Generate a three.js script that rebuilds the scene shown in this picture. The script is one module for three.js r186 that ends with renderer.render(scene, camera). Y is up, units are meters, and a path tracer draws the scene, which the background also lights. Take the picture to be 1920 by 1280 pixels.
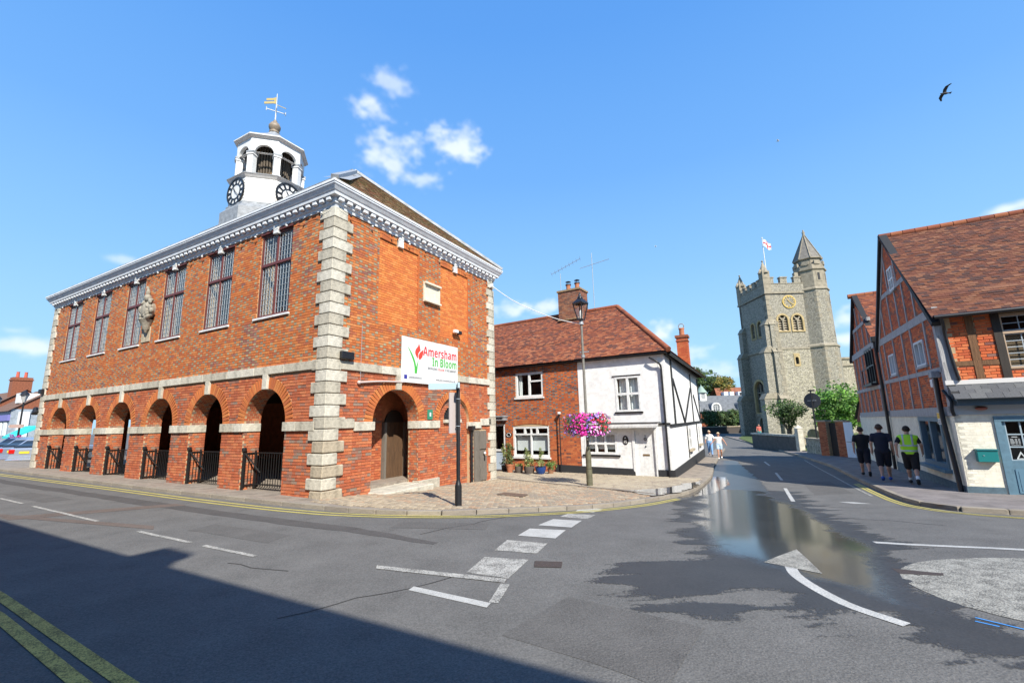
import * as THREE from 'three';
import { RoundedBoxGeometry } from 'three/addons/geometries/RoundedBoxGeometry.js';
import { TextGeometry } from 'three/addons/geometries/TextGeometry.js';
import { FontLoader } from 'three/addons/loaders/FontLoader.js';
import { mergeGeometries } from 'three/addons/utils/BufferGeometryUtils.js';

// ---------------------------------------------------------------- camera, sky, sun, exposure
const scene = new THREE.Scene();
const camera = new THREE.PerspectiveCamera(75.42, 1.5, 0.1, 1500);
camera.rotation.order = 'YXZ';
camera.position.set(9.541, 1.75, 7.522);
camera.rotation.set(0.1777, 0.5032, -0.0242);
scene.add(camera);

const renderer = new THREE.WebGLRenderer();
renderer.toneMapping = THREE.LinearToneMapping;
renderer.toneMappingExposure = 1.62;
renderer.shadowMap.enabled = true;

const SUN = new THREE.Vector3(0.59, 0.655, 0.47).normalize();
const sun = new THREE.DirectionalLight(new THREE.Color().setRGB(1, 0.95, 0.85), 5);
sun.position.copy(SUN).multiplyScalar(120); sun.castShadow = true;
sun.shadow.mapSize.set(4096, 4096);
Object.assign(sun.shadow.camera, { left: -70, right: 70, top: 70, bottom: -70, near: 1, far: 320 });
scene.add(sun); scene.add(sun.target);

// ---------------------------------------------------------------- random numbers and noise
let seed = 12345;
const rnd = () => { seed = (seed * 1664525 + 1013904223) >>> 0; return seed / 4294967296; };
const rr = (a, b) => a + (b - a) * rnd();
const reseed = s => { seed = s >>> 0; };
const hash = (x, y, s = 0) => { let h = (x * 374761393 + y * 668265263 + s * 2147483647) | 0; h = Math.imul(h ^ (h >>> 13), 1274126177); return ((h ^ (h >>> 16)) >>> 0) / 4294967296; };
const sm = t => t * t * (3 - 2 * t);
const clamp = (v, a = 0, b = 1) => Math.min(b, Math.max(a, v));
const smooth = (a, b, v) => sm(clamp((v - a) / (b - a)));
function vnoise(x, y, per = 0, s = 0) {
  const xi = Math.floor(x), yi = Math.floor(y), fx = sm(x - xi), fy = sm(y - yi);
  const w = (a) => per ? ((a % per) + per) % per : a;
  const a = hash(w(xi), w(yi), s), b = hash(w(xi + 1), w(yi), s), c = hash(w(xi), w(yi + 1), s), d = hash(w(xi + 1), w(yi + 1), s);
  return a + (b - a) * fx + (c - a) * fy + (a - b - c + d) * fx * fy;
}
function fbm(x, y, oct = 4, per = 0, s = 0) { let v = 0, a = 0.5, n = 0; for (let i = 0; i < oct; i++) { v += a * vnoise(x, y, per, s + i); n += a; x *= 2; y *= 2; per *= 2; a *= 0.5; } return v / n; }

// ---------------------------------------------------------------- sky: clear blue air with small fair-weather clouds
{
  const W = 2048, H = 1024, data = new Float32Array(W * H * 4);
  const stops = [[-90, .28, .40, .52], [-1, .31, .50, .66], [0, .32, .52, .68], [8, .265, .475, .68], [18, .185, .385, .66], [30, .118, .295, .62], [45, .078, .235, .57], [65, .055, .19, .50], [90, .045, .165, .45]];
  const cv = [];
  const add = (az, el, rx, ry, d) => cv.push([az, el, rx, ry, d]);
  // cloud positions as azimuth / elevation in degrees (azimuth from -z towards +x), then a scatter over the rest of the sky
  const seen = CLOUDS();
  for (const c of seen) add(...c);
  reseed(77);
  for (let i = 0; i < 26; i++) { const az = rr(35, 260); add(az, rr(2, 32), rr(1.5, 4.5), rr(.7, 2), rr(.5, .9)); }
  for (let j = 0; j < H; j++) {
    const el = ((j + .5) / H - .5) * 180;
    let k = 0; while (k < stops.length - 2 && el > stops[k + 1][0]) k++;
    const A = stops[k], B = stops[k + 1], t = clamp((el - A[0]) / (B[0] - A[0]));
    const base = [1, 2, 3].map(i => A[i] + (B[i] - A[i]) * t);
    const ce = Math.max(.15, Math.cos(el * Math.PI / 180));
    for (let i = 0; i < W; i++) {
      const th = ((i + .5) / W - .5) * 2 * Math.PI;              // atan2(z, x)
      const az = ((Math.atan2(Math.cos(th), -Math.sin(th)) * 180 / Math.PI) + 360) % 360;
      let m = 0;
      if (el > -1) for (const c of cv) {
        let da = az - c[0]; da -= 360 * Math.round(da / 360);
        const dx = da * ce / c[2], dy = (el - c[1]) / c[3];
        const r2 = dx * dx + dy * dy;
        if (r2 > 4) continue;
        const n = fbm(da * ce * .75 + c[0] * 3.1, el * 1.1 + c[1] * 2.3, 5, 0, 9);
        const v = clamp((1.12 - Math.sqrt(r2)) * 1.05 + (n - .5) * 1.7);
        m = Math.max(m, smooth(.0, 1.25, v) * c[4]);
      }
      const o = (j * W + i) * 4;
      const n2 = .90 + .16 * fbm(az * .8, el * 1.2, 3, 0, 4);
      data[o] = base[0] + (.66 * n2 - base[0]) * m; data[o + 1] = base[1] + (.71 * n2 - base[1]) * m; data[o + 2] = base[2] + (.76 * n2 - base[2]) * m; data[o + 3] = 1;
    }
  }
  const sky = new THREE.DataTexture(data, W, H, THREE.RGBAFormat, THREE.FloatType);
  sky.mapping = THREE.EquirectangularReflectionMapping; sky.magFilter = THREE.LinearFilter; sky.minFilter = THREE.LinearFilter; sky.needsUpdate = true;
  scene.background = sky; scene.environment = sky;
}
function CLOUDS() { return [[315.2, 39.7, 2.68, 1.47, 0.55],[312.7, 36.8, 2.58, 1.36, 0.85],[315.1, 32.4, 3.91, 2.99, 0.8],[323.5, 33.9, 3.47, 2.31, 0.9],[319.1, 29.9, 2.79, 1.32, 0.6],[282.9, 7.4, 2.68, 0.86, 0.8],[288.6, 16.4, 1.66, 0.53, 0.5],[281.9, 8.7, 1.31, 0.42, 0.5],[331.6, 14.3, 2.7, 1.27, 0.8],[336.1, 14.3, 1.9, 0.95, 0.8],[350.0, 10.0, 2.41, 1.51, 0.9],[352.8, 7.7, 3.33, 1.18, 0.6],[9.0, 9.6, 1.9, 1.27, 0.8],[8.8, 7.5, 1.65, 0.76, 0.8],[21.7, 16.9, 2.17, 0.47, 0.85],[356.3, 5.2, 4.31, 1.29, 0.5]]; }

const fontBold = await new FontLoader().loadAsync('fonts/droid/droid_sans_bold.typeface.json');
// ---------------------------------------------------------------- scene helpers
const V = (x, y, z) => new THREE.Vector3(x, y, z);
const used = new Map();
function numbered(n) { const k = used.get(n) || 0; used.set(n, k + 1); return k ? `${n}_${String(k).padStart(3, '0')}` : n; }
function tag(o, label, category, group) { o.userData.label = label; if (category) o.userData.category = category; if (group) o.userData.group = group; return o; }
function thing(name, label, category, p = [0, 0, 0], ry = 0, group) { const o = new THREE.Group(); o.name = numbered(name); o.position.set(...p); o.rotation.y = ry; scene.add(o); return tag(o, label, category, group); }
function mesh(name, g, m, parent, p, ry) {
  if (Array.isArray(g)) g = g.length === 1 ? g[0] : mergeGeometries(g.map(q => { const r = q.index ? q.toNonIndexed() : q; for (const k of Object.keys(r.attributes)) if (!['position', 'normal', 'uv'].includes(k)) r.deleteAttribute(k); return r; }));
  const o = new THREE.Mesh(g, m); o.name = parent ? name : numbered(name); o.castShadow = o.receiveShadow = true;
  if (p) o.position.set(...p); if (ry) o.rotation.y = ry; (parent || scene).add(o); return o;
}
function structure(name, g, m) { const o = mesh(name, g, m); o.userData.kind = 'structure'; return o; }
function part(name, parent) { const o = new THREE.Group(); o.name = name; parent.add(o); return o; }

// metric uv on any geometry: each face is mapped along its dominant axis, one unit = one metre
function metric(g) {
  if (g.index) g = g.toNonIndexed();
  if (!g.attributes.normal) g.computeVertexNormals();
  const p = g.attributes.position, n = p.count, uv = new Float32Array(n * 2), a = V(), b = V(), c = V();
  for (let i = 0; i < n; i += 3) {
    a.fromBufferAttribute(p, i); b.fromBufferAttribute(p, i + 1); c.fromBufferAttribute(p, i + 2);
    const N = b.clone().sub(a).cross(c.clone().sub(a)); const ax = Math.abs(N.x), ay = Math.abs(N.y), az = Math.abs(N.z);
    for (let k = 0; k < 3; k++) { const q = k === 0 ? a : k === 1 ? b : c; const j = (i + k) * 2;
      if (ay >= ax && ay >= az) { uv[j] = q.x; uv[j + 1] = q.z; } else if (ax >= az) { uv[j] = q.z; uv[j + 1] = q.y; } else { uv[j] = q.x; uv[j + 1] = q.y; } }
  }
  g.setAttribute('uv', new THREE.BufferAttribute(uv, 2));
  return g;
}
// a frame on a vertical wall: u along it, y up, w out of it
class Frame {
  constructor(o, t) { this.o = V(...o); this.t = V(t[0], 0, t[1]).normalize(); this.n = V(-this.t.z, 0, this.t.x); this.m = new THREE.Matrix4().makeBasis(this.t, V(0, 1, 0), this.n).setPosition(this.o); this.q = new THREE.Quaternion().setFromRotationMatrix(this.m); }
  p(u, y, w = 0) { return V(u, y, w).applyMatrix4(this.m); }
  off(u, w) { const q = this.p(u, 0, w); return new Frame([q.x, q.y, q.z], [this.t.x, this.t.z]); }
}
const FR = (o, t) => new Frame(o, t);
const WORLD = FR([0, 0, 0], [1, 0]);
// collects boxes, quads and other geometries into one mesh; colours are linear
class MB {
  constructor() { this.P = []; this.N = []; this.C = []; this.col = [1, 1, 1]; }
  tri(a, b, c, col = this.col) { const n = b.clone().sub(a).cross(c.clone().sub(a)).normalize(); for (const q of [a, b, c]) { this.P.push(q.x, q.y, q.z); this.N.push(n.x, n.y, n.z); this.C.push(...col); } return this; }
  quad(a, b, c, d, col) { return this.tri(a, b, c, col).tri(a, c, d, col); }
  hexa(v, col) { const f = [[0, 1, 2, 3], [5, 4, 7, 6], [4, 0, 3, 7], [1, 5, 6, 2], [3, 2, 6, 7], [4, 5, 1, 0]]; for (const k of f) this.quad(v[k[0]], v[k[1]], v[k[2]], v[k[3]], col); return this; }
  box(F, u0, u1, y0, y1, w0, w1, col) { return this.hexa([F.p(u0, y0, w1), F.p(u1, y0, w1), F.p(u1, y1, w1), F.p(u0, y1, w1), F.p(u0, y0, w0), F.p(u1, y0, w0), F.p(u1, y1, w0), F.p(u0, y1, w0)], col); }
  // bar of square or flat section from a to b
  bar(a, b, r, r2 = r, col) { a = V(...(a.isVector3 ? a.toArray() : a)); b = V(...(b.isVector3 ? b.toArray() : b)); const d = b.clone().sub(a).normalize(); const s = Math.abs(d.y) > .95 ? V(1, 0, 0) : V(0, 1, 0); const x = d.clone().cross(s).normalize().multiplyScalar(r), y = x.clone().cross(d).normalize().multiplyScalar(r2);
    const q = (o, i, j) => o.clone().addScaledVector(x, i).addScaledVector(y, j);
    return this.hexa([q(b, -1, -1), q(b, 1, -1), q(b, 1, 1), q(b, -1, 1), q(a, -1, -1), q(a, 1, -1), q(a, 1, 1), q(a, -1, 1)].map(v => v), col); }
  geo(g, m, col = this.col) { g = g.index ? g.toNonIndexed() : g.clone(); if (m) g.applyMatrix4(m); if (!g.attributes.normal) g.computeVertexNormals(); const p = g.attributes.position.array, n = g.attributes.normal.array; for (let i = 0; i < p.length; i += 3) { this.P.push(p[i], p[i + 1], p[i + 2]); this.N.push(n[i], n[i + 1], n[i + 2]); this.C.push(...col); } return this; }
  build() { const g = new THREE.BufferGeometry(); g.setAttribute('position', new THREE.Float32BufferAttribute(this.P, 3)); g.setAttribute('normal', new THREE.Float32BufferAttribute(this.N, 3)); g.setAttribute('color', new THREE.Float32BufferAttribute(this.C, 3)); return metric(g); }
  mesh(name, m, parent) { return mesh(name, this.build(), m, parent); }
}
const tr = (x, y, z, rx = 0, ry = 0, rz = 0, sx = 1, sy = sx, sz = sx) => new THREE.Matrix4().compose(V(x, y, z), new THREE.Quaternion().setFromEuler(new THREE.Euler(rx, ry, rz)), V(sx, sy, sz));
const cyl = (r0, r1, h, n = 12, x = 0, y = 0, z = 0) => new THREE.CylinderGeometry(r1, r0, h, n).translate(x, y + h / 2, z);
const lathe = (pts, n = 16) => new THREE.LatheGeometry(pts.map(p => new THREE.Vector2(p[0], p[1])), n);
const tube = (pts, r, n = 6, seg = 0) => new THREE.TubeGeometry(new THREE.CatmullRomCurve3(pts.map(p => p.isVector3 ? p : V(...p))), seg || pts.length * 4, r, n);
// slab with holes: outline and holes are lists of [u, y]
function slab(F, outline, holes, w0, w1) {
  const s = new THREE.Shape(outline.map(p => new THREE.Vector2(...p)));
  for (const h of holes) s.holes.push(new THREE.Path(h.map(p => new THREE.Vector2(...p))));
  return metric(new THREE.ExtrudeGeometry(s, { depth: w1 - w0, bevelEnabled: false }).translate(0, 0, w0).applyMatrix4(F.m));
}
const rect = (u0, u1, y0, y1) => [[u0, y0], [u1, y0], [u1, y1], [u0, y1]];
function archPts(c, r, spring, y0, n = 18) { const o = [[c - r, y0], [c + r, y0]]; for (let i = 0; i <= n; i++) { const a = Math.PI * i / n; o.push([c + r * Math.cos(a), spring + r * Math.sin(a)]); } return o; }
const archCut = (c, r, spring, y0 = -9) => y => y < y0 ? null : y < spring ? [c - r, c + r] : y < spring + r ? [c - Math.sqrt(r * r - (y - spring) ** 2), c + Math.sqrt(r * r - (y - spring) ** 2)] : null;
const rectCut = (u0, u1, y0, y1) => y => y > y0 && y < y1 ? [u0, u1] : null;

// ---------------------------------------------------------------- textures and materials
function tex(n, fn, srgb = false) {
  const d = new Uint8Array(n * n * 4);
  for (let j = 0; j < n; j++) for (let i = 0; i < n; i++) { const c = fn(i / n, j / n); const o = (j * n + i) * 4; if (typeof c === 'number') { d[o] = d[o + 1] = d[o + 2] = clamp(c) * 255; } else { d[o] = clamp(c[0]) * 255; d[o + 1] = clamp(c[1]) * 255; d[o + 2] = clamp(c[2]) * 255; } d[o + 3] = 255; }
  const t = new THREE.DataTexture(d, n, n); t.wrapS = t.wrapT = THREE.RepeatWrapping; t.magFilter = THREE.LinearFilter; t.minFilter = THREE.LinearMipmapLinearFilter; t.generateMipmaps = true; if (srgb) t.colorSpace = THREE.SRGBColorSpace; t.needsUpdate = true; return t;
}
const rep = (t, s) => { const c = t.clone(); c.repeat.set(s, s); c.needsUpdate = true; return c; };
const grain = tex(256, (u, v) => .80 + .26 * (fbm(u * 16, v * 16, 4, 16, 3) - .5) + .16 * (fbm(u * 4, v * 4, 2, 4, 8) - .5) + .1 * (hash(u * 256 | 0, v * 256 | 0) - .5));
const blotch = tex(256, (u, v) => { const a = fbm(u * 5, v * 5, 5, 5, 21), b = fbm(u * 24, v * 24, 3, 24, 5); return .62 + .5 * (a - .42) + .28 * (b - .5) + .06 * (hash(u * 256 | 0, v * 256 | 0, 2) - .5); });
const woodT = tex(256, (u, v) => .62 + .5 * (fbm(u * 40, v * 3, 4, 0, 14) - .5) + .16 * (hash(u * 256 | 0, (v * 16) | 0, 3) - .5));
const rgb = (r, g, b) => new THREE.Color().setRGB(r, g, b);
function mat(c, rough = .85, o = {}) { const m = new THREE.MeshStandardMaterial({ color: Array.isArray(c) ? rgb(...c) : c, roughness: rough, side: THREE.DoubleSide }); Object.assign(m, o); return m; }
const grainS = (s) => rep(grain, s), blotS = (s) => rep(blotch, s);
const M = {};
M.vc = mat([1, 1, 1], .9, { vertexColors: true, map: grainS(1.7), bumpMap: grainS(3.3), bumpScale: .006 });       // anything coloured piece by piece
M.vcPlain = mat([1, 1, 1], .85, { vertexColors: true });
M.leaf = new THREE.MeshPhysicalMaterial({ color: rgb(1, 1, 1), vertexColors: true, roughness: .8, side: THREE.DoubleSide, transmission: .3, thickness: 0 });
M.mortar = mat([.58, .41, .235], .95, { map: grainS(2), bumpMap: grainS(5), bumpScale: .004 });
M.stone = mat([.70, .645, .52], .9, { map: blotS(1.1), bumpMap: grainS(2.2), bumpScale: .012 });
M.stoneDark = mat([.55, .46, .33], .92, { map: blotS(1.6), bumpMap: grainS(2.2), bumpScale: .015 });
M.white = mat([.84, .84, .82], .6, { map: grainS(.9) });
M.whitewash = mat([.93, .92, .895], .8, { map: grainS(.5), bumpMap: blotS(1.3), bumpScale: .008 });
M.frameRed = mat([.13, .032, .025], .5);
M.lead = mat([.36, .40, .43], .5, { metalness: .2 });
M.leadSheet = mat([.40, .42, .44], .6, { map: blotS(1.5), metalness: .15 });
M.black = mat([.012, .012, .014], .42);
M.blackMatt = mat([.02, .02, .021], .7, { map: grainS(2) });
M.iron = mat([.014, .013, .013], .5);
M.glass = new THREE.MeshPhysicalMaterial({ color: rgb(.93, .96, .97), roughness: .02, transmission: 1, thickness: 0, ior: 1.5, side: THREE.DoubleSide });
M.oak = mat([.25, .23, .205], .9, { map: rep(woodT, 1.2), bumpMap: rep(woodT, 1.2), bumpScale: .01 });
M.oakBrown = mat([.16, .085, .04], .85, { map: rep(woodT, 1.2), bumpMap: rep(woodT, 1.2), bumpScale: .012 });
M.oldDoor = mat([.23, .20, .165], .9, { map: rep(woodT, 1.5), bumpMap: rep(woodT, 1.5), bumpScale: .01 });
M.darkWood = mat([.045, .032, .022], .7, { map: rep(woodT, 1.4) });
M.plaster = mat([.55, .50, .42], .9, { map: blotS(.6) });
M.gold = mat([.75, .50, .14], .35, { metalness: .7 });
M.curtain = new THREE.MeshPhysicalMaterial({ color: rgb(.82, .84, .82), roughness: 1, transmission: .3, thickness: 0, side: THREE.DoubleSide });
M.terracotta = mat([.48, .18, .09], .85, { map: grainS(3) });
// palettes, linear
const brickPal = [[.60, .18, .045], [.55, .15, .04], [.64, .22, .06], [.50, .135, .042], [.59, .17, .043], [.46, .13, .055], [.66, .245, .08], [.53, .16, .05]];
const greyPal = [[.36, .29, .18], [.30, .25, .17], [.42, .35, .21], [.36, .22, .12]];
const tilePal = [[.30, .085, .036], [.25, .068, .030], [.21, .06, .03], [.34, .11, .045], [.17, .055, .032], [.28, .085, .04], [.13, .05, .034], [.36, .13, .06]];
const palMat = new Map();
const colMat = c => { const k = c.map(v => v.toFixed(3)).join(); if (!palMat.has(k)) { const m = M.vc.clone(); m.vertexColors = false; m.color = rgb(...c); palMat.set(k, m); } return palMat.get(k); };

// ---------------------------------------------------------------- ground heights: the side street falls away from the main street
function G(x, z) { const s = .5 * (-z + Math.sqrt(z * z + 1)); return -(1 - Math.exp(-s / 10)) + .05 - .0095 * Math.max(-40, Math.min(x, 0)) + .12 * smooth(10.5, 13, x); }
const RD = (x, z) => G(x, z) - .1;
// flat sheet over a polygon, laid on the ground
function sheet(poly, dy, maxE = 1.2, base = G) {
  const tris = THREE.ShapeUtils.triangulateShape(poly.map(p => new THREE.Vector2(...p)), []);
  let T = tris.map(t => t.map(i => poly[i]));
  for (let k = 0; k < 9; k++) { const out = []; let any = false;
    for (const t of T) { let m = 0, e = -1; for (let i = 0; i < 3; i++) { const a = t[i], b = t[(i + 1) % 3], l = Math.hypot(a[0] - b[0], a[1] - b[1]); if (l > m) { m = l; e = i; } }
      if (m > maxE) { any = true; const a = t[e], b = t[(e + 1) % 3], c = t[(e + 2) % 3], q = [(a[0] + b[0]) / 2, (a[1] + b[1]) / 2]; out.push([a, q, c], [q, b, c]); } else out.push(t); }
    T = out; if (!any) break; }
  const P = []; for (const t of T) { const ar = (t[1][0] - t[0][0]) * (t[2][1] - t[0][1]) - (t[1][1] - t[0][1]) * (t[2][0] - t[0][0]); const o = ar > 0 ? [t[0], t[2], t[1]] : t; for (const q of o) P.push(q[0], base(q[0], q[1]) + dy, q[1]); }
  const g = new THREE.BufferGeometry(); g.setAttribute('position', new THREE.Float32BufferAttribute(P, 3)); g.computeVertexNormals(); return metric(g);
}
const inPoly = (poly, x, z) => { let r = false; for (let i = 0, j = poly.length - 1; i < poly.length; j = i++) { const [a, b] = poly[i], [c, d] = poly[j]; if ((b > z) !== (d > z) && x < (c - a) * (z - b) / (d - b) + a) r = !r; } return r; };
// ---------------------------------------------------------------- bricks and tiles
const unitBox = metric(new THREE.BoxGeometry(1, 1, 1));
// bricks laid in courses; returns rectangles with a colour
function layBricks({ ya, yb, bounds, cuts = [], bl = .215, bh = .065, j = .011, color, header = true, s = 1 }) {
  const out = []; let row = 0; const hl = bl / 2 - j / 2;
  for (let y = ya; y + bh <= yb + .002; y += bh + j, row++) {
    const my = y + bh / 2; let segs = [bounds(my)].filter(q => q && q[1] > q[0]);
    for (const c of cuts) { const k = c(my); if (!k) continue; const n = []; for (const [a, b] of segs) { if (k[1] <= a || k[0] >= b) n.push([a, b]); else { if (k[0] > a) n.push([a, k[0] - .004]); if (k[1] < b) n.push([k[1] + .004, b]); } } segs = n; }
    for (const [a, b] of segs) {
      const per = header ? bl + hl + 2 * j : bl + j; const off = header ? (row % 2 ? per / 2 + .03 : 0) : (row % 2 ? per / 2 : 0);
      let u = Math.floor((a - off) / per) * per + off, k = 0;
      while (u < b) {
        for (const [l, hd] of header ? [[bl, 0], [hl, 1]] : [[bl, 0]]) {
          const u0 = Math.max(u, a), u1 = Math.min(u + l, b);
          if (u1 - u0 > .035) { const h = hash(Math.round(u * 97), row, s); out.push({ u0, u1, y0: y, y1: y + bh, c: color((u0 + u1) / 2, my, hd, h, hash(Math.round(u * 89), row, s + 5)), h }); }
          u += l + j;
        }
      }
    }
  }
  return out;
}
// puts bricks on a wall: the nearest n are meshes of their own, the rest one joined part
function emitBricks(list, F, parent, n = 0, depth = .03, name = 'brick', proud = .006) {
  const cp = camera.position; let rest = list;
  if (n) { const d = list.map(b => [F.p((b.u0 + b.u1) / 2, (b.y0 + b.y1) / 2).distanceTo(cp) / Math.sqrt((b.u1 - b.u0) * 10), b]).sort((a, b) => a[0] - b[0]); rest = d.slice(n).map(q => q[1]);
    for (const [, b] of d.slice(0, n)) { const o = mesh(name, unitBox, colMat(b.c), parent); const p = F.p((b.u0 + b.u1) / 2, (b.y0 + b.y1) / 2, -depth / 2 + (b.h - .5) * proud); o.position.copy(p); o.quaternion.copy(F.q); o.scale.set(b.u1 - b.u0, b.y1 - b.y0, depth); } }
  const mb = new MB();
  for (const b of rest) { const w = (b.h - .5) * proud; const v = [[b.u0, b.y0], [b.u1, b.y0], [b.u1, b.y1], [b.u0, b.y1]], f = v.map(q => F.p(q[0], q[1], w)), k = v.map(q => F.p(q[0], q[1], w - depth));
    mb.quad(f[0], f[1], f[2], f[3], b.c); for (let i = 0; i < 4; i++) mb.quad(k[i], k[(i + 1) % 4], f[(i + 1) % 4], f[i], b.c); }
  if (rest.length) { const o = mb.mesh(name + '_courses', M.vc, parent); o.userData.kind = 'stuff'; }
}
const pick = (pal, h) => pal[Math.min(pal.length - 1, Math.floor(h * pal.length))];
// radial brick arch ring
function voussoirs(F, c, sp, r0, r1, parent, n, a0 = 0, a1 = Math.PI, keyGap = 0, w = .004, pal = brickPal, name = 'voussoir') {
  const rm = (r0 + r1) / 2, da = (a1 - a0) / n; const g = unitBox;
  for (let i = 0; i < n; i++) { const a = a0 + (i + .5) * da; if (Math.abs(a - Math.PI / 2) < keyGap) continue;
    const o = mesh(name, g, colMat(pick(pal, hash(i, Math.round(c * 50), 4))), parent); o.position.copy(F.p(c + rm * Math.cos(a), sp + rm * Math.sin(a), w - .04)); o.quaternion.copy(F.q).multiply(new THREE.Quaternion().setFromAxisAngle(V(0, 0, 1), a)); o.scale.set(r1 - r0, da * r0 - .006, .08); }
}
// roof tiles on a sloping face: o = eaves corner, t = along the eaves, s = up the slope; bounds(v) gives the run of a course
function layTiles({ o, t, s, len, bounds, parent, n = 0, pal = tilePal, w = .165, gauge = .1, name = 'roof_tile', thick = .014, seedv = 1, colorAt }) {
  t = t.clone().normalize(); s = s.clone().normalize(); const nn = t.clone().cross(s).normalize(); if (nn.y < 0) nn.negate();
  const R = new THREE.Matrix4().makeBasis(t, s.clone().addScaledVector(nn, -.085).normalize(), nn.clone().addScaledVector(s, .085).normalize()); const q = new THREE.Quaternion().setFromRotationMatrix(R);
  const list = []; let row = 0;
  for (let v = 0; v < len; v += gauge, row++) { const b = bounds(v + gauge / 2); if (!b) continue; const sag = (vnoise(row * .3, 1, 0, seedv) - .5) * .02;
    for (let u = b[0] + (row % 2 ? -w / 2 : 0); u < b[1]; u += w) { const u0 = Math.max(u, b[0]) + .002, u1 = Math.min(u + w, b[1]) - .002; if (u1 - u0 < .03) continue;
      const h = hash(Math.round(u * 31), row, seedv), big = fbm(u * .9, v * 1.3, 3, 0, seedv + 3);
      let c = pick(pal, clamp(h * .9 + (big - .5) * .55 + .04)); if (colorAt) c = colorAt(u, v, c, h);
      list.push([(u0 + u1) / 2, v + gauge * .75 - .02, u1 - u0, c, (h - .5) * .012 + sag]); } }
  const at = e => o.clone().addScaledVector(t, e[0]).addScaledVector(s, e[1]).addScaledVector(nn, .02 + e[4]);
  let rest = list;
  if (n) { const d = list.map(e => [at(e).distanceTo(camera.position), e]).sort((a, b) => a[0] - b[0]); rest = d.slice(n).map(e => e[1]); for (const [, e] of d.slice(0, n)) { const m = mesh(name, unitBox, colMat(e[3]), parent); m.position.copy(at(e)); m.quaternion.copy(q); m.scale.set(e[2], gauge * 1.5, thick); } }
  const mb = new MB(), X = V(), Y = V(), Z = V(); R.extractBasis(X, Y, Z);
  for (const e of rest) { const c = at(e), a = X.clone().multiplyScalar(e[2] / 2), b = Y.clone().multiplyScalar(gauge * .75), z = Z.clone().multiplyScalar(thick / 2);
    const k = (i, j, l) => c.clone().addScaledVector(a, i).addScaledVector(b, j).addScaledVector(z, l);
    mb.quad(k(-1, -1, 1), k(1, -1, 1), k(1, 1, 1), k(-1, 1, 1), e[3]).quad(k(-1, -1, -1), k(1, -1, -1), k(1, -1, 1), k(-1, -1, 1), e[3]).quad(k(-1, -1, -1), k(-1, -1, 1), k(-1, 1, 1), k(-1, 1, -1), e[3]).quad(k(1, -1, 1), k(1, -1, -1), k(1, 1, -1), k(1, 1, 1), e[3]); }
  if (rest.length) { const m = mb.mesh(name + '_courses', M.vc, parent); m.userData.kind = 'stuff'; }
}
// leaves: small rhombs facing many ways
function leaves(list, shape = .5) { // list of [pos, size, colour, normal]
  const P = [], N = [], C = [];
  for (const [p, s, c, n] of list) { const a = V(rr(-1, 1), rr(-1, 1), rr(-1, 1)).cross(n).normalize(), b = n.clone().cross(a).normalize(); const q = [p.clone().addScaledVector(a, -s), p.clone().addScaledVector(b, s * shape), p.clone().addScaledVector(a, s), p.clone().addScaledVector(b, -s * shape)];
    for (const i of [0, 2, 1, 0, 3, 2]) { P.push(q[i].x, q[i].y, q[i].z); N.push(n.x, n.y, n.z); C.push(...c); } }
  const g = new THREE.BufferGeometry(); g.setAttribute('position', new THREE.Float32BufferAttribute(P, 3)); g.setAttribute('normal', new THREE.Float32BufferAttribute(N, 3)); g.setAttribute('color', new THREE.Float32BufferAttribute(C, 3)); g.setAttribute('uv', new THREE.Float32BufferAttribute(new Float32Array(P.length / 3 * 2), 2)); return g;
}
const rdir = () => { const z = rr(-1, 1), a = rr(0, 6.283), r = Math.sqrt(1 - z * z); return V(r * Math.cos(a), z, r * Math.sin(a)); };
// crown: clumps of leaves around points in an ellipsoid
function crown(c, rx, ry, rz, clumps, per, size, cols, cr = .3) {
  const L = []; cols = cols.map(c => c.map(v => Math.min(.9, v * 1.15)));
  for (let k = 0; k < clumps; k++) { const d = rdir(), f = Math.pow(rnd(), .45); const o = V(c[0] + d.x * rx * f, c[1] + d.y * ry * f, c[2] + d.z * rz * f); const tone = rr(.7, 1.25), col = cols[Math.floor(rnd() * cols.length)], R = cr * rr(.6, 1.3);
    for (let i = 0; i < per; i++) { const e = rdir(), g = Math.pow(rnd(), .5); const p = o.clone().addScaledVector(e, R * g); const n = e.multiplyScalar(.7).add(rdir()).add(V(0, .5, 0)).normalize(); const s = tone * rr(.8, 1.2); L.push([p, size * rr(.6, 1.2), col.map(v => v * s), n]); } }
  return leaves(L);
}
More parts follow.
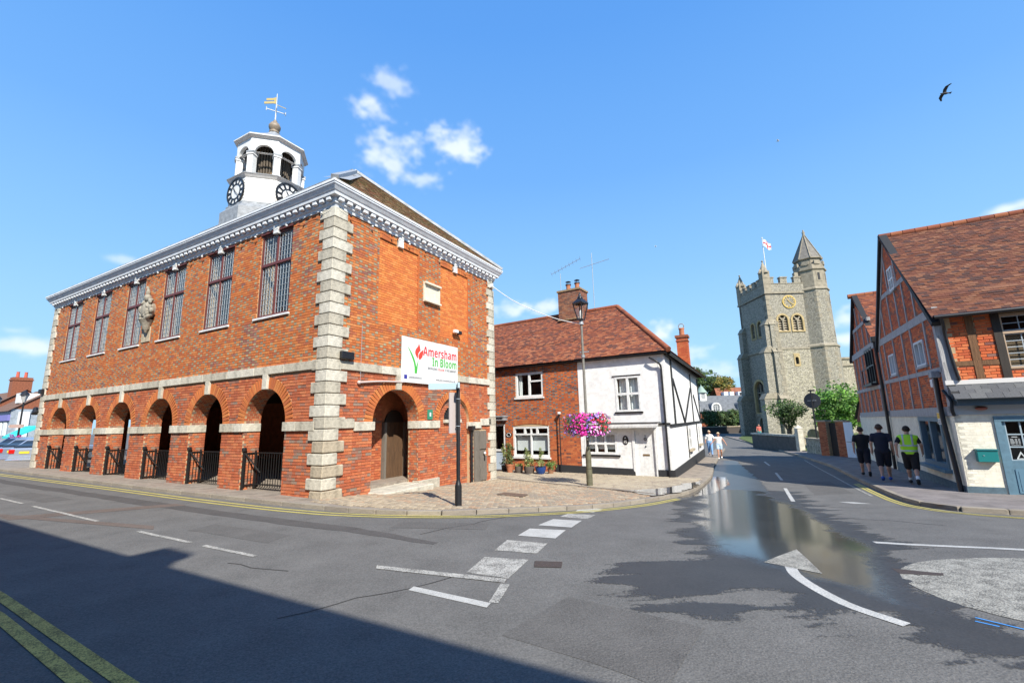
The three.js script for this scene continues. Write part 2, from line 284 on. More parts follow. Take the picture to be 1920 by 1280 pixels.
// ================================================================ GROUND
{
  const n = 512;
  const asT = tex(n, (u, v) => { const a = fbm(u * 6, v * 6, 4, 6, 31), s = hash(u * n | 0, v * n | 0, 7), s2 = vnoise(u * 200, v * 200, 200, 9); return .60 + .22 * (a - .5) + .30 * (s2 - .5) + .20 * (s - .5) + (s > .985 ? .3 : 0); });
  const asB = tex(n, (u, v) => .5 + .6 * (vnoise(u * 170, v * 170, 170, 9) - .5) + .3 * (hash(u * n | 0, v * n | 0, 7) - .5));
  M.asphalt = mat([.188, .182, .172], .93, { vertexColors: true, map: rep(asT, .45), bumpMap: rep(asB, .5), bumpScale: .006 });
  M.asphaltPatch = mat([.115, .106, .10], .95, { map: rep(asT, .6), bumpMap: rep(asB, .5), bumpScale: .008 });
  M.asphaltRed = mat([.19, .145, .12], .95, { map: rep(asT, .6), bumpMap: rep(asB, .5), bumpScale: .006 });
  M.paint = mat([.66, .65, .61], .8, { map: rep(asT, .9), bumpMap: rep(asB, .5), bumpScale: .005 });
  const wornT = tex(256, (u, v) => { const q = vnoise(u * 90, v * 90, 90, 3) * .55 + hash(u * 256 | 0, v * 256 | 0, 8) * .45 + (fbm(u * 8, v * 8, 3, 8, 6) - .5) * .5; return q > .5 ? .95 : q > .42 ? .6 : .3; });
  M.paintWorn = mat([.44, .425, .385], .85, { map: rep(wornT, 1.1), bumpMap: rep(asB, .5), bumpScale: .006 });
  M.yellow = mat([.66, .56, .16], .8, { map: rep(asT, .9), bumpMap: rep(asB, .5), bumpScale: .005 });
  M.disc = mat([.36, .345, .30], .88, { map: rep(wornT, 1.3), bumpMap: rep(asB, .5), bumpScale: .006 });
  M.yellowWorn = mat([.64, .47, .12], .85, { map: rep(wornT, 1.1), bumpMap: rep(asB, .5), bumpScale: .006 });
  M.paving = mat([.36, .30, .24], .93, { map: blotS(.7), bumpMap: rep(asB, .5), bumpScale: .006 });
  M.bed = mat([.2, .17, .13], .95, { map: grainS(2) });
  M.grass = mat([.09, .13, .03], 1, { map: grainS(1) });
  // one big sheet, fine near the junction
  const line = (a) => a, xs = [-400, -250, -150, -110], zs = [-420, -300, -200, -140, -100];
  for (let x = -86; x < 45; x += (x >= 10 && x < 14 ? .25 : x >= 4 && x < 16 ? .5 : 2)) xs.push(x); xs.push(50, 70, 110, 200, 400);
  for (let z = -80; z < 14; z += (z >= -24 && z < 6 ? .5 : 1)) zs.push(z); zs.push(18, 30, 60, 120, 300);
  const P = [], I = []; for (const z of zs) for (const x of xs) P.push(x, RD(x, z), z);
  for (let j = 0; j < zs.length - 1; j++) for (let i = 0; i < xs.length - 1; i++) { const a = j * xs.length + i, b = a + 1, c = a + xs.length, d = c + 1; I.push(a, c, b, b, c, d); }
  const g = new THREE.BufferGeometry(); g.setAttribute('position', new THREE.Float32BufferAttribute(P, 3)); g.setIndex(I); g.computeVertexNormals();
  const g2 = metric(g); g2.computeVertexNormals();
  { const p = g2.attributes.position, c = new Float32Array(p.count * 3); for (let i = 0; i < p.count; i++) { const x = p.getX(i), z = p.getZ(i), k = .86 + .30 * fbm(x * .28 + 9, z * .55 + 3, 4, 0, 19); c[i * 3] = k; c[i * 3 + 1] = k * .995; c[i * 3 + 2] = k * .985; } g2.setAttribute('color', new THREE.BufferAttribute(c, 3)); }
  const road = structure('road', g2, M.asphalt);
  M.tar = mat([.05, .048, .046], .8, { map: rep(asT, .6) });
  M.asphaltOld = mat([.158, .150, .140], .95, { map: rep(asT, .55), bumpMap: rep(asB, .5), bumpScale: .007 });
  const mark = (name, poly, m, dy = .005) => mesh(name, sheet(poly, dy, .4, RD), m, road);
  const strip = (name, pts, w, m, dy) => { const L = [], R = []; for (let i = 0; i < pts.length; i++) { const a = pts[Math.max(0, i - 1)], b = pts[Math.min(pts.length - 1, i + 1)], l = Math.hypot(b[0] - a[0], b[1] - a[1]), nx = -(b[1] - a[1]) / l * w / 2, nz = (b[0] - a[0]) / l * w / 2; L.push([pts[i][0] + nx, pts[i][1] + nz]); R.push([pts[i][0] - nx, pts[i][1] - nz]); } return mark(name, [...L, ...R.reverse()], m, dy); };
  // ragged-edged repair strips, seams and red bands
  const wob = (pts, w, s) => { const out = []; for (let i = 0; i < pts.length - 1; i++) { const [a, b] = [pts[i], pts[i + 1]], n = Math.ceil(Math.hypot(b[0] - a[0], b[1] - a[1]) / .35); for (let k = 0; k < n; k++) { const t = k / n; out.push([a[0] + (b[0] - a[0]) * t + (vnoise(i * 7 + t * n * .6, s) - .5) * w, a[1] + (b[1] - a[1]) * t + (vnoise(i * 5 + t * n * .6, s + 9) - .5) * w]); } } out.push(pts[pts.length - 1]); return out; };
  mark('trench_patch', [...wob([[-26, 2.35], [-12, 2.3], [-3, 2.15], [3, 1.9], [5, 1.9]], .08, 1), ...wob([[5, 1.75], [3, 1.6], [-3, 1.75], [-12, 1.95], [-26, 2.0]], .08, 2)], M.asphaltPatch, .003);
  mark('red_band', [[-3.1, 1.7], [-2.6, 1.7], [-4.2, 4.2], [-4.8, 4.2]], M.asphaltRed, .0035);
  mark('red_band', [[-.75, 3.1], [-.4, 3.25], [-5.6, 4.3], [-5.9, 4.2]], M.asphaltRed, .0045);
  for (const p of [[[6.2, 2.95], [5.6, 3.9], [5.3, 4.6]], [[5.0, -.6], [4.75, .5], [4.4, 1.5]], [[3.0, 3.85], [3.5, 3.8], [4.1, 3.66]], [[9.3, -6.8], [11.2, -6.0], [12.3, -6.1]], [[10.9, -4.1], [11.6, -3.9], [12.2, -3.4]]]) strip('tar_seam', wob(p, .14, p[0][0]), .018, M.tar, .0035);
  for (const q of [[[7.6, 2.9], [8.9, 3.05], [8.8, 4.1], [7.4, 3.95]], [[.2, 2.5], [2.4, 2.45], [2.5, 2.95], [.25, 3.0]], [[-9.5, 2.6], [-6.4, 2.55], [-6.5, 3.1], [-9.6, 3.15]], [[10.7, -9], [11.7, -9.2], [11.5, -13], [10.6, -12.7]], [[3.4, .9], [5.0, .3], [5.2, .75], [3.6, 1.35]]]) mark('road_patch', wob([...q, q[0]], .07, q[0][0]), M.asphaltOld, .0028);
  // double yellow lines round the market hall corner
  const y1 = [[-45, 1.62], [-30, 1.5], [-17.8, 1.36], [-8.4, 1.17], [-2.6, 1.09], [.4, .93], [1.6, .8], [3, .42], [4.4, -.3], [5.2, -1.15], [5.8, -2.05], [6.2, -2.85], [6.75, -4.2], [7.25, -6]];
  const smoothLine = p => new THREE.CatmullRomCurve3(p.map(q => V(q[0], 0, q[1]))).getPoints(p.length * 5).map(q => [q.x, q.z]);
  strip('yellow_line', smoothLine(y1), .085, M.yellow, .006);
  strip('yellow_line', smoothLine(y1.map(([x, z], i) => [x + (i > 6 ? .1 : .02) * (i > 6 ? 1 : 0), z + (i > 6 ? .15 : .2)])), .085, M.yellow, .006);
  strip('yellow_line', [[-30, 5.35], [1.77, 5.63], [5.27, 5.77], [9, 5.9]], .1, M.yellowWorn, .006); strip('yellow_line', [[-30, 5.55], [2.64, 5.82], [5.0, 5.93], [9, 6.08]], .1, M.yellowWorn, .006);
  const y2 = [[12.2, -12], [12.25, -9], [12.3, -7.4], [12.45, -6.35], [12.92, -5.42], [13.9, -5.1], [18, -4.7]];
  strip('yellow_line', smoothLine(y2), .07, M.yellow, .006); strip('yellow_line', smoothLine(y2.map(([x, z]) => [x - .1, z + .12])), .07, M.yellow, .006);
  // give-way blocks, worn stop box, centre dashes, arrow
  const gw = [[[5.62, -2.7], [6.18, -2.85], [6.14, -2.1], [5.75, -2.1]], [[5.76, -1.62], [6.32, -1.75], [6.38, -1.12], [5.8, -1.08]], [[5.82, -.72], [6.36, -.84], [6.46, -.06], [5.86, .03]], [[5.86, .36], [6.46, .2], [6.54, .82], [5.92, .9]], [[5.9, 1.22], [6.55, 1.14], [6.64, 1.68], [6.02, 1.79]], [[6.06, 2.12], [6.66, 1.98], [6.77, 2.72], [6.2, 2.75]]];
  gw.forEach((q, i) => mark('give_way_mark', q, i < 4 && i !== 1 ? M.paint : M.paintWorn));
  mark('road_line', [[4.98, 3.02], [5.07, 3.12], [6.8, 2.86], [6.76, 2.74]], M.paintWorn, .007); mark('road_line', [[5.93, 3.39], [5.95, 3.5], [6.98, 3.52], [6.96, 3.41]], M.paint); mark('road_line', [[6.77, 2.88], [6.88, 2.88], [7.03, 3.38], [6.93, 3.4]], M.paintWorn);
  mark('road_line', [[10.82, -1.36], [10.84, -1.2], [12.4, -1.02], [14, -.95], [14, -1.06], [12.4, -1.16]], M.paint);
  for (const [a, b] of [[[10.06, -6.9], [10.0, -10.4]], [[10.0, -13.2], [9.87, -16.4]], [[9.68, -20.2], [9.45, -22.8]]]) strip('centre_dash', [a, b], .1, M.paint, .006);
  for (const [a, b] of [[[-8.6, 3.38], [-6.8, 3.39]], [[-6.0, 3.4], [-2.3, 3.42]], [[-.5, 3.44], [1.3, 3.45]], [[1.7, 3.45], [3.06, 3.46]], [[-14, 3.34], [-11, 3.36]]]) strip('centre_dash', wob([a, b], .02, a[0]), .075, M.paintWorn, .006);
  strip('edge_line', [[12.0, -8.5], [11.85, -15], [11.5, -24]], .06, M.paintWorn, .006);
  mark('lozenge', [[11.08, -7.25], [11.4, -7.2], [11.72, -6.8], [11.35, -6.86]], M.paint);
  { const c = new THREE.CatmullRomCurve3([V(9.66, 0, .86), V(9.7, 0, 1.2), V(9.86, 0, 1.6), V(10.1, 0, 1.98), V(10.45, 0, 2.25)]).getPoints(14).map(q => [q.x, q.z]); strip('arrow_shaft', c, .125, M.paint, .006); mark('arrow_head', [[9.38, .82], [9.78, -.08], [9.97, 1.03]], M.disc, .008); }
  { const p = []; for (let i = 0; i < 40; i++) { const a = i / 40 * 6.2832; p.push([12.28 + 1.56 * Math.cos(a), .82 + 1.3 * Math.sin(a)]); } mark('roundabout_disc', p, M.disc); }
  for (const [a, b] of [[[11.0, 1.86], [11.28, 2.05]], [[10.97, 1.95], [11.1, 2.02]]]) strip('survey_mark', [a, b], .02, mat([.05, .25, .6], .8), .007);
  const iron = mat([.075, .055, .045], .7, { map: grainS(9), bumpMap: grainS(20), bumpScale: .01 });
  const cover = (name, poly, label) => { const o = mark(name, poly, iron, .007); o.userData.label = label; return o; };
  cover('drain_cover', [[6.76, 2.0], [7.1, 1.88], [7.18, 2.1], [6.86, 2.22]], 'small cast iron cover in the carriageway'); cover('manhole_cover', [[10.7, .45], [11.15, .5], [11.13, .6], [10.74, .66]], 'iron cover at the roundabout edge');
  // water lying on the road: one thin sheet, cut to the wet patches, glossy where it is deep enough to mirror
  { const X0 = 6.3, X1 = 12.2, Z0 = -9.5, Z1 = 3.5, W = 768, H = 1536, da = new Uint8Array(W * H * 4), dr_ = new Uint8Array(W * H * 4);
    const dampP = [[6.9, -9.6], [7.35, -8], [7.45, -6], [7.65, -3.9], [8.3, -.3], [8.7, .95], [7.45, 2.15], [8.0, 2.45], [8.3, 2.95], [8.95, 2.65], [9.15, 2.1], [9.45, 2.0], [9.75, 2.6], [10.3, 2.3], [10.7, 2.65], [11.3, 2.85], [11.9, 3.0], [11.6, 2.4], [10.95, 1.7], [11.1, .9], [10.95, -.5], [11.3, -1.2], [10.95, -2.6], [10.6, -4.5], [10.4, -7], [10.1, -9.6]], mirP = [[7.5, -9.6], [7.7, -5.5], [7.95, -3.6], [8.5, -.5], [9.0, .8], [9.5, 1.05], [10.0, 1.4], [10.45, 1.8], [10.65, 1.75], [10.7, 1.0], [10.75, .1], [10.7, -1.6], [10.4, -3.6], [10.1, -5.8], [9.6, -7.5], [9.4, -9.6]];
    const sd = (P, x, z) => { let d = 9; for (let i = 0, j = P.length - 1; i < P.length; j = i++) { const ax = P[j][0], az = P[j][1], bx = P[i][0] - ax, bz = P[i][1] - az, t = clamp(((x - ax) * bx + (z - az) * bz) / (bx * bx + bz * bz)), e = Math.hypot(x - ax - bx * t, z - az - bz * t); if (e < d) d = e; } return inPoly(P, x, z) ? d : -d; };
    for (let j = 0; j < H; j++) for (let i = 0; i < W; i++) { const x = X0 + (X1 - X0) * (i + .5) / W, z = Z1 + (Z0 - Z1) * (j + .5) / H, o = (j * W + i) * 4; const n1 = (fbm((x * .876 - z * .482) * .9, (x * .482 + z * .876) * 5, 4, 0, 41) - .5) * 1.5, n2 = hash(i, j, 5) - .5, n3 = vnoise(x * 38, z * 38, 0, 8) - .5; const d = sd(dampP, x, z) + n1 * .75 + n3 * .16 + n2 * .12, m = sd(mirP, x, z) + (fbm(x * 1.6, z * 1.6, 4, 0, 51) - .5) * .7 + n3 * .1;
      const a = smooth(-.04, .07, d); const g = 1 - smooth(-.12, .3, m); da[o] = da[o + 1] = da[o + 2] = 255 * a * (.8 + .2 * (1 - g)); da[o + 3] = 255; const r = .13 + .47 * g; dr_[o] = dr_[o + 1] = dr_[o + 2] = 255 * r; dr_[o + 3] = 255; }
    const mk = d => { const t = new THREE.DataTexture(d, W, H); t.magFilter = THREE.LinearFilter; t.minFilter = THREE.LinearFilter; t.needsUpdate = true; return t; };
    M.water = new THREE.MeshStandardMaterial({ color: rgb(.085, .084, .083), map: (() => { const t = asT.clone(); t.repeat.set(2.9, 6.3); t.needsUpdate = true; return t; })(), roughness: 1, roughnessMap: mk(dr_), alphaMap: mk(da), transparent: true, side: THREE.DoubleSide });
    const P = [], U = [], I = [], nx = 34, nz = 40; for (let j = 0; j <= nz; j++) for (let i = 0; i <= nx; i++) { const x = X0 + (X1 - X0) * i / nx, z = Z1 + (Z0 - Z1) * j / nz; P.push(x, RD(x, z) + .0048, z); U.push(i / nx, j / nz); } for (let j = 0; j < nz; j++) for (let i = 0; i < nx; i++) { const a = j * (nx + 1) + i; I.push(a, a + 1, a + nx + 1, a + 1, a + nx + 2, a + nx + 1); }
    const g = new THREE.BufferGeometry(); g.setAttribute('position', new THREE.Float32BufferAttribute(P, 3)); g.setAttribute('uv', new THREE.Float32BufferAttribute(U, 2)); g.setIndex(I); g.computeVertexNormals(); const o = structure('puddle', g, M.water); o.userData.label = 'shallow water and damp patches over the junction mirroring the church';
    M.waterPlain = mat([.05, .05, .052], .06);
  }
  const ragged = (pts, amp, s) => { const out = []; for (let i = 0; i < pts.length; i++) { const a = pts[i], b = pts[(i + 1) % pts.length], l = Math.hypot(b[0] - a[0], b[1] - a[1]), n = Math.max(2, Math.ceil(l / .06)); for (let k = 0; k < n; k++) { const t = k / n, x = a[0] + (b[0] - a[0]) * t, z = a[1] + (b[1] - a[1]) * t; const q = amp * Math.min(1, l); out.push([x + (fbm(x * 5, z * 5, 4, 0, s) - .5) * q * 2.6 + (hash(k, i, s) - .5) * .03, z + (fbm(x * 5 + 40, z * 5, 4, 0, s) - .5) * q * 2.2]); } } return out; };
  const far = structure('puddle', sheet(ragged([[7.3, -9.2], [7.35, -13], [7.2, -18], [7.0, -23], [8.0, -23], [8.6, -18], [9.2, -13], [9.5, -9.2]], .1, 23), .0052, .5, RD), mat([.125, .124, .122], .36, { map: rep(asT, .5) })); far.userData.label = 'wet strip of road along the white cottage side';
  const pud2 = structure('puddle', sheet(ragged([[6.9, -7.2], [7.3, -6.2], [8.0, -7.6], [8.3, -11], [8.0, -13.5], [7.3, -13.8], [7.45, -10]], .06, 3), .0075, .4, RD), M.waterPlain); pud2.userData.label = 'gutter puddle at the kerb beside the white cottage';
  const pud3 = structure('puddle', sheet(ragged([[5.5, -6.3], [6.1, -6.6], [6.55, -7.4], [6.85, -8.6], [7.15, -9.9], [7.4, -10.4], [7.47, -9.2], [7.4, -7.9], [7.2, -6.6], [6.95, -5.7], [6.75, -5.3], [6.2, -5.75]], .16, 8), .024, .3, G), mat([.05, .05, .05], .03)); pud3.userData.label = 'still puddle over the sunken paving mirroring the white cottage';

  // ---- pavements
  const kerbL = [[-60, 1.2], [-40, 1.05], [-20, .9], [-6, .84], [.3, .62], [1.6, .56], [2.6, .42], [3.5, .12], [4.3, -.62], [5.0, -1.5], [5.6, -2.3], [6.05, -3.05], [6.5, -4.3], [6.9, -5.6], [7.3, -7.2], [7.42, -9.5], [7.4, -13.4], [7.1, -18], [6.85, -24], [6.6, -34]];
  const walkL = structure('pavement', sheet([[-60, -9], [-60, 1.2], ...kerbL.slice(1), [6.0, -34], [6.0, -11.5], [-2.2, -12.3], [-9, -12.8], [-20.2, -9]], -.012, .7), M.paving);
  const stone = new RoundedBoxGeometry(1, 1, 1, 1, .06);
  const kerbMats = [[.31, .265, .21], [.29, .25, .2], [.33, .285, .225], [.275, .235, .19]].map(c => mat(c, .92, { map: grainS(1), bumpMap: grainS(1), bumpScale: .01 }));
  const kerb = (line, step, w, parent, up = .01, x0 = -26) => { const c = new THREE.CatmullRomCurve3(line.map(q => V(q[0], 0, q[1])), false, 'catmullrom', .3), L = c.getLength(), n = Math.round(L / step); for (let i = 0; i < n; i++) { const a = c.getPointAt(i / n), b = c.getPointAt((i + 1) / n), m = a.clone().add(b).multiplyScalar(.5); if (m.x < x0) continue; const o = mesh('kerb_stone', stone, kerbMats[i % 4], parent); o.position.set(m.x, (G(a.x, a.z) + G(b.x, b.z)) / 2 - .1 + up, m.z); o.rotation.order = 'YXZ'; o.rotation.set(0, Math.atan2(-(b.z - a.z), b.x - a.x), Math.atan2(G(b.x, b.z) - G(a.x, a.z), a.distanceTo(b))); o.scale.set(a.distanceTo(b) - .006, .2, w); } };
  kerb(kerbL, .7, .15, walkL, -.004);
  const kerbR = [[30, -4.9], [14.2, -5.6], [13.2, -5.62], [12.75, -5.95], [12.52, -6.9], [12.47, -8.5], [12.43, -12], [12.3, -19], [11.7, -25], [11, -30], [9.6, -38], [7.2, -49], [5, -60]];
  const walkR = structure('pavement', sheet([...kerbR, [12, -60], [15.5, -30], [15.5, -9], [30, -8]], 0, .5), mat([.27, .235, .22], .93, { map: blotS(.5), bumpMap: rep(asB, .5), bumpScale: .005 }));
  kerb(kerbR, .9, .14, walkR, .004, -99);
  const walkB = structure('pavement', sheet([[-60, 6.35], [14, 6.55], [14, 9.6], [-60, 9.6]], .02, 2), M.paving); kerb([[-20, 6.38], [13, 6.5]], .9, .15, walkB, .02);
  // dividing kerb and setts in front of the hall end wall
  const cob = [[.12, .42], [1.5, .42], [2.55, .28], [3.4, 0], [4.2, -.72], [4.9, -1.6], [5.5, -2.4], [5.93, -3.12], [6.35, -4.35], [6.7, -5.5], [5.2, -6.35], [.12, -8.15]];
  kerb([[.1, -8.3], [2.6, -7.35], [5.2, -6.5], [6.7, -5.75]], .8, .1, walkL, .035);
  const setts = (poly, sx, sz, ang, cols, name, parent, dy, h) => { const xs = poly.map(p => p[0]), zs = poly.map(p => p[1]); const L = []; const ca = Math.cos(ang), sa = Math.sin(ang); const R = 14, cx = (Math.min(...xs) + Math.max(...xs)) / 2, cz = (Math.min(...zs) + Math.max(...zs)) / 2; let row = 0; for (let b = -R; b < R; b += sz, row++) for (let a = -R + (row % 2) * sx / 2; a < R; a += sx) { const ja = a + (hash(Math.round(a * 50), row, 1) - .5) * sx * .22, x = cx + ja * ca - b * sa, z = cz + ja * sa + b * ca; if (inPoly(poly, x, z)) L.push([x, z, row]); }
    const im = new THREE.InstancedMesh(new RoundedBoxGeometry(sx * .89, h, sz * .86, 1, .014), mat([1, 1, 1], .9, { bumpMap: grainS(3), bumpScale: .006 }), L.length); im.name = name; im.castShadow = im.receiveShadow = true; im.userData.kind = 'stuff';
    L.forEach(([x, z], i) => { const t = fbm(x * .8, z * .8, 3, 0, 6); const k = hash(Math.round(x * 40), Math.round(z * 40), 2); const c = pick(cols, clamp(k * .7 + (t - .5) * 1.2 + .15)); im.setMatrixAt(i, tr(x, G(x, z) + dy + (k - .5) * .012, z, (hash(i, 3) - .5) * .06 + Math.atan(-.08 * 0), -ang + (hash(i, 4) - .5) * .08, (hash(i, 5) - .5) * .06)); im.setColorAt(i, rgb(...c)); });
    parent.add(im); };
  const settCols = [[.33, .265, .18], [.30, .235, .16], [.37, .30, .21], [.26, .21, .15], [.33, .225, .145], [.24, .20, .15]];
  setts(cob, .15, .105, .12, settCols, 'setts', walkL, -.035, .09);
  setts([[.15, -8.45], [2.6, -7.5], [5.2, -6.65], [6.7, -5.95], [7.15, -7.3], [7.25, -9.5], [7.2, -11.6], [-2.2, -12.25], [-2.2, -9.4], [.1, -9.3]], .215, .11, .1, [[.34, .285, .20], [.315, .26, .19], [.375, .315, .225], [.28, .23, .17]], 'paving_bricks', walkL, -.03, .09);
  const mc = mesh('manhole_cover', sheet([[2.9, -3.9], [3.75, -3.75], [3.9, -3.1], [3.0, -3.25]], .022, 1), mat([.20, .13, .085], .8, { map: blotS(2) }), walkL); mc.userData.label = 'square iron cover set among the setts';
  mesh('terrain', sheet([[9.5, -35], [13.5, -27], [40, -30], [40, -90], [8, -90], [7, -52]], .05, 6), M.grass).userData.kind = 'structure';
}
// ================================================================ MARKET HALL
const hall = thing('market_hall', 'red brick market hall with arcade, stone quoins and white clock cupola', 'building');
{
  const L = 19.87, W = 8.14, FA = FR([0, 0, 0], [1, 0]), FB = FR([0, 0, 0], [0, -1]);
  const bays = [0, 1, 2, 3, 4, 5].map(i => -2.53 - 2.975 * i);
  // backing walls (mortar) with their openings
  const holesA = [...bays.map(c => archPts(c, .95, 1.85, -1.5)), ...bays.map(c => rect(c - .75, c + .75, 4.9, 7.53))];
  mesh('wall', [slab(FA, rect(-L + .02, -.02, -1.6, 7.9), holesA, -.5, -.02)], M.mortar, hall);
  const pan = [[1.65, 3.41], [4.59, 6.31]];
  const holesB = [archPts(2.55, .97, 1.8, -1.5), archPts(5.44, .92, 1.72, -1.5), ...pan.map(p => rect(p[0], p[1], 4.74, 7.55))];
  mesh('wall', [slab(FB, rect(.5, W - .02, -1.9, 7.9), holesB, -.42, -.02)], M.mortar, hall);
  const brickPlain = mat([.62, .19, .075], .95, { map: blotS(1), bumpMap: grainS(3), bumpScale: .01 });
  mesh('wall', slab(FR([0, 0, -W], [1, 0]), rect(-L, 0, -1.9, 7.9), bays.map(c => rect(c - .75, c + .75, 4.9, 7.53)), 0, .4), brickPlain, hall);
  mesh('wall', slab(FR([-L, 0, 0], [0, -1]), rect(.5, W - .4, -1.6, 7.9), [rect(1.78, 2.12, 0, 2.3), rect(3.25, 3.55, 0, 2.3)], 0, .45), brickPlain, hall);
  // inside: floor, vault ceiling, upper floor and ceiling, passage behind the end arch
  const inn = new MB();
  inn.box(WORLD, -L + .45, -.45, -.25, .02, -W + .4, -.5); mesh('undercroft_floor', inn.build(), M.paving, hall);
  mesh('ceiling', new MB().box(WORLD, -L + .45, -.42, 3.02, 3.25, -W + .4, -.5).build(), M.darkWood, hall);
  mesh('upper_floor', new MB().box(WORLD, -L + .45, -.42, 3.3, 3.42, -W + .4, -.5).box(WORLD, -L + .45, -.42, 7.72, 7.85, -W + .4, -.5).build(), M.plaster, hall);
  mesh('passage_wall', new MB().box(WORLD, -1.5, -1.3, -1, 3.0, -4.4, -1.2).box(WORLD, -1.3, -.42, -1, 3.0, -1.38, -1.2).box(WORLD, -1.3, -.42, -1, 3.0, -4.5, -4.3).build(), brickPlain, hall);
  const bc = (u, y, hd, h, h2) => { const g = fbm(u * .55, y * .7, 3, 0, 12); const soot = y < .5 ? .35 : 0; if (hd && h < .66 + (g - .5) * .6) return pick(greyPal, h2); if (!hd && h < .03 + Math.max(0, g - .56) * 1.6 + soot) return pick([[.36, .14, .10], [.42, .18, .12], [.30, .12, .09]], h2); return pick(brickPal, h2); };
  const bcLow = (u, y, hd, h, h2) => { const g = fbm(u * .9, y * 1.1, 3, 0, 17); if (h < .10 + Math.max(0, g - .46) * 1.9) return pick([[.33, .15, .10], [.38, .18, .12], [.32, .22, .16], [.27, .13, .09]], h2); return pick([[.56, .15, .055], [.49, .12, .046], [.61, .20, .08], [.44, .115, .05], [.54, .165, .075]], h2); };
  emitBricks(layBricks({ ya: -.5, yb: 3.0, bounds: () => [1.4, 3.2], color: bcLow, s: 81, bh: .066, j: .013 }), FR([-1.28, 0, 0], [0, -1]), hall, 0, .03, 'passage_brick', .01);
  const ring = c => y => y > 1.85 && y < 1.85 + 1.27 ? archCut(c, 1.27, 1.85)(y) : null;
  emitBricks(layBricks({ ya: -.42, yb: 3.19, bounds: () => [-L + .03, -.03], cuts: [...bays.map(c => archCut(c, .95, 1.85)), ...bays.map(ring)], color: bcLow, s: 3, bh: .066, j: .013 }), FA, hall, 170, .03, 'brick', .012);
  emitBricks(layBricks({ ya: 3.43, yb: 7.66, bounds: () => [-L + .03, -.03], cuts: bays.map(c => rectCut(c - .75, c + .75, 4.9, 7.53)), color: bc, s: 5 }), FA, hall, 30, .03, 'brick', .005);
  const cutB = [archCut(2.55, .97, 1.8), y => y > 1.8 ? archCut(2.55, 1.27, 1.8)(y) : null, archCut(5.44, .92, 1.72), y => y > 1.72 ? archCut(5.44, 1.15, 1.72)(y) : null, rectCut(6.62, 7.48, -.5, 1.46)];
  emitBricks(layBricks({ ya: -1.3, yb: 3.19, bounds: () => [.03, W - .03], cuts: cutB, color: bcLow, s: 8, bh: .066, j: .013 }), FB, hall, 90, .03, 'brick', .012);
  emitBricks(layBricks({ ya: 3.43, yb: 7.66, bounds: () => [.03, W - .03], cuts: pan.map(p => rectCut(p[0], p[1], 4.74, 7.55)), color: bc, s: 9 }), FB, hall, 10, .03, 'brick', .005);
  // blind panels, filled with plain orange brick and set back
  for (const p of pan) {
    mesh('panel_back', new MB().box(FB, p[0] - .05, p[1] + .05, 4.7, 7.6, -.3, -.065).build(), M.mortar, hall);
    emitBricks(layBricks({ ya: 4.75, yb: 7.33, bounds: () => p, color: (u, y, hd, h, h2) => pick([[.76, .24, .055], [.70, .20, .05], [.80, .28, .075], [.66, .185, .05]], h2), header: false, s: 14 }), FB.off(0, -.04), hall, 0, .03, 'panel_brick', .004);
    mesh('reveal', new MB().box(FB, p[0] - .01, p[0] + .002, 4.74, 7.55, -.06, -.001).box(FB, p[1] - .002, p[1] + .01, 4.74, 7.55, -.06, -.001).box(FB, p[0], p[1], 4.72, 4.745, -.06, -.001).build(), colMat(brickPal[1]), hall);
    const n = 22; for (let i = 0; i < n; i++) { const u = p[0] + (p[1] - p[0]) * (i + .5) / n; if (Math.abs(i - (n - 1) / 2) < 1.6) continue; const o = mesh('lintel_brick', unitBox, colMat(pick(brickPal.slice(0, 5), hash(i, 4, 2))), hall); o.position.copy(FB.p(u, 7.44, -.02)); o.quaternion.copy(FB.q); o.scale.set((p[1] - p[0]) / n - .008, .2, .05); }
    mesh('keystone', new MB().box(FB, (p[0] + p[1]) / 2 - .1, (p[0] + p[1]) / 2 + .1, 7.3, 7.68, -.03, .05).build(), M.white, hall);
  }
  // blind arch with lunette
  mesh('panel_back', slab(FB, archPts(5.44, .95, 1.72, -1.6), [archPts(5.41, .43, 1.87, 1.84)], -.3, -.14), M.mortar, hall);
  emitBricks(layBricks({ ya: -1.3, yb: 2.7, bounds: archCut(5.44, .92, 1.72), cuts: [y => y > 1.72 ? archCut(5.41, .45, 1.87, 1.7)(y) : null], color: bcLow, s: 21, bh: .066, j: .013 }), FB.off(0, -.115), hall, 0, .03, 'panel_brick', .008);
  mesh('lunette_pane', slab(FB, archPts(5.41, .43, 1.87, 1.86), [], -.24, -.23), mat([.01, .01, .012], .1), hall);
  mesh('lunette_sill', new MB().box(FB, 4.92, 5.9, 1.74, 1.85, -.13, -.02).build(), M.stone, hall);
  bays.forEach((c, i) => voussoirs(FA, c, 1.85, .955, 1.265, hall, 34, 0, Math.PI, .1, .004 + (i % 2) * .002, brickPal.slice(0, 5)));
  voussoirs(FB, 2.55, 1.8, .975, 1.265, hall, 34, 0, Math.PI, .1, .006, brickPal.slice(0, 5)); voussoirs(FB, 5.44, 1.72, .925, 1.145, hall, 32, 0, Math.PI, 0, .006, brickPal.slice(0, 5));
  // soffits of the arches
  const jb = (F, d) => emitBricks(layBricks({ ya: -.6, yb: 1.62, bounds: () => [.02, d], color: (u, y, hd, h, h2) => bcLow(u * 3, y, hd, h, h2), s: 77, header: false, bl: .12 }), F, hall, 0, .012, 'jamb_brick', .004);
  bays.forEach(c => jb(FR([c - .938, 0, 0], [0, -1]), .5)); jb(FR([-.42, 0, -3.508], [1, 0]), .42); jb(FR([0, 0, -1.592], [-1, 0]), .42);
  let soff = new MB();
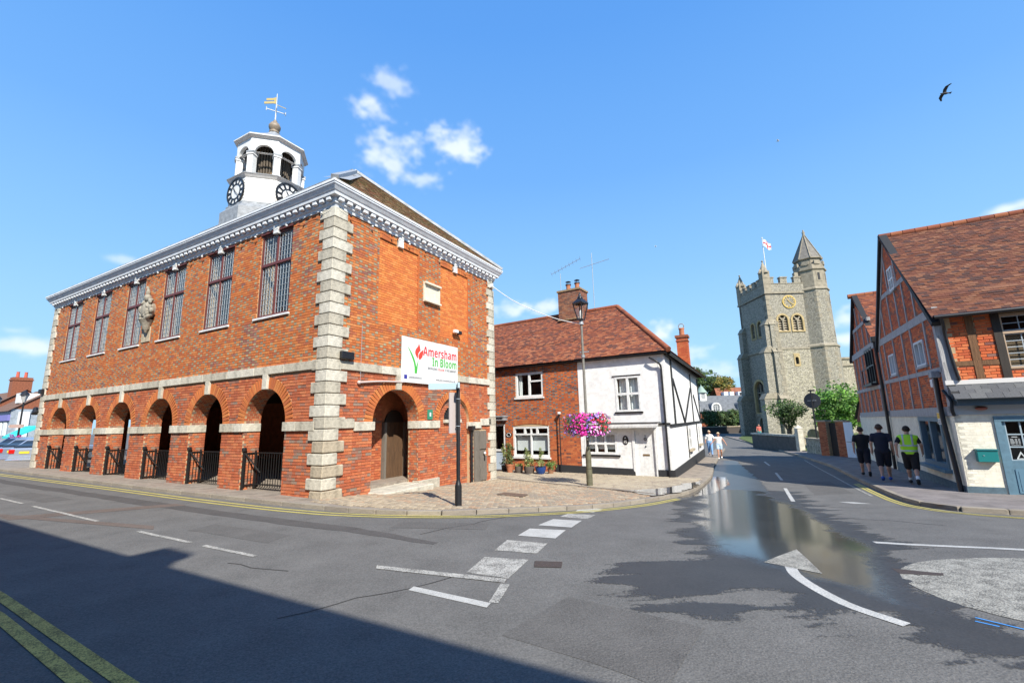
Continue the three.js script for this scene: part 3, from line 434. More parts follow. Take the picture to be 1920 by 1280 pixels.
  const sof = (F, c, r, sp, d0) => { soff = new MB(); const N = 40; for (let i = 0; i < N; i++) { const a = Math.PI * (i + .06) / N, b = Math.PI * (i + .94) / N; const q = (t, w) => F.p(c + (r - .006) * Math.cos(t), sp + (r - .006) * Math.sin(t), w); for (let k = 0; k < 4; k++) { const w0 = -.01 + d0 * k / 4 + (i % 2 ? d0 / 8 : 0), w1 = Math.max(d0, w0 + d0 / 4 + .012); if (w0 > d0) soff.quad(q(a, w0), q(b, w0), q(b, w1), q(a, w1), bcLow(i, k, 0, hash(i, k, 9), hash(i, k, 7))); } } const o = soff.mesh('arch_soffit', M.vc, hall); o.userData.kind = 'stuff'; };
  bays.forEach(c => sof(FA, c, .95, 1.85, -.5)); sof(FB, 2.55, .97, 1.8, -.45);
  // stone dressings
  const stoneM = [M.stone, mat([.60, .545, .43], .9, { map: blotS(1.4), bumpMap: grainS(2.2), bumpScale: .012 }), mat([.76, .71, .59], .9, { map: blotS(.9), bumpMap: grainS(2.2), bumpScale: .012 })];
  const block = (name, F, u0, u1, y0, y1, w0, w1, i = 0, r = .012) => { const o = mesh(name, metric(new RoundedBoxGeometry(u1 - u0, y1 - y0, w1 - w0, 1, r)), stoneM[i % 3], hall); o.position.copy(F.p((u0 + u1) / 2, (y0 + y1) / 2, (w0 + w1) / 2)); o.quaternion.copy(F.q); return o; };
  for (let i = 0; i < 14; i++) block('band_stone', FA, -L + .35 + i * 1.37, -L + .35 + (i + 1) * 1.37 - .012, 3.19, 3.42, -.1, .055, i);
  for (let i = 0; i < 5; i++) block('band_stone', FB, .36 + i * 1.485, .36 + (i + 1) * 1.485 - .012, 3.19, 3.42, -.1, .055, i + 1);
  bays.forEach((c, i) => { const o = block('keystone', FA, c - .115, c + .115, 2.78, 3.195, -.3, .065, i + 2); });
  block('keystone', FB, 2.44, 2.66, 2.75, 3.195, -.3, .065, 1);
  // impost stones on the piers
  const ed = [-L + .3, ...bays.slice().reverse().flatMap(c => [c - .95, c + .95]), -.34];
  for (let i = 0; i < ed.length; i += 2) { const a = ed[i] - (i ? .045 : 0), b = ed[i + 1] + (i + 2 < ed.length ? .045 : 0); const m = (a + b) / 2 + (i % 4 - 1) * .1; block('impost_stone', FA, a, m - .005, 1.62, 1.86, -.5, .055, i); block('impost_stone', FA, m + .005, b, 1.62, 1.855, -.5, .06, i + 1); }
  block('impost_stone', FB, .3, .9, 1.66, 1.9, -.3, .05, 1); block('impost_stone', FB, .91, 1.63, 1.58, 1.82, -.42, .055, 0); block('impost_stone', FB, 3.47, 4.0, 1.58, 1.82, -.42, .055, 2); block('impost_stone', FB, 4.01, 4.56, 1.57, 1.82, -.1, .05, 0); block('impost_stone', FB, 6.3, 7.1, 1.5, 1.74, -.1, .05, 2); block('impost_stone', FB, 7.1, W - .3, 1.6, 1.86, -.1, .05, 2);
  block('plinth_stone', FB, 3.48, 4.5, -.9, -.02, -.2, .09, 1, .02); block('plinth_stone', FB, 2.95, 3.5, -.9, -.06, -.5, .05, 0, .02);
  // quoins: near corner, far end, left end
  let k = 0; for (let y = -.42; y < 7.6; y += .298, k++) { const lo = k % 2 === 0, low = y < 1.2; const dx = lo ? .56 : .4, dz = lo ? .4 : .6; const o = mesh('quoin', metric(new RoundedBoxGeometry(dx + .05, .282, dz + .05, 1, low ? .03 : .02)), low ? [M.stone, M.stoneDark][k % 2] : stoneM[k % 3], hall); o.position.set((.05 - dx) / 2, y + .143, (.05 - dz) / 2); o.rotation.y = (hash(k, 2) - .5) * .02;
    if (y > -.2) { const e = mesh('quoin', metric(new RoundedBoxGeometry(dx + .05, .286, .5, 1, .014)), stoneM[(k + 1) % 3], hall); e.position.set(-L + (dx - .05) / 2, y + .143, -.2); }
    const f = mesh('quoin', metric(new RoundedBoxGeometry(.5, .286, (lo ? .5 : .36) + .05, 1, .014)), stoneM[(k + 2) % 3], hall); f.position.set(-.2, y - .35 + .143, -W + ((lo ? .5 : .36) - .05) / 2); }
  for (const y of [7.25, 7.5]) { const f = mesh('quoin', metric(new RoundedBoxGeometry(.5, .24, .45, 1, .014)), stoneM[0], hall); f.position.set(-.2, y + .2, -W + .18); }
  // cornice: a moulded profile carried round all four sides
  const ringAt = (d, y) => [V(-L - d, y, d), V(d, y, d), V(d, y, -W - d), V(-L - d, y, -W - d)];
  const prof = [[-.05, 7.6], [.035, 7.6], [.05, 7.68], [.09, 7.71], [.09, 7.86], [.21, 7.87], [.225, 7.95], [.25, 7.97], [.30, 8.05], [.335, 8.09], [.335, 8.13], [.355, 8.14], [.355, 8.2], [.30, 8.215], [-.3, 8.22]];
  const cm = new MB(); for (let i = 0; i < prof.length - 1; i++) { const a = ringAt(...prof[i]), b = ringAt(...prof[i + 1]); for (let s = 0; s < 4; s++) cm.quad(a[s], a[(s + 1) % 4], b[(s + 1) % 4], b[s]); }
  M.cornice = mat([.84, .86, .88], .65, { map: grainS(.8) });
  mesh('cornice', cm.build(), M.cornice, hall);
  const mg = metric(new RoundedBoxGeometry(.17, .1, .1, 1, .02)), mg2 = metric(new RoundedBoxGeometry(.1, .1, .17, 1, .02));
  for (let i = 0; i < 70; i++) { const o = mesh('modillion', mg, M.cornice, hall); o.position.set(-L + .08 + i * .2855, 7.805, .14); }
  for (let i = 0; i < 29; i++) { const o = mesh('modillion', mg2, M.cornice, hall); o.position.set(.14, 7.805, -.06 - i * .2855); }
  // roof: hipped, mossy tiles on the end slope
  const e0 = .32, ry = 12.0, A = V(e0, 8.19, e0), B = V(e0, 8.19, -W - e0), Cc = V(-L - e0, 8.19, -W - e0), D = V(-L - e0, 8.19, e0), R1 = V(-4.07, ry, -4.07), R2 = V(-L + 4.07, ry, -4.07);
  const rb = new MB(); rb.tri(A, B, R1).quad(D, A, R1, R2).quad(B, Cc, R2, R1).tri(Cc, D, R2); mesh('roof', rb.build(), mat([.16, .10, .07], .95, { map: blotS(.5) }), hall);
  const mossy = [[.34, .16, .09], [.28, .14, .08], [.25, .19, .09], [.38, .18, .10], [.21, .15, .085], [.30, .24, .11], [.42, .29, .17]];
  { const s = R1.clone().sub(A.clone().lerp(B, .5)), len = s.length(), tl = A.distanceTo(B); layTiles({ o: A, t: B.clone().sub(A), s, len, bounds: v => [tl / 2 * v / len, tl - tl / 2 * v / len], parent: hall, pal: mossy, w: .17, gauge: .11, seedv: 4 });
    const s2 = R1.clone().lerp(R2, .5).sub(A.clone().lerp(D, .5)), l2 = s2.length(), t2 = A.distanceTo(D), k2 = A.x - R1.x; layTiles({ o: D, t: A.clone().sub(D), s: s2, len: l2, bounds: v => [k2 * v / l2, t2 - k2 * v / l2], parent: hall, pal: mossy, w: .17, gauge: .12, seedv: 6 }); }
  const hip = new MB(); const hd = R1.clone().sub(A); for (let i = 0; i < 2; i++) { const side = i ? V(0, 0, -1) : V(-1, 0, 0); const up = V(.0, .05, 0); hip.quad(A.clone().add(up), A.clone().addScaledVector(side, .5).add(up).add(V(0, .16, 0)), R1.clone().addScaledVector(side, .4).add(up), R1.clone().add(up)); } mesh('hip_flashing', hip.build(), M.leadSheet, hall);
  const hip2 = new MB(); hip2.bar(B.clone().add(V(0, .06, 0)), R1.clone().add(V(0, .06, 0)), .12, .05); hip2.bar(A.clone().add(V(0, .06, 0)), R1.clone().add(V(0, .06, 0)), .1, .06); hip2.bar(R1.clone().add(V(0, .05, 0)), R2.clone().add(V(0, .05, 0)), .14, .06); mesh('ridge_capping', hip2.build(), M.leadSheet, hall);

  // windows: dark red frames, leaded panes that each sit at their own slight angle
  const paneMB = [];
  const win = (F, c, own, far) => {
    const w = part('window', hall), y0 = 4.9, y1 = 7.53, tr_ = 6.53; const f = new MB();
    const bx = (a, b, d, e, w0 = -.12, w1 = -.03) => f.box(F, a, b, d, e, w0, w1);
    bx(c - .75, c - .69, y0, y1); bx(c + .69, c + .75, y0, y1); bx(c - .69, c + .69, y1 - .07, y1); bx(c - .69, c + .69, y0, y0 + .08); bx(c - .69, c + .69, tr_ - .04, tr_ + .04, -.13, -.02); bx(c - .03, c + .03, y0 + .08, tr_ - .04); bx(c - .03, c + .03, tr_ + .04, y1 - .07);
    mesh('frame', f.build(), M.frameRed, w);
    if (!far) { mesh('sill', new MB().box(F, c - .85, c + .82, y0 - .05, y0 + .005, -.1, .05).build(), M.white, w); mesh('keystone', new MB().box(F, c - .1, c + .1, 7.42, 7.68, -.05, .07).build(), M.white, w);
      mesh('lintel_shade', new MB().box(F, c - .78, c + .78, 7.515, 7.56, -.1, .03).build(), M.frameRed, w).name = 'head_moulding'; }
    const lights = [[c - .69, c - .03, tr_ + .04, y1 - .07, 5, 6], [c + .03, c + .69, tr_ + .04, y1 - .07, 5, 6], [c - .69, c - .03, y0 + .08, tr_ - .04, 5, 9], [c + .03, c + .69, y0 + .08, tr_ - .04, 5, 9]];
    const ld = new MB();
    for (const [a, b, d, e, nx, ny] of lights) {
      for (let i = 0; i <= nx; i++) { const u = a + (b - a) * i / nx, r = i === 0 || i === nx ? .010 : .0045; ld.box(F, u - r, u + r, d, e, -.088, -.068); }
      for (let j = 0; j <= ny; j++) { const y = d + (e - d) * j / ny, r = j === 0 || j === ny ? .010 : .0042; ld.box(F, a, b, y - r, y + r, -.087, -.069); }
      const pm = new MB(); const pw = (b - a) / nx, ph = (e - d) / ny;
      for (let i = 0; i < nx; i++) for (let j = 0; j < ny; j++) { const u = a + pw * i, y = d + ph * j; const tx = (rnd() - .5) * .05, ty = (rnd() - .5) * .05; const q = (s, t) => F.p(u + pw * s, y + ph * t, -.078 + (s - .5) * tx * pw * 2 + (t - .5) * ty * ph * 2); const Q = [q(0, 0), q(1, 0), q(1, 1), q(0, 1)];
        if (own) new MB().quad(...Q).mesh('pane', M.glass, w); else pm.quad(...Q); }
      if (!own) { const o = pm.mesh('panes', M.glass, w); o.userData.kind = 'stuff'; }
    }
    mesh('leading', ld.build(), M.lead, w);
  };
  reseed(5); bays.forEach((c, i) => win(FA, c, i === 0, false));
  const FBk = FR([0, 0, -W + .4], [1, 0]); bays.forEach(c => win(FBk, c, false, true));
  // carved crest and date stone
  { const g = []; const at = (geo, x, y, z, s = [1, 1, 1], r = [0, 0, 0]) => g.push(metric(geo.clone().applyMatrix4(tr(x, y, z, ...r, ...s)))); const sp = new THREE.SphereGeometry(1, 12, 8);
    const cx = -9.98; at(new THREE.CylinderGeometry(.36, .3, .16, 14), cx + .02, 6.12, .06, [1, 1, 1], [Math.PI / 2, 0, 0]); at(sp, cx - .02, 6.1, .18, [.24, .3, .12]);
    reseed(8); for (let i = 0; i < 42; i++) { const a = i / 42 * 6.283, r = rr(.2, .43); at(sp, cx + Math.cos(a) * r, 6.12 + Math.sin(a) * r * 1.15, .1 + rr(0, .12), [rr(.05, .1), rr(.06, .14), rr(.05, .1)], [0, 0, a]); }
    at(sp, cx, 6.58, .16, [.13, .15, .12]); at(sp, cx, 6.78, .17, [.07, .14, .07]); at(sp, cx - .03, 6.95, .18, [.04, .1, .05], [0, 0, .4]); for (const s of [-1, 1]) at(sp, cx + s * .22, 6.45, .14, [.11, .07, .08], [0, 0, s * .7]);
    at(lathe([[0, -.5], [.05, -.46], [.07, -.38], [.12, -.34], [.13, -.24], [.2, -.1], [.26, 0]], 12), cx, 5.74, .1);
    const cr = mesh('carved_crest', g, mat([.44, .40, .32], .95, { map: blotS(4), bumpMap: grainS(8), bumpScale: .02 }), hall); cr.userData.label = 'weathered carved stone coat of arms on a bracket';
    const ds = mesh('date_stone', new MB().box(FA, -10.46, -9.84, 4.95, 5.5, -.02, .03).build(), mat([.62, .52, .36], .9, { map: blotS(2) }), hall); ds.userData.label = 'pale square date stone under the crest';
    mesh('plaque', new MB().box(FB, 3.72, 4.45, 5.85, 6.42, -.02, .02).build(), mat([.80, .71, .56], .9, { map: grainS(2) }), hall).userData.label = 'square stone tablet in the end wall'; const pf = new MB(); for (const [a, b, c, d] of [[3.66, 4.51, 6.42, 6.48], [3.66, 4.51, 5.79, 5.85], [3.66, 3.72, 5.85, 6.42], [4.45, 4.51, 5.85, 6.42]]) pf.box(FB, a, b, c, d, -.02, c > 6.4 || c < 5.8 ? .12 : .05); mesh('plaque_border', pf.build(), mat([.80, .71, .56], .9, { map: grainS(2) }), hall); }
  // end wall fittings: passage door, old plank door, downpipe, steps, wall plate
  { const d = part('door', hall); mesh('door_leaf', slab(FR([-1.29, 0, 0], [0, -1]), archPts(3.74, .42, 1.78, -.1), [], 0, .05), M.darkWood, d); for (let i = 0; i < 4; i++) mesh('plank', new MB().box(FR([-1.24, 0, 0], [0, -1]), 3.34 + i * .205, 3.535 + i * .205, -.08, 1.8, 0, .015).build(), M.oakBrown, d); const fr = new MB(); fr.box(FR([-1.29, 0, 0], [0, -1]), 3.22, 3.33, -.1, 1.8, 0, .12).box(FR([-1.29, 0, 0], [0, -1]), 4.15, 4.26, -.1, 1.8, 0, .12); mesh('door_frame', fr.build(), M.oldDoor, d);
    mesh('step', metric(new RoundedBoxGeometry(1.9, .25, 2.1, 1, .03).translate(-.38, -.2, -2.55)), M.stone, hall); mesh('step', metric(new RoundedBoxGeometry(.5, .2, 1.5, 1, .03).translate(.22, -.3, -2.45)), M.stoneDark, hall);
    const p = part('door', hall); p.userData.label = 'weathered grey plank door in the end wall'; mesh('door_leaf', new MB().box(FB, 6.64, 6.98, -.46, 1.42, -.05, .035).build(), M.oldDoor, p); mesh('door_leaf', new MB().box(FB, 6.995, 7.45, -.44, .45, -.05, .05).box(FB, 6.995, 7.45, .72, 1.4, -.05, .05).box(FB, 7.02, 7.42, .45, .72, -.05, .01).build(), M.oldDoor, p); mesh('lock', metric(new THREE.SphereGeometry(.05, 10, 8).translate(.08, .55, -7.28)), M.white, p); mesh('latch', new MB().box(FB, 7.25, 7.31, .28, .46, .05, .075).build(), M.iron, p);
    const dp = mesh('downpipe', [metric(cyl(.05, .05, 2.0, 10, .09, -.48, -6.36)), metric(new THREE.BoxGeometry(.2, .16, .2).translate(.1, 1.52, -6.36)), metric(new THREE.CylinderGeometry(.1, .06, .14, 8).translate(.09, 1.4, -6.36)), metric(new THREE.CylinderGeometry(.066, .066, .07, 10).translate(.09, .5, -6.36))], M.black, hall); dp.userData.label = 'short black downpipe with a square hopper';
    mesh('wall_plaque', new MB().box(FB, 3.93, 4.18, 1.86, 2.18, 0, .03).build(), mat([.03, .22, .13], .5), hall).userData.label = 'small green plaque beside the passage arch'; mesh('plaque_motif', new MB().box(FB, 4.02, 4.09, 1.96, 2.08, .03, .035).build(), M.white, hall);
  }
  // cupola: octagonal clock stage, open arcade, shallow roof, ball and vane
  { const cu = part('cupola', hall); const cx = -L / 2, cz = -W / 2; const oct = (a, y) => [...Array(8)].map((_, i) => { const t = (i + .5) / 8 * 6.2832, R = a / Math.cos(Math.PI / 8); return V(cx + R * Math.cos(t), y, cz + R * Math.sin(t)); });
    const stack = (lv) => { const m = new MB(); for (let i = 0; i < lv.length - 1; i++) { const a = oct(...lv[i]), b = oct(...lv[i + 1]); for (let k = 0; k < 8; k++) m.quad(a[(k + 1) % 8], a[k], b[k], b[(k + 1) % 8]); } return m; };
    mesh('base_skirt', stack([[1.75, 10.2], [1.75, 11.2], [1.56, 11.42], [1.56, 11.52], [1.5, 11.54]]).build(), M.leadSheet, cu);
    mesh('clock_stage', stack([[1.48, 11.5], [1.48, 12.72]]).build(), M.white, cu);
    mesh('ledge', stack([[1.48, 12.7], [1.52, 12.72], [1.6, 12.82], [1.62, 12.83]]).build(), M.white, cu); mesh('ledge_lead', stack([[1.62, 12.83], [1.63, 12.87], [1.3, 12.97], [0, 12.98]]).build(), M.leadSheet, cu);
    // weatherboards
    const bd = new MB(); for (let j = 0; j < 8; j++) { const y = 11.56 + j * .145; const a = oct(1.495, y), b = oct(1.482, y + .14), z = oct(1.48, y); for (let k = 0; k < 8; k++) { bd.quad(a[(k + 1) % 8], a[k], b[k], b[(k + 1) % 8]); bd.quad(z[(k + 1) % 8], z[k], a[k], a[(k + 1) % 8]); } } mesh('weatherboard', bd.build(), M.white, cu);
    const ap = 1.34; for (let k = 0; k < 8; k++) { const t = (k + .5) / 8 * 6.2832, R = ap / Math.cos(Math.PI / 8) - .12; const x = cx + R * Math.cos(t), z = cz + R * Math.sin(t); const c = mesh('column', [metric(new THREE.BoxGeometry(.27, 1.1, .27).translate(0, 13.45, 0)), metric(new THREE.BoxGeometry(.33, .07, .33).translate(0, 13.0, 0)), metric(new THREE.BoxGeometry(.34, .06, .34).translate(0, 13.93, 0))], M.white, cu, [x, 0, z], -t); mesh('capital', metric(new THREE.BoxGeometry(.36, .09, .36).translate(0, 14.02, 0)), M.blackMatt, cu, [x, 0, z], -t).material = M.leadSheet; }
    for (let k = 0; k < 8; k++) { const t = k / 8 * 6.2832, hw = ap * Math.tan(Math.PI / 8); const F = FR([cx + ap * Math.cos(t), 0, cz + ap * Math.sin(t)], [-Math.sin(t) * -1, -Math.cos(t)]); mesh('arch_panel', slab(F, rect(-hw, hw, 14.05, 14.78), [archPts(0, hw - .16, 14.06, 14.055)].map(h => h.map(([a, b]) => [a, Math.min(b, 14.58 - (1 - Math.sqrt(Math.max(0, 1 - (a / (hw - .1)) ** 2))) * .0)])), -.14, 0), M.white, cu); }
    mesh('eaves', stack([[1.34, 14.76], [1.4, 14.78], [1.47, 14.84], [1.5, 14.85], [1.5, 14.9], [1.45, 14.92]]).build(), M.white, cu); mesh('cupola_roof', stack([[1.5, 14.9], [.9, 15.3], [.45, 15.65], [.16, 15.98], [0, 16]]).build(), M.leadSheet, cu); mesh('bell_chamber_ceiling', stack([[1.3, 14.72], [0, 14.72]]).build(), M.darkWood, cu);
    { const bs = new MB(); for (let k = 0; k < 40; k++) { const t = k / 40 * 6.2832; bs.bar([cx + .78 * Math.cos(t), 12.98, cz + .78 * Math.sin(t)], [cx + .78 * Math.cos(t), 14.72, cz + .78 * Math.sin(t)], .03); } const o = mesh('bell_louvres', bs.build(), mat([.20, .16, .12], .9, { map: rep(woodT, 2) }), cu); o.userData.kind = 'stuff'; mesh('bell', metric(lathe([[0, 14.1], [.14, 14.08], [.2, 13.9], [.24, 13.6], [.36, 13.35], [.38, 13.3]], 16).translate(cx, 0, cz)), mat([.3, .22, .1], .5, { metalness: .6 }), cu); } const fr = new MB(); for (let k = 0; k < 4; k++) { const t = k * Math.PI / 2 + .4; fr.bar([cx + .8 * Math.cos(t), 12.95, cz + .8 * Math.sin(t)], [cx + .8 * Math.cos(t + 1.5), 13.75, cz + .8 * Math.sin(t + 1.5)], .06); fr.bar([cx + .8 * Math.cos(t), 13.4, cz + .8 * Math.sin(t)], [cx + .8 * Math.cos(t + 1.57), 13.4, cz + .8 * Math.sin(t + 1.57)], .05); } mesh('bell_frame', fr.build(), mat([.34, .22, .11], .9, { map: rep(woodT, 1.5) }), cu);
    mesh('ball_finial', metric(lathe([[.0, 15.9], [.22, 15.92], [.24, 16.0], [.14, 16.04], [.22, 16.1], [.27, 16.25], [.27, 16.33], [.2, 16.47], [.08, 16.53], [.1, 16.6], [.06, 16.66], [.03, 16.7], [.0, 16.7]], 18).translate(cx, 0, cz)), mat([.36, .28, .20], .55, { map: blotS(3) }), cu);
    const vn = new MB(); vn.geo(cyl(.035, .02, 1.5, 8, cx, 16.65, cz)); for (const t of [.5, 2.07]) vn.bar([cx - .42 * Math.cos(t), 17.18, cz - .42 * Math.sin(t)], [cx + .42 * Math.cos(t), 17.18, cz + .42 * Math.sin(t)], .014); for (let k = 0; k < 4; k++) { const t = .5 + k * Math.PI / 2; vn.bar([cx + .42 * Math.cos(t), 17.08, cz + .42 * Math.sin(t)], [cx + .42 * Math.cos(t), 17.28, cz + .42 * Math.sin(t)], .014); } mesh('vane_rod', vn.build(), mat([.50, .52, .52], .5), cu);
    const bn = new MB(), F = FR([cx, 0, cz], [.876, -.482]); bn.box(F, -.62, -.03, 17.62, 17.74, -.012, .012); bn.box(F, -.52, -.03, 17.8, 17.92, -.012, .012); bn.box(F, -.12, -.03, 17.6, 17.95, -.013, .013); bn.bar(F.p(0, 17.55), F.p(.5, 17.3), .012); mesh('vane_banner', bn.build(), mat([.55, .42, .16], .5, { metalness: .4 }), cu);
    // clocks on the street and end faces
    const cz2 = 12.13; for (const t of [Math.PI / 2, 0]) { const F = FR([cx + 1.5 * Math.cos(t), 0, cz + 1.5 * Math.sin(t)], [Math.sin(t), -Math.cos(t)]); const ck = part('clock', hall); ck.userData.label = t ? 'black and white clock facing the main street' : 'black and white clock facing the side street'; const ringG = (r0, r1, w0, w1) => { const sh = new THREE.Shape(); sh.absarc(0, 0, r1, 0, Math.PI * 2); if (r0) { const h = new THREE.Path(); h.absarc(0, 0, r0, 0, Math.PI * 2, true); sh.holes.push(h); } return metric(new THREE.ExtrudeGeometry(sh, { depth: w1 - w0, bevelEnabled: false, curveSegments: 40 }).translate(0, cz2, w0).applyMatrix4(F.m)); };
      mesh('clock_ring', [ringG(.575, .65, .02, .07), ringG(.33, .375, .02, .055)], M.black, ck); mesh('clock_face', ringG(0, .6, 0, .03), M.white, ck); for (let i = 0; i < 12; i++) { const nm = new MB(), a = i / 12 * 6.2832, m = new THREE.Matrix4().multiplyMatrices(F.m, tr(Math.sin(a) * .475, cz2 + Math.cos(a) * .475, .045, 0, 0, -a)); const wd = [.1, .05, .07, .09, .1, .08, .09, .11, .12, .09, .08, .1][i]; nm.geo(new THREE.BoxGeometry(wd, .2, .02), m); mesh('numeral', nm.build(), M.black, ck); } const hn = new MB(); for (const [a, l, wd] of [[-.6, .34, .035], [2.3, .5, .022]]) { const m = new THREE.Matrix4().multiplyMatrices(F.m, tr(0, cz2, .07, 0, 0, -a)); hn.geo(new THREE.BoxGeometry(wd, l, .015).translate(0, l / 2 - .05, 0), m); } mesh('hands', hn.build(), M.black, ck); }
  }
  // ---- things fixed to or standing in the hall
  const ord = ['nearest the street corner', 'second from the street corner', 'third from the street corner', 'fourth from the street corner', 'fifth from the street corner', 'farthest from the street corner'];
  bays.forEach((c, i) => { const g = thing('iron_gate', `low black iron gate in the arch ${ord[i]}`, 'gate', [c, .02, 0], 0, 'iron gates in the arcade'); const mb = new MB();
    const fr = new MB(); fr.box(WORLD, -.95, .94, .98, 1.01, -.42, -.39).box(WORLD, -.95, .94, .1, .13, -.42, -.39); fr.box(WORLD, -.93, -.9, .98, 1.01, -.4, -.06).box(WORLD, -.93, -.9, .1, .13, -.4, -.06); mesh('rail', fr.build(), M.iron, g); mesh('post', [metric(new THREE.BoxGeometry(.05, 1.1, .05).translate(-.9, .55, -.06)), metric(new RoundedBoxGeometry(.11, .12, .11, 1, .03).translate(-.9, 1.1, -.06)), metric(new THREE.BoxGeometry(.04, 1.06, .04).translate(-.9, .53, -.4))], M.iron, g);
    const bg = metric(new THREE.BoxGeometry(.014, .97, .014)); for (let k = 0; k < 16; k++) mesh('bar', bg, M.iron, g, [-.83 + k * .115, .53, -.405]); for (let k = 0; k < 3; k++) mesh('bar', bg, M.iron, g, [-.915, .53, -.13 - k * .09]); mesh('brace', new MB().bar([-.9, 1.0, -.1], [-.6, .45, -.38], .016).build(), M.iron, g); });
  // banner with its lettering
  const ban = thing('banner_sign', 'white banner about blooms with a red tulip on the hall end wall', 'banner', [.075, 3.0, -4.05], Math.PI / 2); mesh('board', metric(new THREE.BoxGeometry(2.9, 1.43, .03).translate(0, .715, 0)), M.white, ban);
  const ink = (name, str, x1, y, size, width, col) => { const g = new TextGeometry(str, { font: fontBold, size, depth: .003, curveSegments: 4 }); g.computeBoundingBox(); const mx = g.boundingBox.max.x, k = width / (mx - g.boundingBox.min.x); g.scale(k, 1, 1).translate(x1 - mx * k, y, .0155); mesh(name, metric(g), mat(col, .6), ban); };
  ink('headline', 'Amersham', 1.37, .93, .3, 1.83, [.72, .02, .03]); ink('headline', 'In Bloom', 1.37, .62, .29, 1.36, [.06, .38, .05]); ink('strapline', 'BRINGING', .28, .49, .075, .5, [.12, .12, .13]); ink('strapline', 'COLOUR', .66, .49, .075, .34, [.72, .06, .05]); ink('strapline', 'TO THE COMMUNITY', 1.37, .49, .075, .68, [.12, .12, .13]); ink('web_line', '/amershaminbloom', -.52, .14, .065, .62, [.15, .15, .17]); ink('web_line', 'www.amershaminbloom.co.uk', 1.3, .14, .065, 1.1, [.15, .15, .17]);
  mesh('social_badge', metric(new THREE.BoxGeometry(.13, .13, .004).translate(-1.27, .17, .017)), mat([.035, .035, .26], .6), ban); ink('social_letter', 'f', -1.24, .125, .11, .05, [.85, .85, .85]);
  const leafShape = (name, col, pts) => { const s2 = new THREE.Shape(); s2.moveTo(pts[0][0], pts[0][1]); for (let q = 1; q < pts.length; q++) s2.bezierCurveTo(...pts[q]); mesh(name, metric(new THREE.ExtrudeGeometry(s2, { depth: .003, bevelEnabled: false, curveSegments: 10 }).translate(0, 0, .0155)), mat(col, .6), ban); };
  const tx = u => -1.45 + u / 1024 * 2.9, ty = v => 1.43 - v / 512 * 1.43, bz = a => a.map((q, n) => n % 2 ? ty(q) : tx(q));
  leafShape('tulip_petal', [.72, .05, .03], [bz([270, 50]), bz([305, 90, 290, 110, 305, 130]), bz([255, 160, 265, 190, 258, 228]), bz([200, 190, 200, 140, 240, 105]), bz([262, 88, 268, 75, 270, 50])]); leafShape('tulip_petal', [.72, .05, .03], [bz([350, 105]), bz([355, 170, 340, 215, 287, 240]), bz([252, 215, 272, 165, 310, 142]), bz([325, 132, 343, 122, 350, 105])]); leafShape('tulip_leaf', [.06, .40, .05], [bz([85, 105]), bz([165, 170, 218, 250, 234, 330]), bz([245, 290, 262, 260, 270, 238]), bz([264, 290, 250, 330, 248, 400]), bz([238, 402, 220, 402, 208, 400]), bz([220, 300, 150, 200, 85, 105])]);
  // flagpole bracket, floodlights, cameras, festoon lights, cable
  const br = thing('bracket_pole', 'pale horizontal pole on a bracket left of the passage arch', 'pole', [0, 2.9, -1.1]); mesh('pole', [metric(tube([[.05, -.02, .1], [.06, .06, -.7], [.06, .1, -1.6]], .03, 8)), metric(new THREE.SphereGeometry(.055, 10, 8).translate(.05, -.02, .1))], mat([.52, .40, .36], .6), br); mesh('stay', metric(tube([[.04, 0, .05], [.03, 1.6, .04]], .006, 4)), M.lead, br);
  for (const [p, r, lb] of [[[.12, 3.56, -.5], Math.PI / 2, 'flat black floodlight beside the corner quoins above the string course'], [[-L + .2, 3.62, .12], 0, 'flat black floodlight at the far left end of the arcade front']]) { const fl = thing('floodlight', lb, 'floodlight', p, r, 'floodlights on the hall'); mesh('housing', metric(new RoundedBoxGeometry(.42, .2, .1, 1, .02)), M.black, fl); mesh('bracket', metric(new THREE.BoxGeometry(.06, .06, .1).translate(0, 0, -.07)), M.iron, fl); }
  { const fl = thing('floodlight', 'black lamp jutting from the far left corner of the hall', 'floodlight', [-L - .15, 2.75, .1], 0, 'floodlights on the hall'); mesh('housing', metric(new THREE.CylinderGeometry(.08, .16, .3, 10).rotateZ(.5)), M.black, fl); mesh('bracket', metric(new THREE.BoxGeometry(.16, .03, .03).translate(.1, .1, 0)), M.iron, fl); }
  const cam = thing('security_camera', 'small white and black security camera above the banner', 'camera', [.1, 5.0, -5.5], 0); mesh('body', metric(new RoundedBoxGeometry(.12, .12, .22, 1, .02).translate(0, .02, .12)), M.white, cam); mesh('lens_housing', metric(new RoundedBoxGeometry(.14, .13, .16, 1, .02).translate(0, 0, -.1)), M.black, cam); mesh('bracket', metric(new THREE.BoxGeometry(.1, .04, .04).translate(-.06, .02, 0)), M.iron, cam);
  const fest = (name, lb, P) => { const t = thing(name, lb, 'string lights', P[0], 0, 'festoon lights under the cornice'); const o = V(...P[0]); const pts = []; const n = P[2]; for (let i = 0; i <= n; i++) { const a = V(...P[0]).lerp(V(...P[1]), i / n).sub(o); a.y += i % 2 ? -.045 : .01; pts.push(a); } mesh('cable', metric(tube(pts, .007, 4, n * 3)), M.black, t); const sg = metric(new THREE.SphereGeometry(.035, 6, 5)); pts.forEach((p, i) => { if (i % 2) mesh('bulb', sg, i % 4 === 1 ? M.black : M.white, t, [p.x, p.y - .03, p.z]); }); };
  fest('festoon_lights', 'string of small bulbs under the cornice along the arcade front', [[-L, 7.58, .1], [-.05, 7.58, .1], 52]); fest('festoon_lights', 'string of small bulbs under the cornice of the end wall', [[.1, 7.58, -.05], [.1, 7.58, -W + .1], 20]);
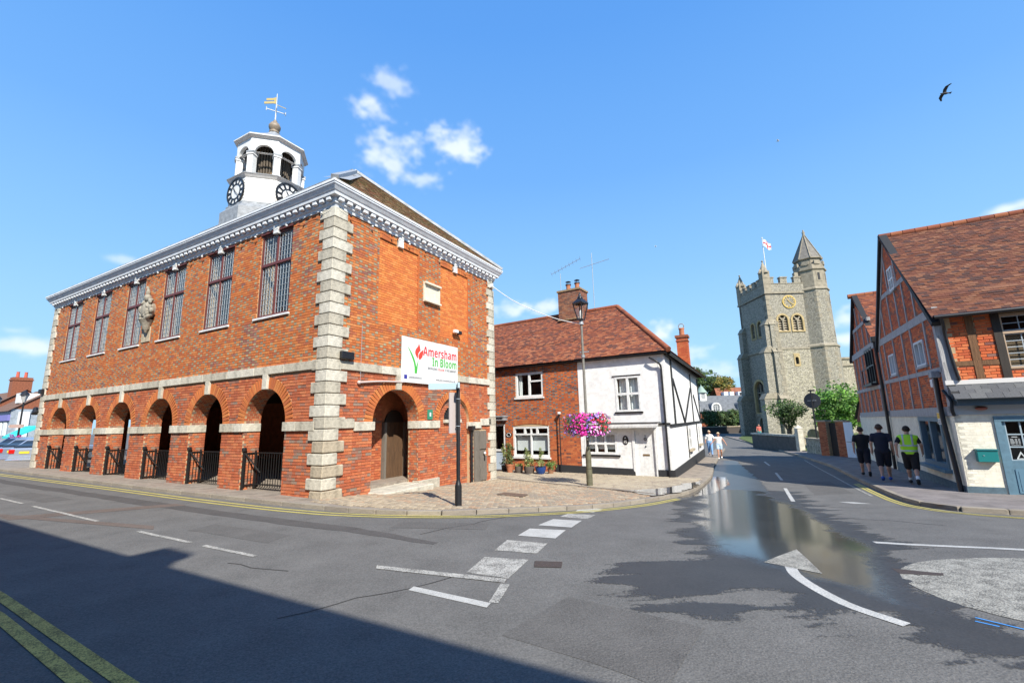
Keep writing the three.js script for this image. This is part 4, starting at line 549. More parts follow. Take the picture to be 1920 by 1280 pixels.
  const cb = thing('overhead_cable', 'white cable slung from the hall corner to the lamp post', 'cable', [.08, 7.45, -7.95]); mesh('cable', metric(tube([[0, 0, 0], [1.1, -.85, .2], [2.2, -1.5, .38], [3.2, -2.0, .54], [4.17, -2.35, .7]], .014, 5)), M.white, cb); mesh('anchor', metric(new THREE.BoxGeometry(.12, .16, .12)), M.white, cb);
}
// ================================================================ COTTAGES BY THE SETTS
const CF = FR([-2.2, 0, -12.25], [.9976, .06925]);           // fronts: u from the left, out of the wall towards the street
const CS = FR([6.27, 0, -11.68], [-.019, -1]);                // side wall of the white cottage, u going back
function winBars(F, u0, u1, y0, y1, cols, rows, fw, bw, w0, w1) { const m = new MB(); m.box(F, u0, u0 + fw, y0, y1, w0, w1).box(F, u1 - fw, u1, y0, y1, w0, w1).box(F, u0 + fw, u1 - fw, y1 - fw, y1, w0, w1).box(F, u0 + fw, u1 - fw, y0, y0 + fw, w0, w1); for (let i = 1; i < cols; i++) { const u = u0 + fw + (u1 - u0 - 2 * fw) * i / cols; m.box(F, u - bw / 2, u + bw / 2, y0 + fw, y1 - fw, w0 + .005, w1 - .005); } for (let i = 1; i < rows; i++) { const y = y0 + fw + (y1 - y0 - 2 * fw) * i / rows; m.box(F, u0 + fw, u1 - fw, y - bw / 2, y + bw / 2, w0 + .007, w1 - .007); } return m; }
function room(F, u0, u1, y0, y1, d, parent, m = M.darkWood) { const b = new MB(); b.quad(F.p(u0, y0, -d), F.p(u1, y0, -d), F.p(u1, y1, -d), F.p(u0, y1, -d)).quad(F.p(u0, y0, -.05), F.p(u0, y0, -d), F.p(u0, y1, -d), F.p(u0, y1, -.05)).quad(F.p(u1, y0, -d), F.p(u1, y0, -.05), F.p(u1, y1, -.05), F.p(u1, y1, -d)).quad(F.p(u0, y0, -.05), F.p(u1, y0, -.05), F.p(u1, y0, -d), F.p(u0, y0, -d)).quad(F.p(u0, y1, -d), F.p(u1, y1, -d), F.p(u1, y1, -.05), F.p(u0, y1, -.05)); return mesh('reveal', b.build(), m, parent); }
const pane = (F, u0, u1, y0, y1, w, parent) => new MB().quad(F.p(u0, y0, w), F.p(u1, y0, w), F.p(u1, y1, w), F.p(u0, y1, w)).mesh('pane', M.glass, parent);
function drape(F, u0, u1, y0, y1, w, parent, name = 'curtain') { const b = new MB(), n = Math.max(6, Math.round((u1 - u0) / .05)); for (let i = 0; i < n; i++) { const f = k => F.p(u0 + (u1 - u0) * k / n, 0, w + .02 * Math.sin(k * 1.9)); const a = f(i), c = f(i + 1); b.quad(V(a.x, y0, a.z), V(c.x, y0, c.z), V(c.x, y1, c.z), V(a.x, y1, a.z)); } return b.mesh(name, M.curtain, parent); }
const brickCot = thing('brick_cottage', 'brick cottage with tiled roof between the hall and the white cottage', 'house');
const whiteCot = thing('white_cottage', 'white painted corner cottage with black timbers and number 15 door', 'house');
{
  const bw = 4.5, ue = 8.46;
  // ---- brick half
  const oW = [[1.04, 2.62, 2.88, 4.1], [.83, 2.87, .02, 1.46]], dr = [-.55, .36, -.7, 1.6];
  mesh('wall', slab(CF, rect(-7, bw, -1.4, 4.5), [rect(...oW[0]), rect(...oW[1]), rect(...dr)], -.3, -.012), M.mortar, brickCot);
  const cc = (u, y, hd, h, h2) => hd && h < .75 && y > .9 ? pick([[.20, .20, .20], [.26, .23, .20], [.18, .15, .15]], h2) : h < .12 ? pick([[.26, .09, .06], [.20, .08, .06]], h2) : pick([[.58, .155, .05], [.52, .13, .045], [.63, .19, .065], [.45, .12, .05]], h2);
  emitBricks(layBricks({ ya: -.75, yb: 4.45, bounds: () => [-6.9, bw - .02], cuts: [...oW.map(r => rectCut(r[0], r[1], r[2], r[3] + (r[2] < 1 ? .24 : 0))), rectCut(...dr)], color: cc, s: 31 }), CF, brickCot, 60, .03, 'brick', .006);
  const nl = 22; for (let i = 0; i < nl; i++) { const u = .83 + 2.04 * (i + .5) / nl, o = mesh('lintel_brick', unitBox, colMat(pick([[.52, .16, .05], [.46, .12, .04], [.56, .2, .07]], hash(i, 9))), brickCot); o.position.copy(CF.p(u, 1.59 + .1 * (1 - ((i - 10.5) / 11) ** 2), -.01)); o.quaternion.copy(CF.q).multiply(new THREE.Quaternion().setFromAxisAngle(V(0, 0, 1), -(i - 10.5) * .018)); o.scale.set(.082, .22, .04); }
  { const w = part('window', brickCot), [a, b, c, d] = oW[0]; mesh('frame', winBars(CF, a, b, c, d, 2, 1, .1, .1, -.12, -.02).box(CF, a + .84, b - .1, c + .74, c + .82, -.11, -.02).build(), M.white, w); pane(CF, a + .1, b - .1, c + .1, d - .1, -.08, w); mesh('sill', new MB().box(CF, a - .05, b + .05, c - .08, c - .005, -.1, .07).build(), M.white, w); room(CF, a, b, c, d, 1.2, w); drape(CF, a + .1, a + .28, c + .1, d - .1, -.2, w); }
  { const w = part('window', brickCot), [a, b, c, d] = oW[1]; const m = winBars(CF, a, b, c, d, 2, 1, .1, .07, -.12, -.02); m.box(CF, a + .1, b - .1, d - .42, d - .34, -.11, -.015).box(CF, a + .62, a + .72, d - .36, d - .1, -.11, -.018).box(CF, b - .72, b - .62, d - .36, d - .1, -.11, -.018); mesh('frame', m.build(), M.white, w); mesh('arched_head', slab(CF, [[a, d - .02], [b, d - .02], [b, d + .04], [b - .5, d + .15], [(a + b) / 2, d + .19], [a + .5, d + .15], [a, d + .04]], [], -.1, -.015), M.white, w); pane(CF, a + .1, b - .1, c + .1, d - .1, -.08, w); mesh('sill', new MB().box(CF, a - .05, b + .06, c - .09, c - .005, -.1, .08).build(), M.white, w); room(CF, a, b, c, d, .9, w); mesh('blind', new MB().box(CF, a + .12, b - .12, c + .28, d - .46, -.2, -.19).build(), M.curtain, w); }
  { const d = part('door', brickCot); mesh('door_leaf', new MB().box(CF, dr[0] + .08, dr[1] - .12, -.7, .3, -.14, -.1).build(), mat([.38, .46, .55], .5), d); mesh('door_frame', new MB().box(CF, dr[1] - .12, dr[1], -.7, 1.6, -.15, -.03).box(CF, dr[0], dr[0] + .08, -.7, 1.6, -.15, -.03).box(CF, dr[0], dr[1], 1.5, 1.6, -.15, -.02).box(CF, dr[0], dr[1], .25, .34, -.15, -.05).build(), M.white, d); pane(CF, dr[0] + .08, dr[1] - .12, .34, 1.5, -.11, d); room(CF, dr[0], dr[1], .3, 1.6, .8, d); mesh('door_canopy', new MB().box(CF, -.9, .55, 1.95, 2.02, 0, .5).box(CF, -.86, .5, 1.78, 1.95, .0, .42).build(), M.leadSheet, d); }
  { const sgn = new THREE.CylinderGeometry(.14, .14, .025, 20).scale(1.25, 1, .9).rotateX(Math.PI / 2); const o = mesh('house_sign', metric(sgn.applyMatrix4(new THREE.Matrix4().multiplyMatrices(CF.m, tr(.58, 1.06, .01)))), M.black, brickCot); o.userData.label = 'small oval black house sign'; mesh('house_sign_face', metric(new THREE.TorusGeometry(.095, .012, 6, 20).scale(1.25, .9, 1).applyMatrix4(new THREE.Matrix4().multiplyMatrices(CF.m, tr(.58, 1.06, .024)))), M.white, brickCot); }
  // ---- white half: front, side wall, plinth
  const wW = [[6.26, 7.38, 2.02, 3.55], [4.68, 6.2, .2, 1.14]], wd = [6.93, 7.86, -.75, 1.26];
  mesh('wall', slab(CF, rect(bw, ue, -1.4, 4.5), [...wW.map(r => rect(...r)), rect(...wd)], -.3, .015), M.whitewash, whiteCot);
  mesh('wall', new MB().box(CS, -.02, 13.1, -1.6, 4.4, -.3, 0).build(), M.whitewash, whiteCot);
  mesh('wall', new MB().box(FR([-2, 0, -19], [1, 0]), -1, 7.9, -1, 4.4, -.2, 0).build(), M.whitewash, whiteCot);
  const bk = new MB(); reseed(3); for (let j = 0; j < 16; j++) for (let i = 0; i < 16; i++) { const u = bw + .1 + i * .235 + (j % 2) * .11, y = -.35 + j * .083; if (u > ue - .2 || (u > wd[0] - .2 && u < wd[1] + .02) || (u > 4.5 && u < 6.25 && y > .06)) continue; bk.box(CF, u, u + .215, y, y + .07, .0, .017 + rnd() * .004); } for (let j = 0; j < 22; j++) for (let i = 0; i < 54; i++) { const u = .15 + i * .235 + (j % 2) * .11, y = -.35 + j * .078; if (u > 12.8) continue; bk.box(CS, u, u + .215, y, y + .066, -.01, .003 + rnd() * .004); } const bo = mesh('painted_bricks', bk.build(), M.whitewash, whiteCot); bo.userData.kind = 'stuff';
  const tar = mat([.028, .029, .032], .75, { map: grainS(2) });
  mesh('plinth', [slab(CF, [[bw - 1.3, -1.4], [wd[0], -1.4], [wd[0], -.5], [wd[0] - .12, -.36], [bw - 1.3, -.3]], [], 0, .06), new MB().box(CF, wd[1] + .02, ue + .05, -1.4, -.36, 0, .06).box(CS, -.08, 13.1, -1.6, -.36, 0, .06).build()], tar, whiteCot);
  { const w = part('window', whiteCot), [a, b, c, d] = wW[0]; mesh('frame', winBars(CF, a, b, c, d, 2, 2, .09, .1, -.1, .03).build(), M.white, w); pane(CF, a + .09, b - .09, c + .09, d - .09, -.05, w); mesh('sill', new MB().box(CF, a - .06, b + .06, c - .07, c - .005, -.05, .07).build(), M.black, w); room(CF, a, b, c, d, .8, w); drape(CF, a + .12, (a + b) / 2 - .03, c + .1, d - .1, -.2, w); drape(CF, (a + b) / 2 + .03, b - .12, c + .1, d - .1, -.21, w); mesh('head_drip', new MB().box(CF, a - .1, b + .05, d + .01, d + .05, .0, .05).build(), M.black, w); }
  { const w = part('window', whiteCot), [a, b, c, d] = wW[1]; mesh('frame', winBars(CF, a, b, c, d, 3, 2, .1, .09, -.1, .03).build(), M.white, w); pane(CF, a + .1, b - .1, c + .1, d - .1, -.05, w); mesh('sill', new MB().box(CF, a - .1, b + .12, c - .08, c - .005, -.05, .08).build(), M.black, w); room(CF, a, b, c, d, .8, w); drape(CF, a + .12, b - .12, c + .22, d - .1, -.2, w); }
  { const d = part('door', whiteCot); d.userData.label = 'white plank door with black knocker'; const m = new MB(); for (let i = 0; i < 5; i++) m.box(CF, wd[0] + .06 + i * .162, wd[0] + .218 + i * .162, -.7, 1.2, -.08, -.03); mesh('door_leaf', m.build(), M.white, d); mesh('door_frame', new MB().box(CF, wd[0] - .06, wd[0] + .05, -.75, 1.3, -.08, .05).box(CF, wd[1] - .05, wd[1] + .06, -.75, 1.3, -.08, .05).box(CF, wd[0], wd[1], 1.2, 1.3, -.08, .045).build(), M.white, d); const kn = new MB(); kn.geo(new THREE.TorusGeometry(.05, .014, 6, 14), new THREE.Matrix4().multiplyMatrices(CF.m, tr(7.42, .86, -.01))); kn.geo(new THREE.SphereGeometry(.035, 8, 6), new THREE.Matrix4().multiplyMatrices(CF.m, tr(7.42, .56, -.02))); kn.geo(new THREE.BoxGeometry(.02, .1, .02), new THREE.Matrix4().multiplyMatrices(CF.m, tr(7.42, 1.0, -.02))); mesh('knocker', kn.build(), M.black, d); mesh('letter_plate', new MB().box(CF, 7.28, 7.56, .18, .25, -.03, -.015).build(), mat([.3, .2, .1], .4, { metalness: .6 }), d); mesh('step', new MB().box(CF, 6.7, 8.3, -1.0, -.66, 0, .4).build(), M.stone, d); }
  { const c = part('porch_canopy', whiteCot); mesh('canopy_board', new MB().box(CF, 5.55, 8.1, 1.5, 1.53, .01, .42).box(CF, 5.55, 8.1, 1.4, 1.5, .38, .42).build(), M.white, c); const sc = new MB(); for (let i = 0; i < 42; i++) sc.box(CF, 5.56 + i * .0605, 5.6 + i * .0605, 1.34, 1.42, .385, .415); mesh('fringe', sc.build(), M.white, c); mesh('lead_top', new MB().box(CF, 5.5, 8.12, 1.53, 1.56, 0, .45).build(), M.blackMatt, c); }
  { const o = mesh('house_number', metric(new THREE.CylinderGeometry(.15, .15, .02, 24).scale(.85, 1, 1.3).rotateX(Math.PI / 2).applyMatrix4(new THREE.Matrix4().multiplyMatrices(CF.m, tr(6.58, .82, .03)))), M.black, whiteCot); o.userData.label = 'oval black house plate with number 15'; const nb = new MB(); for (const [a, b, c, d] of [[6.52, 6.54, .7, .82], [6.57, 6.59, .76, .82], [6.57, 6.64, .8, .82], [6.57, 6.64, .75, .77], [6.62, 6.64, .7, .76], [6.57, 6.64, .695, .715]]) nb.box(CF, a, b, c, d, .04, .046); mesh('numeral', nb.build(), M.white, whiteCot); const nb2 = new MB(); nb2.geo(new THREE.SphereGeometry(.035, 8, 6).scale(1.3, .8, .3), new THREE.Matrix4().multiplyMatrices(CF.m, tr(6.58, .91, .042, 0, 0, .4))); mesh('plate_motif', nb2.build(), M.white, whiteCot); }
  mesh('string_board', new MB().box(CF, 8.05, ue + .05, 1.44, 1.52, 0, .06).box(CS, -.06, 13.1, 1.36, 1.46, 0, .07).build(), M.blackMatt, whiteCot);
  const tb = (a, b, w) => { const m = new MB(); const P = CS.p(a[0], a[1], 0), Q = CS.p(b[0], b[1], 0), d = Q.clone().sub(P).normalize(), s = d.clone().cross(V(1, 0, 0)).multiplyScalar(w / 2); const o = V(.045, 0, 0); m.hexa([P.clone().sub(s).add(o), Q.clone().sub(s).add(o), Q.clone().add(s).add(o), P.clone().add(s).add(o), P.clone().sub(s), Q.clone().sub(s), Q.clone().add(s), P.clone().add(s)]); return mesh('timber', m.build(), M.blackMatt, whiteCot); };
  tb([1.4, 1.4], [1.4, 4.3], .28); tb([4.6, 1.5], [1.7, 3.4], .18); tb([4.7, 1.5], [8.2, 3.3], .18); tb([8.6, 1.4], [8.6, 4.2], .2); tb([12.6, 1.4], [12.6, 4.2], .22); tb([12.4, 1.5], [9.6, 3.0], .16); tb([5.2, -.3], [5.2, 1.3], .12); tb([9.8, -.3], [9.8, 1.3], .12);
  for (const u of [6.2, 11]) { const w = part('window', whiteCot); mesh('frame', winBars(CS, u - .5, u + .5, .1, 1.2, 2, 2, .08, .05, .0, .03).build(), M.white, w); mesh('pane', new MB().box(CS, u - .42, u + .42, .18, 1.12, .0, .008).build(), mat([.02, .025, .03], .05), w); mesh('sill', new MB().box(CS, u - .6, u + .6, -.02, .09, 0, .16).build(), M.stoneDark, w); }
  { const dp = mesh('downpipe', [metric(tube([CF.p(7.9, 4.25, .2), CF.p(8.2, 4.05, .2), CF.p(8.32, 3.9, .12), CF.p(8.34, 3.4, .1)], .04, 8)), metric(tube([CF.p(8.34, 3.5, .1), CF.p(8.34, -.75, .1)], .042, 8))], M.black, whiteCot); mesh('gutter', [metric(tube([CF.p(bw - .1, 4.42, .22), CF.p(ue + .2, 4.42, .22)], .055, 8)), metric(tube([V(6.5, 4.36, -11.5), V(6.5, 4.3, -24.8)], .055, 8))], M.black, whiteCot); mesh('gutter', metric(tube([CF.p(-6.8, 4.42, .2), CF.p(bw - .15, 4.42, .2)], .05, 8)), M.black, brickCot); mesh('eaves_board', new MB().box(CF, -6.9, bw, 4.36, 4.5, 0, .1).build(), M.darkWood, brickCot); mesh('eaves_board', new MB().box(CF, bw, ue + .1, 4.36, 4.5, .02, .1).box(CS, -.1, 13.1, 4.3, 4.42, 0, .1).build(), M.darkWood, whiteCot); }
  // ---- roof: one long tiled slope with a hip at the corner, split at the party line
  const EY = 4.47, RY = 7.45, back = 2.8, sV = CF.p(0, RY, -back).sub(CF.p(0, EY, .28)), sl = sV.length();
  layTiles({ o: CF.p(0, EY, .28), t: CF.t, s: sV, len: sl, bounds: () => [-6.9, bw], parent: brickCot, seedv: 11 });
  layTiles({ o: CF.p(0, EY, .28), t: CF.t, s: sV, len: sl, bounds: v => [bw, 8.75 - (8.75 - 5.65) * v / sl], parent: whiteCot, n: 30, seedv: 12 });
  const corner = CF.p(8.75, EY, .28), rend = CF.p(5.65, RY, -back), sEnd = V(6.58, 4.3, -24.8), rBack = V(3.4, 7.3, -24.8);
  const under = new MB(); under.quad(CF.p(-6.9, EY - .02, .26), CF.p(8.7, EY - .02, .26), CF.p(5.65, RY - .02, -back), CF.p(-6.9, RY - .02, -back)); under.quad(corner.clone().add(V(0, -.02, 0)), sEnd, rBack, rend.clone().add(V(0, -.02, 0))); under.quad(CF.p(-6.9, RY - .02, -back), rend, rBack, V(-6, 4.4, -19)); under.tri(sEnd, V(.2, 4.3, -24.8), rBack); mesh('roof_deck', under.build(), mat([.12, .05, .03], .95), whiteCot);
  { const o = corner.clone(), t = sEnd.clone().sub(corner).normalize(), s0 = rBack.clone().sub(sEnd), s = s0.clone().addScaledVector(t, -s0.dot(t)), len = s.length(), tl = corner.distanceTo(sEnd), off = rend.clone().sub(corner).dot(t); layTiles({ o, t, s, len, bounds: v => [off * v / len, tl], parent: whiteCot, seedv: 14 }); }
  const rt = (a, b, n, parent) => { const g = metric(new THREE.CylinderGeometry(.13, .13, 1, 10, 1, true, -Math.PI / 2, Math.PI)); for (let i = 0; i < n; i++) { const p = a.clone().lerp(b, (i + .5) / n), d = b.clone().sub(a), o = mesh('ridge_tile', g, colMat(pick(tilePal.slice(0, 4), hash(i, 5))), parent, p.toArray()); o.quaternion.setFromUnitVectors(V(0, 1, 0), d.clone().normalize()); if (Math.abs(d.y) < d.length() * .3) o.quaternion.multiply(new THREE.Quaternion().setFromAxisAngle(V(0, 1, 0), 0)); o.scale.set(1, d.length() / n - .01, 1); } };
  const rt2 = (a, b, n, parent) => { const g = metric(new THREE.CylinderGeometry(.12, .12, 1, 10)); for (let i = 0; i < n; i++) { const p = a.clone().lerp(b, (i + .5) / n), d = b.clone().sub(a), o = mesh('ridge_tile', g, colMat(pick(tilePal.slice(0, 4), hash(i, 5))), parent, p.toArray()); o.quaternion.setFromUnitVectors(V(0, 1, 0), d.normalize()); o.scale.set(1, a.distanceTo(b) / n - .012, 1); } };
  rt2(CF.p(-6.9, RY, -back), CF.p(bw, RY, -back), 34, brickCot); rt2(CF.p(bw, RY, -back), rend, 4, whiteCot); rt2(corner.clone().add(V(0, .03, 0)), rend, 15, whiteCot);
  // ---- chimney on the ridge, with two pots
  { const c = part('chimney', brickCot), F = CF.off(2.55, -2.2), F2 = FR(F.p(1.3, 0, 0).toArray(), [F.n.x * -1, F.n.z * -1]); const col = (u, y, hd, h, h2) => pick([[.33, .13, .07], [.26, .10, .06], [.38, .17, .09], [.20, .10, .07], [.30, .15, .10]], h2); mesh('stack', new MB().box(F, .01, 1.29, 6.2, 8.62, -1.0, -.012).build(), M.mortar, c); emitBricks(layBricks({ ya: 6.4, yb: 8.6, bounds: () => [0, 1.3], color: col, s: 41 }), F, c, 0, .03, 'brick', .008); emitBricks(layBricks({ ya: 6.4, yb: 8.6, bounds: () => [.0, 1.0], color: col, s: 42 }), F2, c, 0, .03, 'brick', .008); mesh('cap', new MB().box(F, -.05, 1.35, 8.6, 8.7, -1.05, .05).box(F, -.04, 1.34, 7.0, 7.06, -1.0, .08).build(), mat([.40, .27, .15], .95, { map: blotS(2) }), c); for (const u of [.42, .95]) { const p = F.p(u, 0, -.5); mesh('chimney_pot', metric(lathe([[.13, 8.68], [.15, 8.75], [.12, 8.8], [.12, 9.05], [.15, 9.07], [.15, 9.1]], 14).translate(p.x, 0, p.z)), M.terracotta, c); mesh('cowl', [metric(cyl(.16, .16, .05, 12, p.x, 9.08, p.z)), metric(cyl(.16, .06, .05, 12, p.x, 9.27, p.z)), ...[0, 1, 2].map(k => metric(cyl(.012, .012, .18, 5, p.x + .12 * Math.cos(k * 2.1), 9.1, p.z + .12 * Math.sin(k * 2.1))))], M.black, c); } }
  { const c = part('chimney', whiteCot); const F = FR([5.35, 0, -21.8], [1, 0]), F2 = FR([6.0, 0, -21.8], [0, -1]); mesh('stack', new MB().box(F, .01, .64, 3.8, 6.75, -.64, -.012).build(), M.mortar, c); const col = (u, y, hd, h, h2) => pick([[.56, .13, .045], [.50, .10, .035], [.60, .17, .06]], h2); emitBricks(layBricks({ ya: 4.0, yb: 6.7, bounds: () => [0, .65], color: col, s: 44, header: false }), F, c); emitBricks(layBricks({ ya: 4.0, yb: 6.7, bounds: () => [0, .65], color: col, s: 45, header: false }), F2, c); mesh('cap', new MB().box(F, -.07, .72, 6.7, 6.85, -.71, .07).box(F, -.04, .69, 6.45, 6.52, -.68, .04).build(), mat([.36, .12, .06], .9, { map: blotS(3) }), c); mesh('chimney_pot', metric(lathe([[.19, 6.84], [.16, 6.9], [.15, 7.25], [.18, 7.28], [.18, 7.34], [.12, 7.34]], 14).translate(5.68, 0, -22.12)), M.terracotta, c); mesh('cowl', metric(new THREE.TorusGeometry(.16, .03, 6, 14).translate(5.68, 7.48, -22.12)), M.leadSheet, c); }
  // aerials
  const aer = (lb, F, u, y0, y1, b0, b1, nEl, tilt) => { const p = F.p(u, y0, 0), t = thing('tv_aerial', lb, 'aerial', p.toArray(), 0, 'aerials on the cottage chimney'); const Q = (a, y) => { const q = F.p(u + a, y, 0); return [q.x - p.x, q.y - p.y, q.z - p.z]; }; mesh('mast', metric(tube([Q(0, y0), Q(0, y1)], .018, 6)), M.lead, t); mesh('boom', metric(tube([Q(...b0), Q(...b1)], .014, 6)), M.lead, t); const g = new MB(); for (let i = 0; i < nEl; i++) { const k = i / (nEl - 1), a = V(...Q(b0[0] + (b1[0] - b0[0]) * k, b0[1] + (b1[1] - b0[1]) * k)), d = CF.n.clone().multiplyScalar(.32).add(V(.12, tilt, 0)); g.bar(a.clone().sub(d), a.clone().add(d), .006); } mesh('elements', g.build(), M.lead, t); mesh('clamp', metric(new THREE.BoxGeometry(.1, .1, .12)), M.blackMatt, t); return t; };
  const AF = CF.off(0, -2.8); aer('tv aerial on a short mast left of the cottage chimney', AF, 2.46, 8.3, 9.9, [-.55, 10.0 - .03], [1.25, 10.52], 9, 0); aer('tall cross shaped tv aerial right of the cottage chimney', AF, 4.4, 7.5, 10.68, [-.72, 9.95], [.95, 10.12], 7, -.1);
}
// ================================================================ STREET FURNITURE AND POTS
{
  const lp = thing('lamp_post', 'tall lamp post with a four sided lantern and flower ring', 'lamp post', [4.27, G(4.27, -7.24), -7.24]);
  const grn = mat([.16, .15, .09], .6, { map: blotS(2) });
  mesh('base', metric(lathe([[.105, 0], [.105, .55], [.095, .57], [.095, 1.05], [.085, 1.12], [.05, 1.3], [.045, 1.4]], 16)), grn, lp); mesh('door_seam', metric(new THREE.TorusGeometry(.1, .008, 5, 20).rotateX(Math.PI / 2).translate(0, .56, 0)), M.blackMatt, lp);
  mesh('column', metric(cyl(.05, .042, 4.35, 12, 0, 1.3, 0)), mat([.25, .235, .20], .6, { map: blotS(2) }), lp); mesh('collar', [metric(cyl(.07, .07, .1, 10, 0, 4.35, 0)), metric(cyl(.09, .05, .16, 10, 0, 5.55, 0))], M.leadSheet, lp); mesh('ladder_bar', metric(new THREE.BoxGeometry(.34, .035, .035).translate(.06, 4.55, 0)), M.leadSheet, lp);
  const ln = part('lantern', lp); const lnB = .12, lnT = .27, y0 = 5.72, y1 = 6.32; const fr = new MB(), pn = []; for (let k = 0; k < 4; k++) { const a = k * Math.PI / 2 + Math.PI / 4 + .3, b = a + Math.PI / 2, c = (r, t, y) => V(r * Math.cos(t), y, r * Math.sin(t)); fr.bar(c(lnB, a, y0), c(lnT, a, y1), .016); fr.bar(c(lnT, a, y1), c(lnT, b, y1), .022); fr.bar(c(lnB, a, y0), c(lnB, b, y0), .018); fr.quad(c(lnT + .03, a, y1 + .02), c(lnT + .03, b, y1 + .02), c(.1, b, y1 + .2), c(.1, a, y1 + .2)); new MB().quad(c(lnB, a, y0), c(lnB, b, y0), c(lnT, b, y1), c(lnT, a, y1)).mesh('pane', M.glass, ln); } fr.geo(lathe([[.1, y1 + .2], [.09, y1 + .26], [.05, y1 + .28], [.06, y1 + .33], [.03, y1 + .38], [.0, y1 + .46]], 10)); mesh('frame', fr.build(), M.black, ln); mesh('bulb', metric(lathe([[0, 5.75], [.05, 5.78], [.05, 6.0], [.02, 6.08], [0, 6.08]], 10)), mat([.8, .8, .75], .4), ln);
  // flower ring
  reseed(21); const fb = thing('flower_basket', 'ring of pink, purple and red flowers round the lamp post', 'flower basket', [4.27, 1.55, -7.24]); const fl = [], lv = []; const R = .52;
  for (let i = 0; i < 5200; i++) { const a = rr(0, 6.283), e = rdir(), k = Math.pow(rnd(), .4); const p = V((R + e.x * .3 * k) * Math.cos(a), e.y * .36 * k + (e.y > 0 ? .05 : 0), (R + e.x * .3 * k) * Math.sin(a)); if (i % 2) lv.push([p, rr(.025, .05), pick([[.06, .13, .03], [.04, .09, .02], [.12, .18, .04]], rnd()), rdir()]); else if (k > .72) { const s = vnoise(a * 2.2 + 3, p.y * 3 + 5, 0, 2); const pal = s < .38 ? [[.62, .02, .30], [.70, .04, .38], [.55, .015, .22]] : s < .58 ? [[.25, .10, .55], [.35, .18, .65], [.5, .35, .7]] : s < .72 ? [[.55, .03, .06], [.42, .02, .04]] : [[.70, .05, .42], [.62, .12, .5], [.8, .5, .7]]; fl.push([p.multiplyScalar(1.05), rr(.028, .048), pick(pal, rnd()), V(p.x, p.y * .6 + .15, p.z).normalize().add(rdir().multiplyScalar(.5)).normalize()]); } }
  mesh('foliage', leaves(lv), M.leaf, fb); mesh('flowers', leaves(fl, .9), M.vcPlain, fb); mesh('hoop', [metric(new THREE.TorusGeometry(.4, .02, 6, 24).rotateX(Math.PI / 2).translate(0, -.25, 0)), metric(new THREE.BoxGeometry(.8, .03, .03).translate(0, -.25, 0)), metric(new THREE.BoxGeometry(.03, .03, .8).translate(0, -.25, 0))], M.iron, fb);
  // slim black post before the brick cottage
  const g1 = G(1.15, -12.02); const sp = thing('slim_post', 'slim black post with a white cap against the brick cottage', 'post', [1.3, g1, -11.85]); mesh('pole', metric(cyl(.028, .024, 2.62, 8)), M.black, sp); mesh('cap', metric(new RoundedBoxGeometry(.13, .11, .13, 1, .03).translate(0, 2.7, 0)), M.white, sp); mesh('collar', metric(cyl(.05, .05, .07, 8, 0, 2.58, 0)), M.black, sp);
  // finger post by the hall
  const gp = G(3.63, -.65); const fp = thing('sign_post', 'black street sign post with an edge-on blue grey fingerboard', 'sign post', [3.62, gp, -.65]); mesh('pole', metric(lathe([[.075, 0], [.075, .42], [.065, .46], [.045, .52], [.042, .56], [.042, 2.62], [.0, 2.64]], 14)), M.black, fp); const ar = new Frame([0, 0, 0], [.876, -.482]); mesh('fingerboard', new MB().box(FR([0, 0, 0], [.82, -.55]), -.66, .04, 2.52, 2.66, -.02, .02).box(FR([0, 0, 0], [.6, .75]), -.02, .3, 2.53, 2.65, -.02, .02).build(), mat([.36, .47, .52], .5), fp); mesh('plate', new MB().box(FR([-.1, 0, .0], [.3, -.95]), -.15, .15, 1.55, 2.45, -.012, .012).build(), mat([.42, .36, .34], .5), fp); mesh('band', [metric(new THREE.TorusGeometry(.046, .008, 5, 14).rotateX(Math.PI / 2).translate(0, 1.7, 0)), metric(new THREE.TorusGeometry(.046, .008, 5, 14).rotateX(Math.PI / 2).translate(0, 2.3, 0))], M.lead, fp);
  // pots along the brick cottage
  reseed(40); const pot = (name, lb, x, z, prof, m, plants) => { const y = G(x, z), t = thing(name, lb, 'planter', [x, y - .01, z], 0, 'planters along the brick cottage'); mesh('pot', metric(lathe(prof, 18)), m, t); mesh('soil', metric(new THREE.CylinderGeometry(prof[prof.length - 1][0] * .9, prof[prof.length - 1][0] * .9, .03, 14).translate(0, prof[prof.length - 1][1] - .04, 0)), mat([.03, .022, .015], 1), t); for (const [n, c, r, cl, per, sz, cols, cr] of plants) mesh(n, crown(c, ...r, cl, per, sz, cols, cr), M.leaf, t); return t; };
  const wood = mat([.15, .12, .10], .9, { map: rep(woodT, 3) }); const olive = [[.12, .17, .04], [.08, .13, .03], [.20, .22, .06]], yel = [[.22, .26, .08], [.14, .2, .05], [.32, .33, .14]];
  pot('flower_pot', 'terracotta pot with a tall leafy shrub by the cottage door', -.9, -10.95, [[.12, 0], [.17, .3], [.2, .32], [.2, .4]], M.terracotta, [['shrub', [-.08, .85, 0], [.32, .5, .3], 50, 22, .045, olive, .13], ['twig', [-.05, .5, 0], [.1, .2, .1], 8, 14, .03, olive, .1]]);
  pot('wooden_tub', 'small weathered wooden tub with low green plants', -.4, -10.9, [[.15, 0], [.19, .18], [.19, .33]], wood, [['plants', [0, .38, 0], [.14, .08, .14], 14, 16, .03, [[.15, .24, .05], [.2, .3, .1]], .06]]);
  pot('wooden_tub', 'wider wooden tub with a pale climbing plant', .14, -10.88, [[.19, 0], [.24, .18], [.24, .34]], wood, [['plants', [0, .6, 0], [.22, .34, .2], 34, 20, .04, yel, .12], ['tall_stem', [-.14, .95, 0], [.08, .25, .08], 12, 14, .035, yel, .07]]);
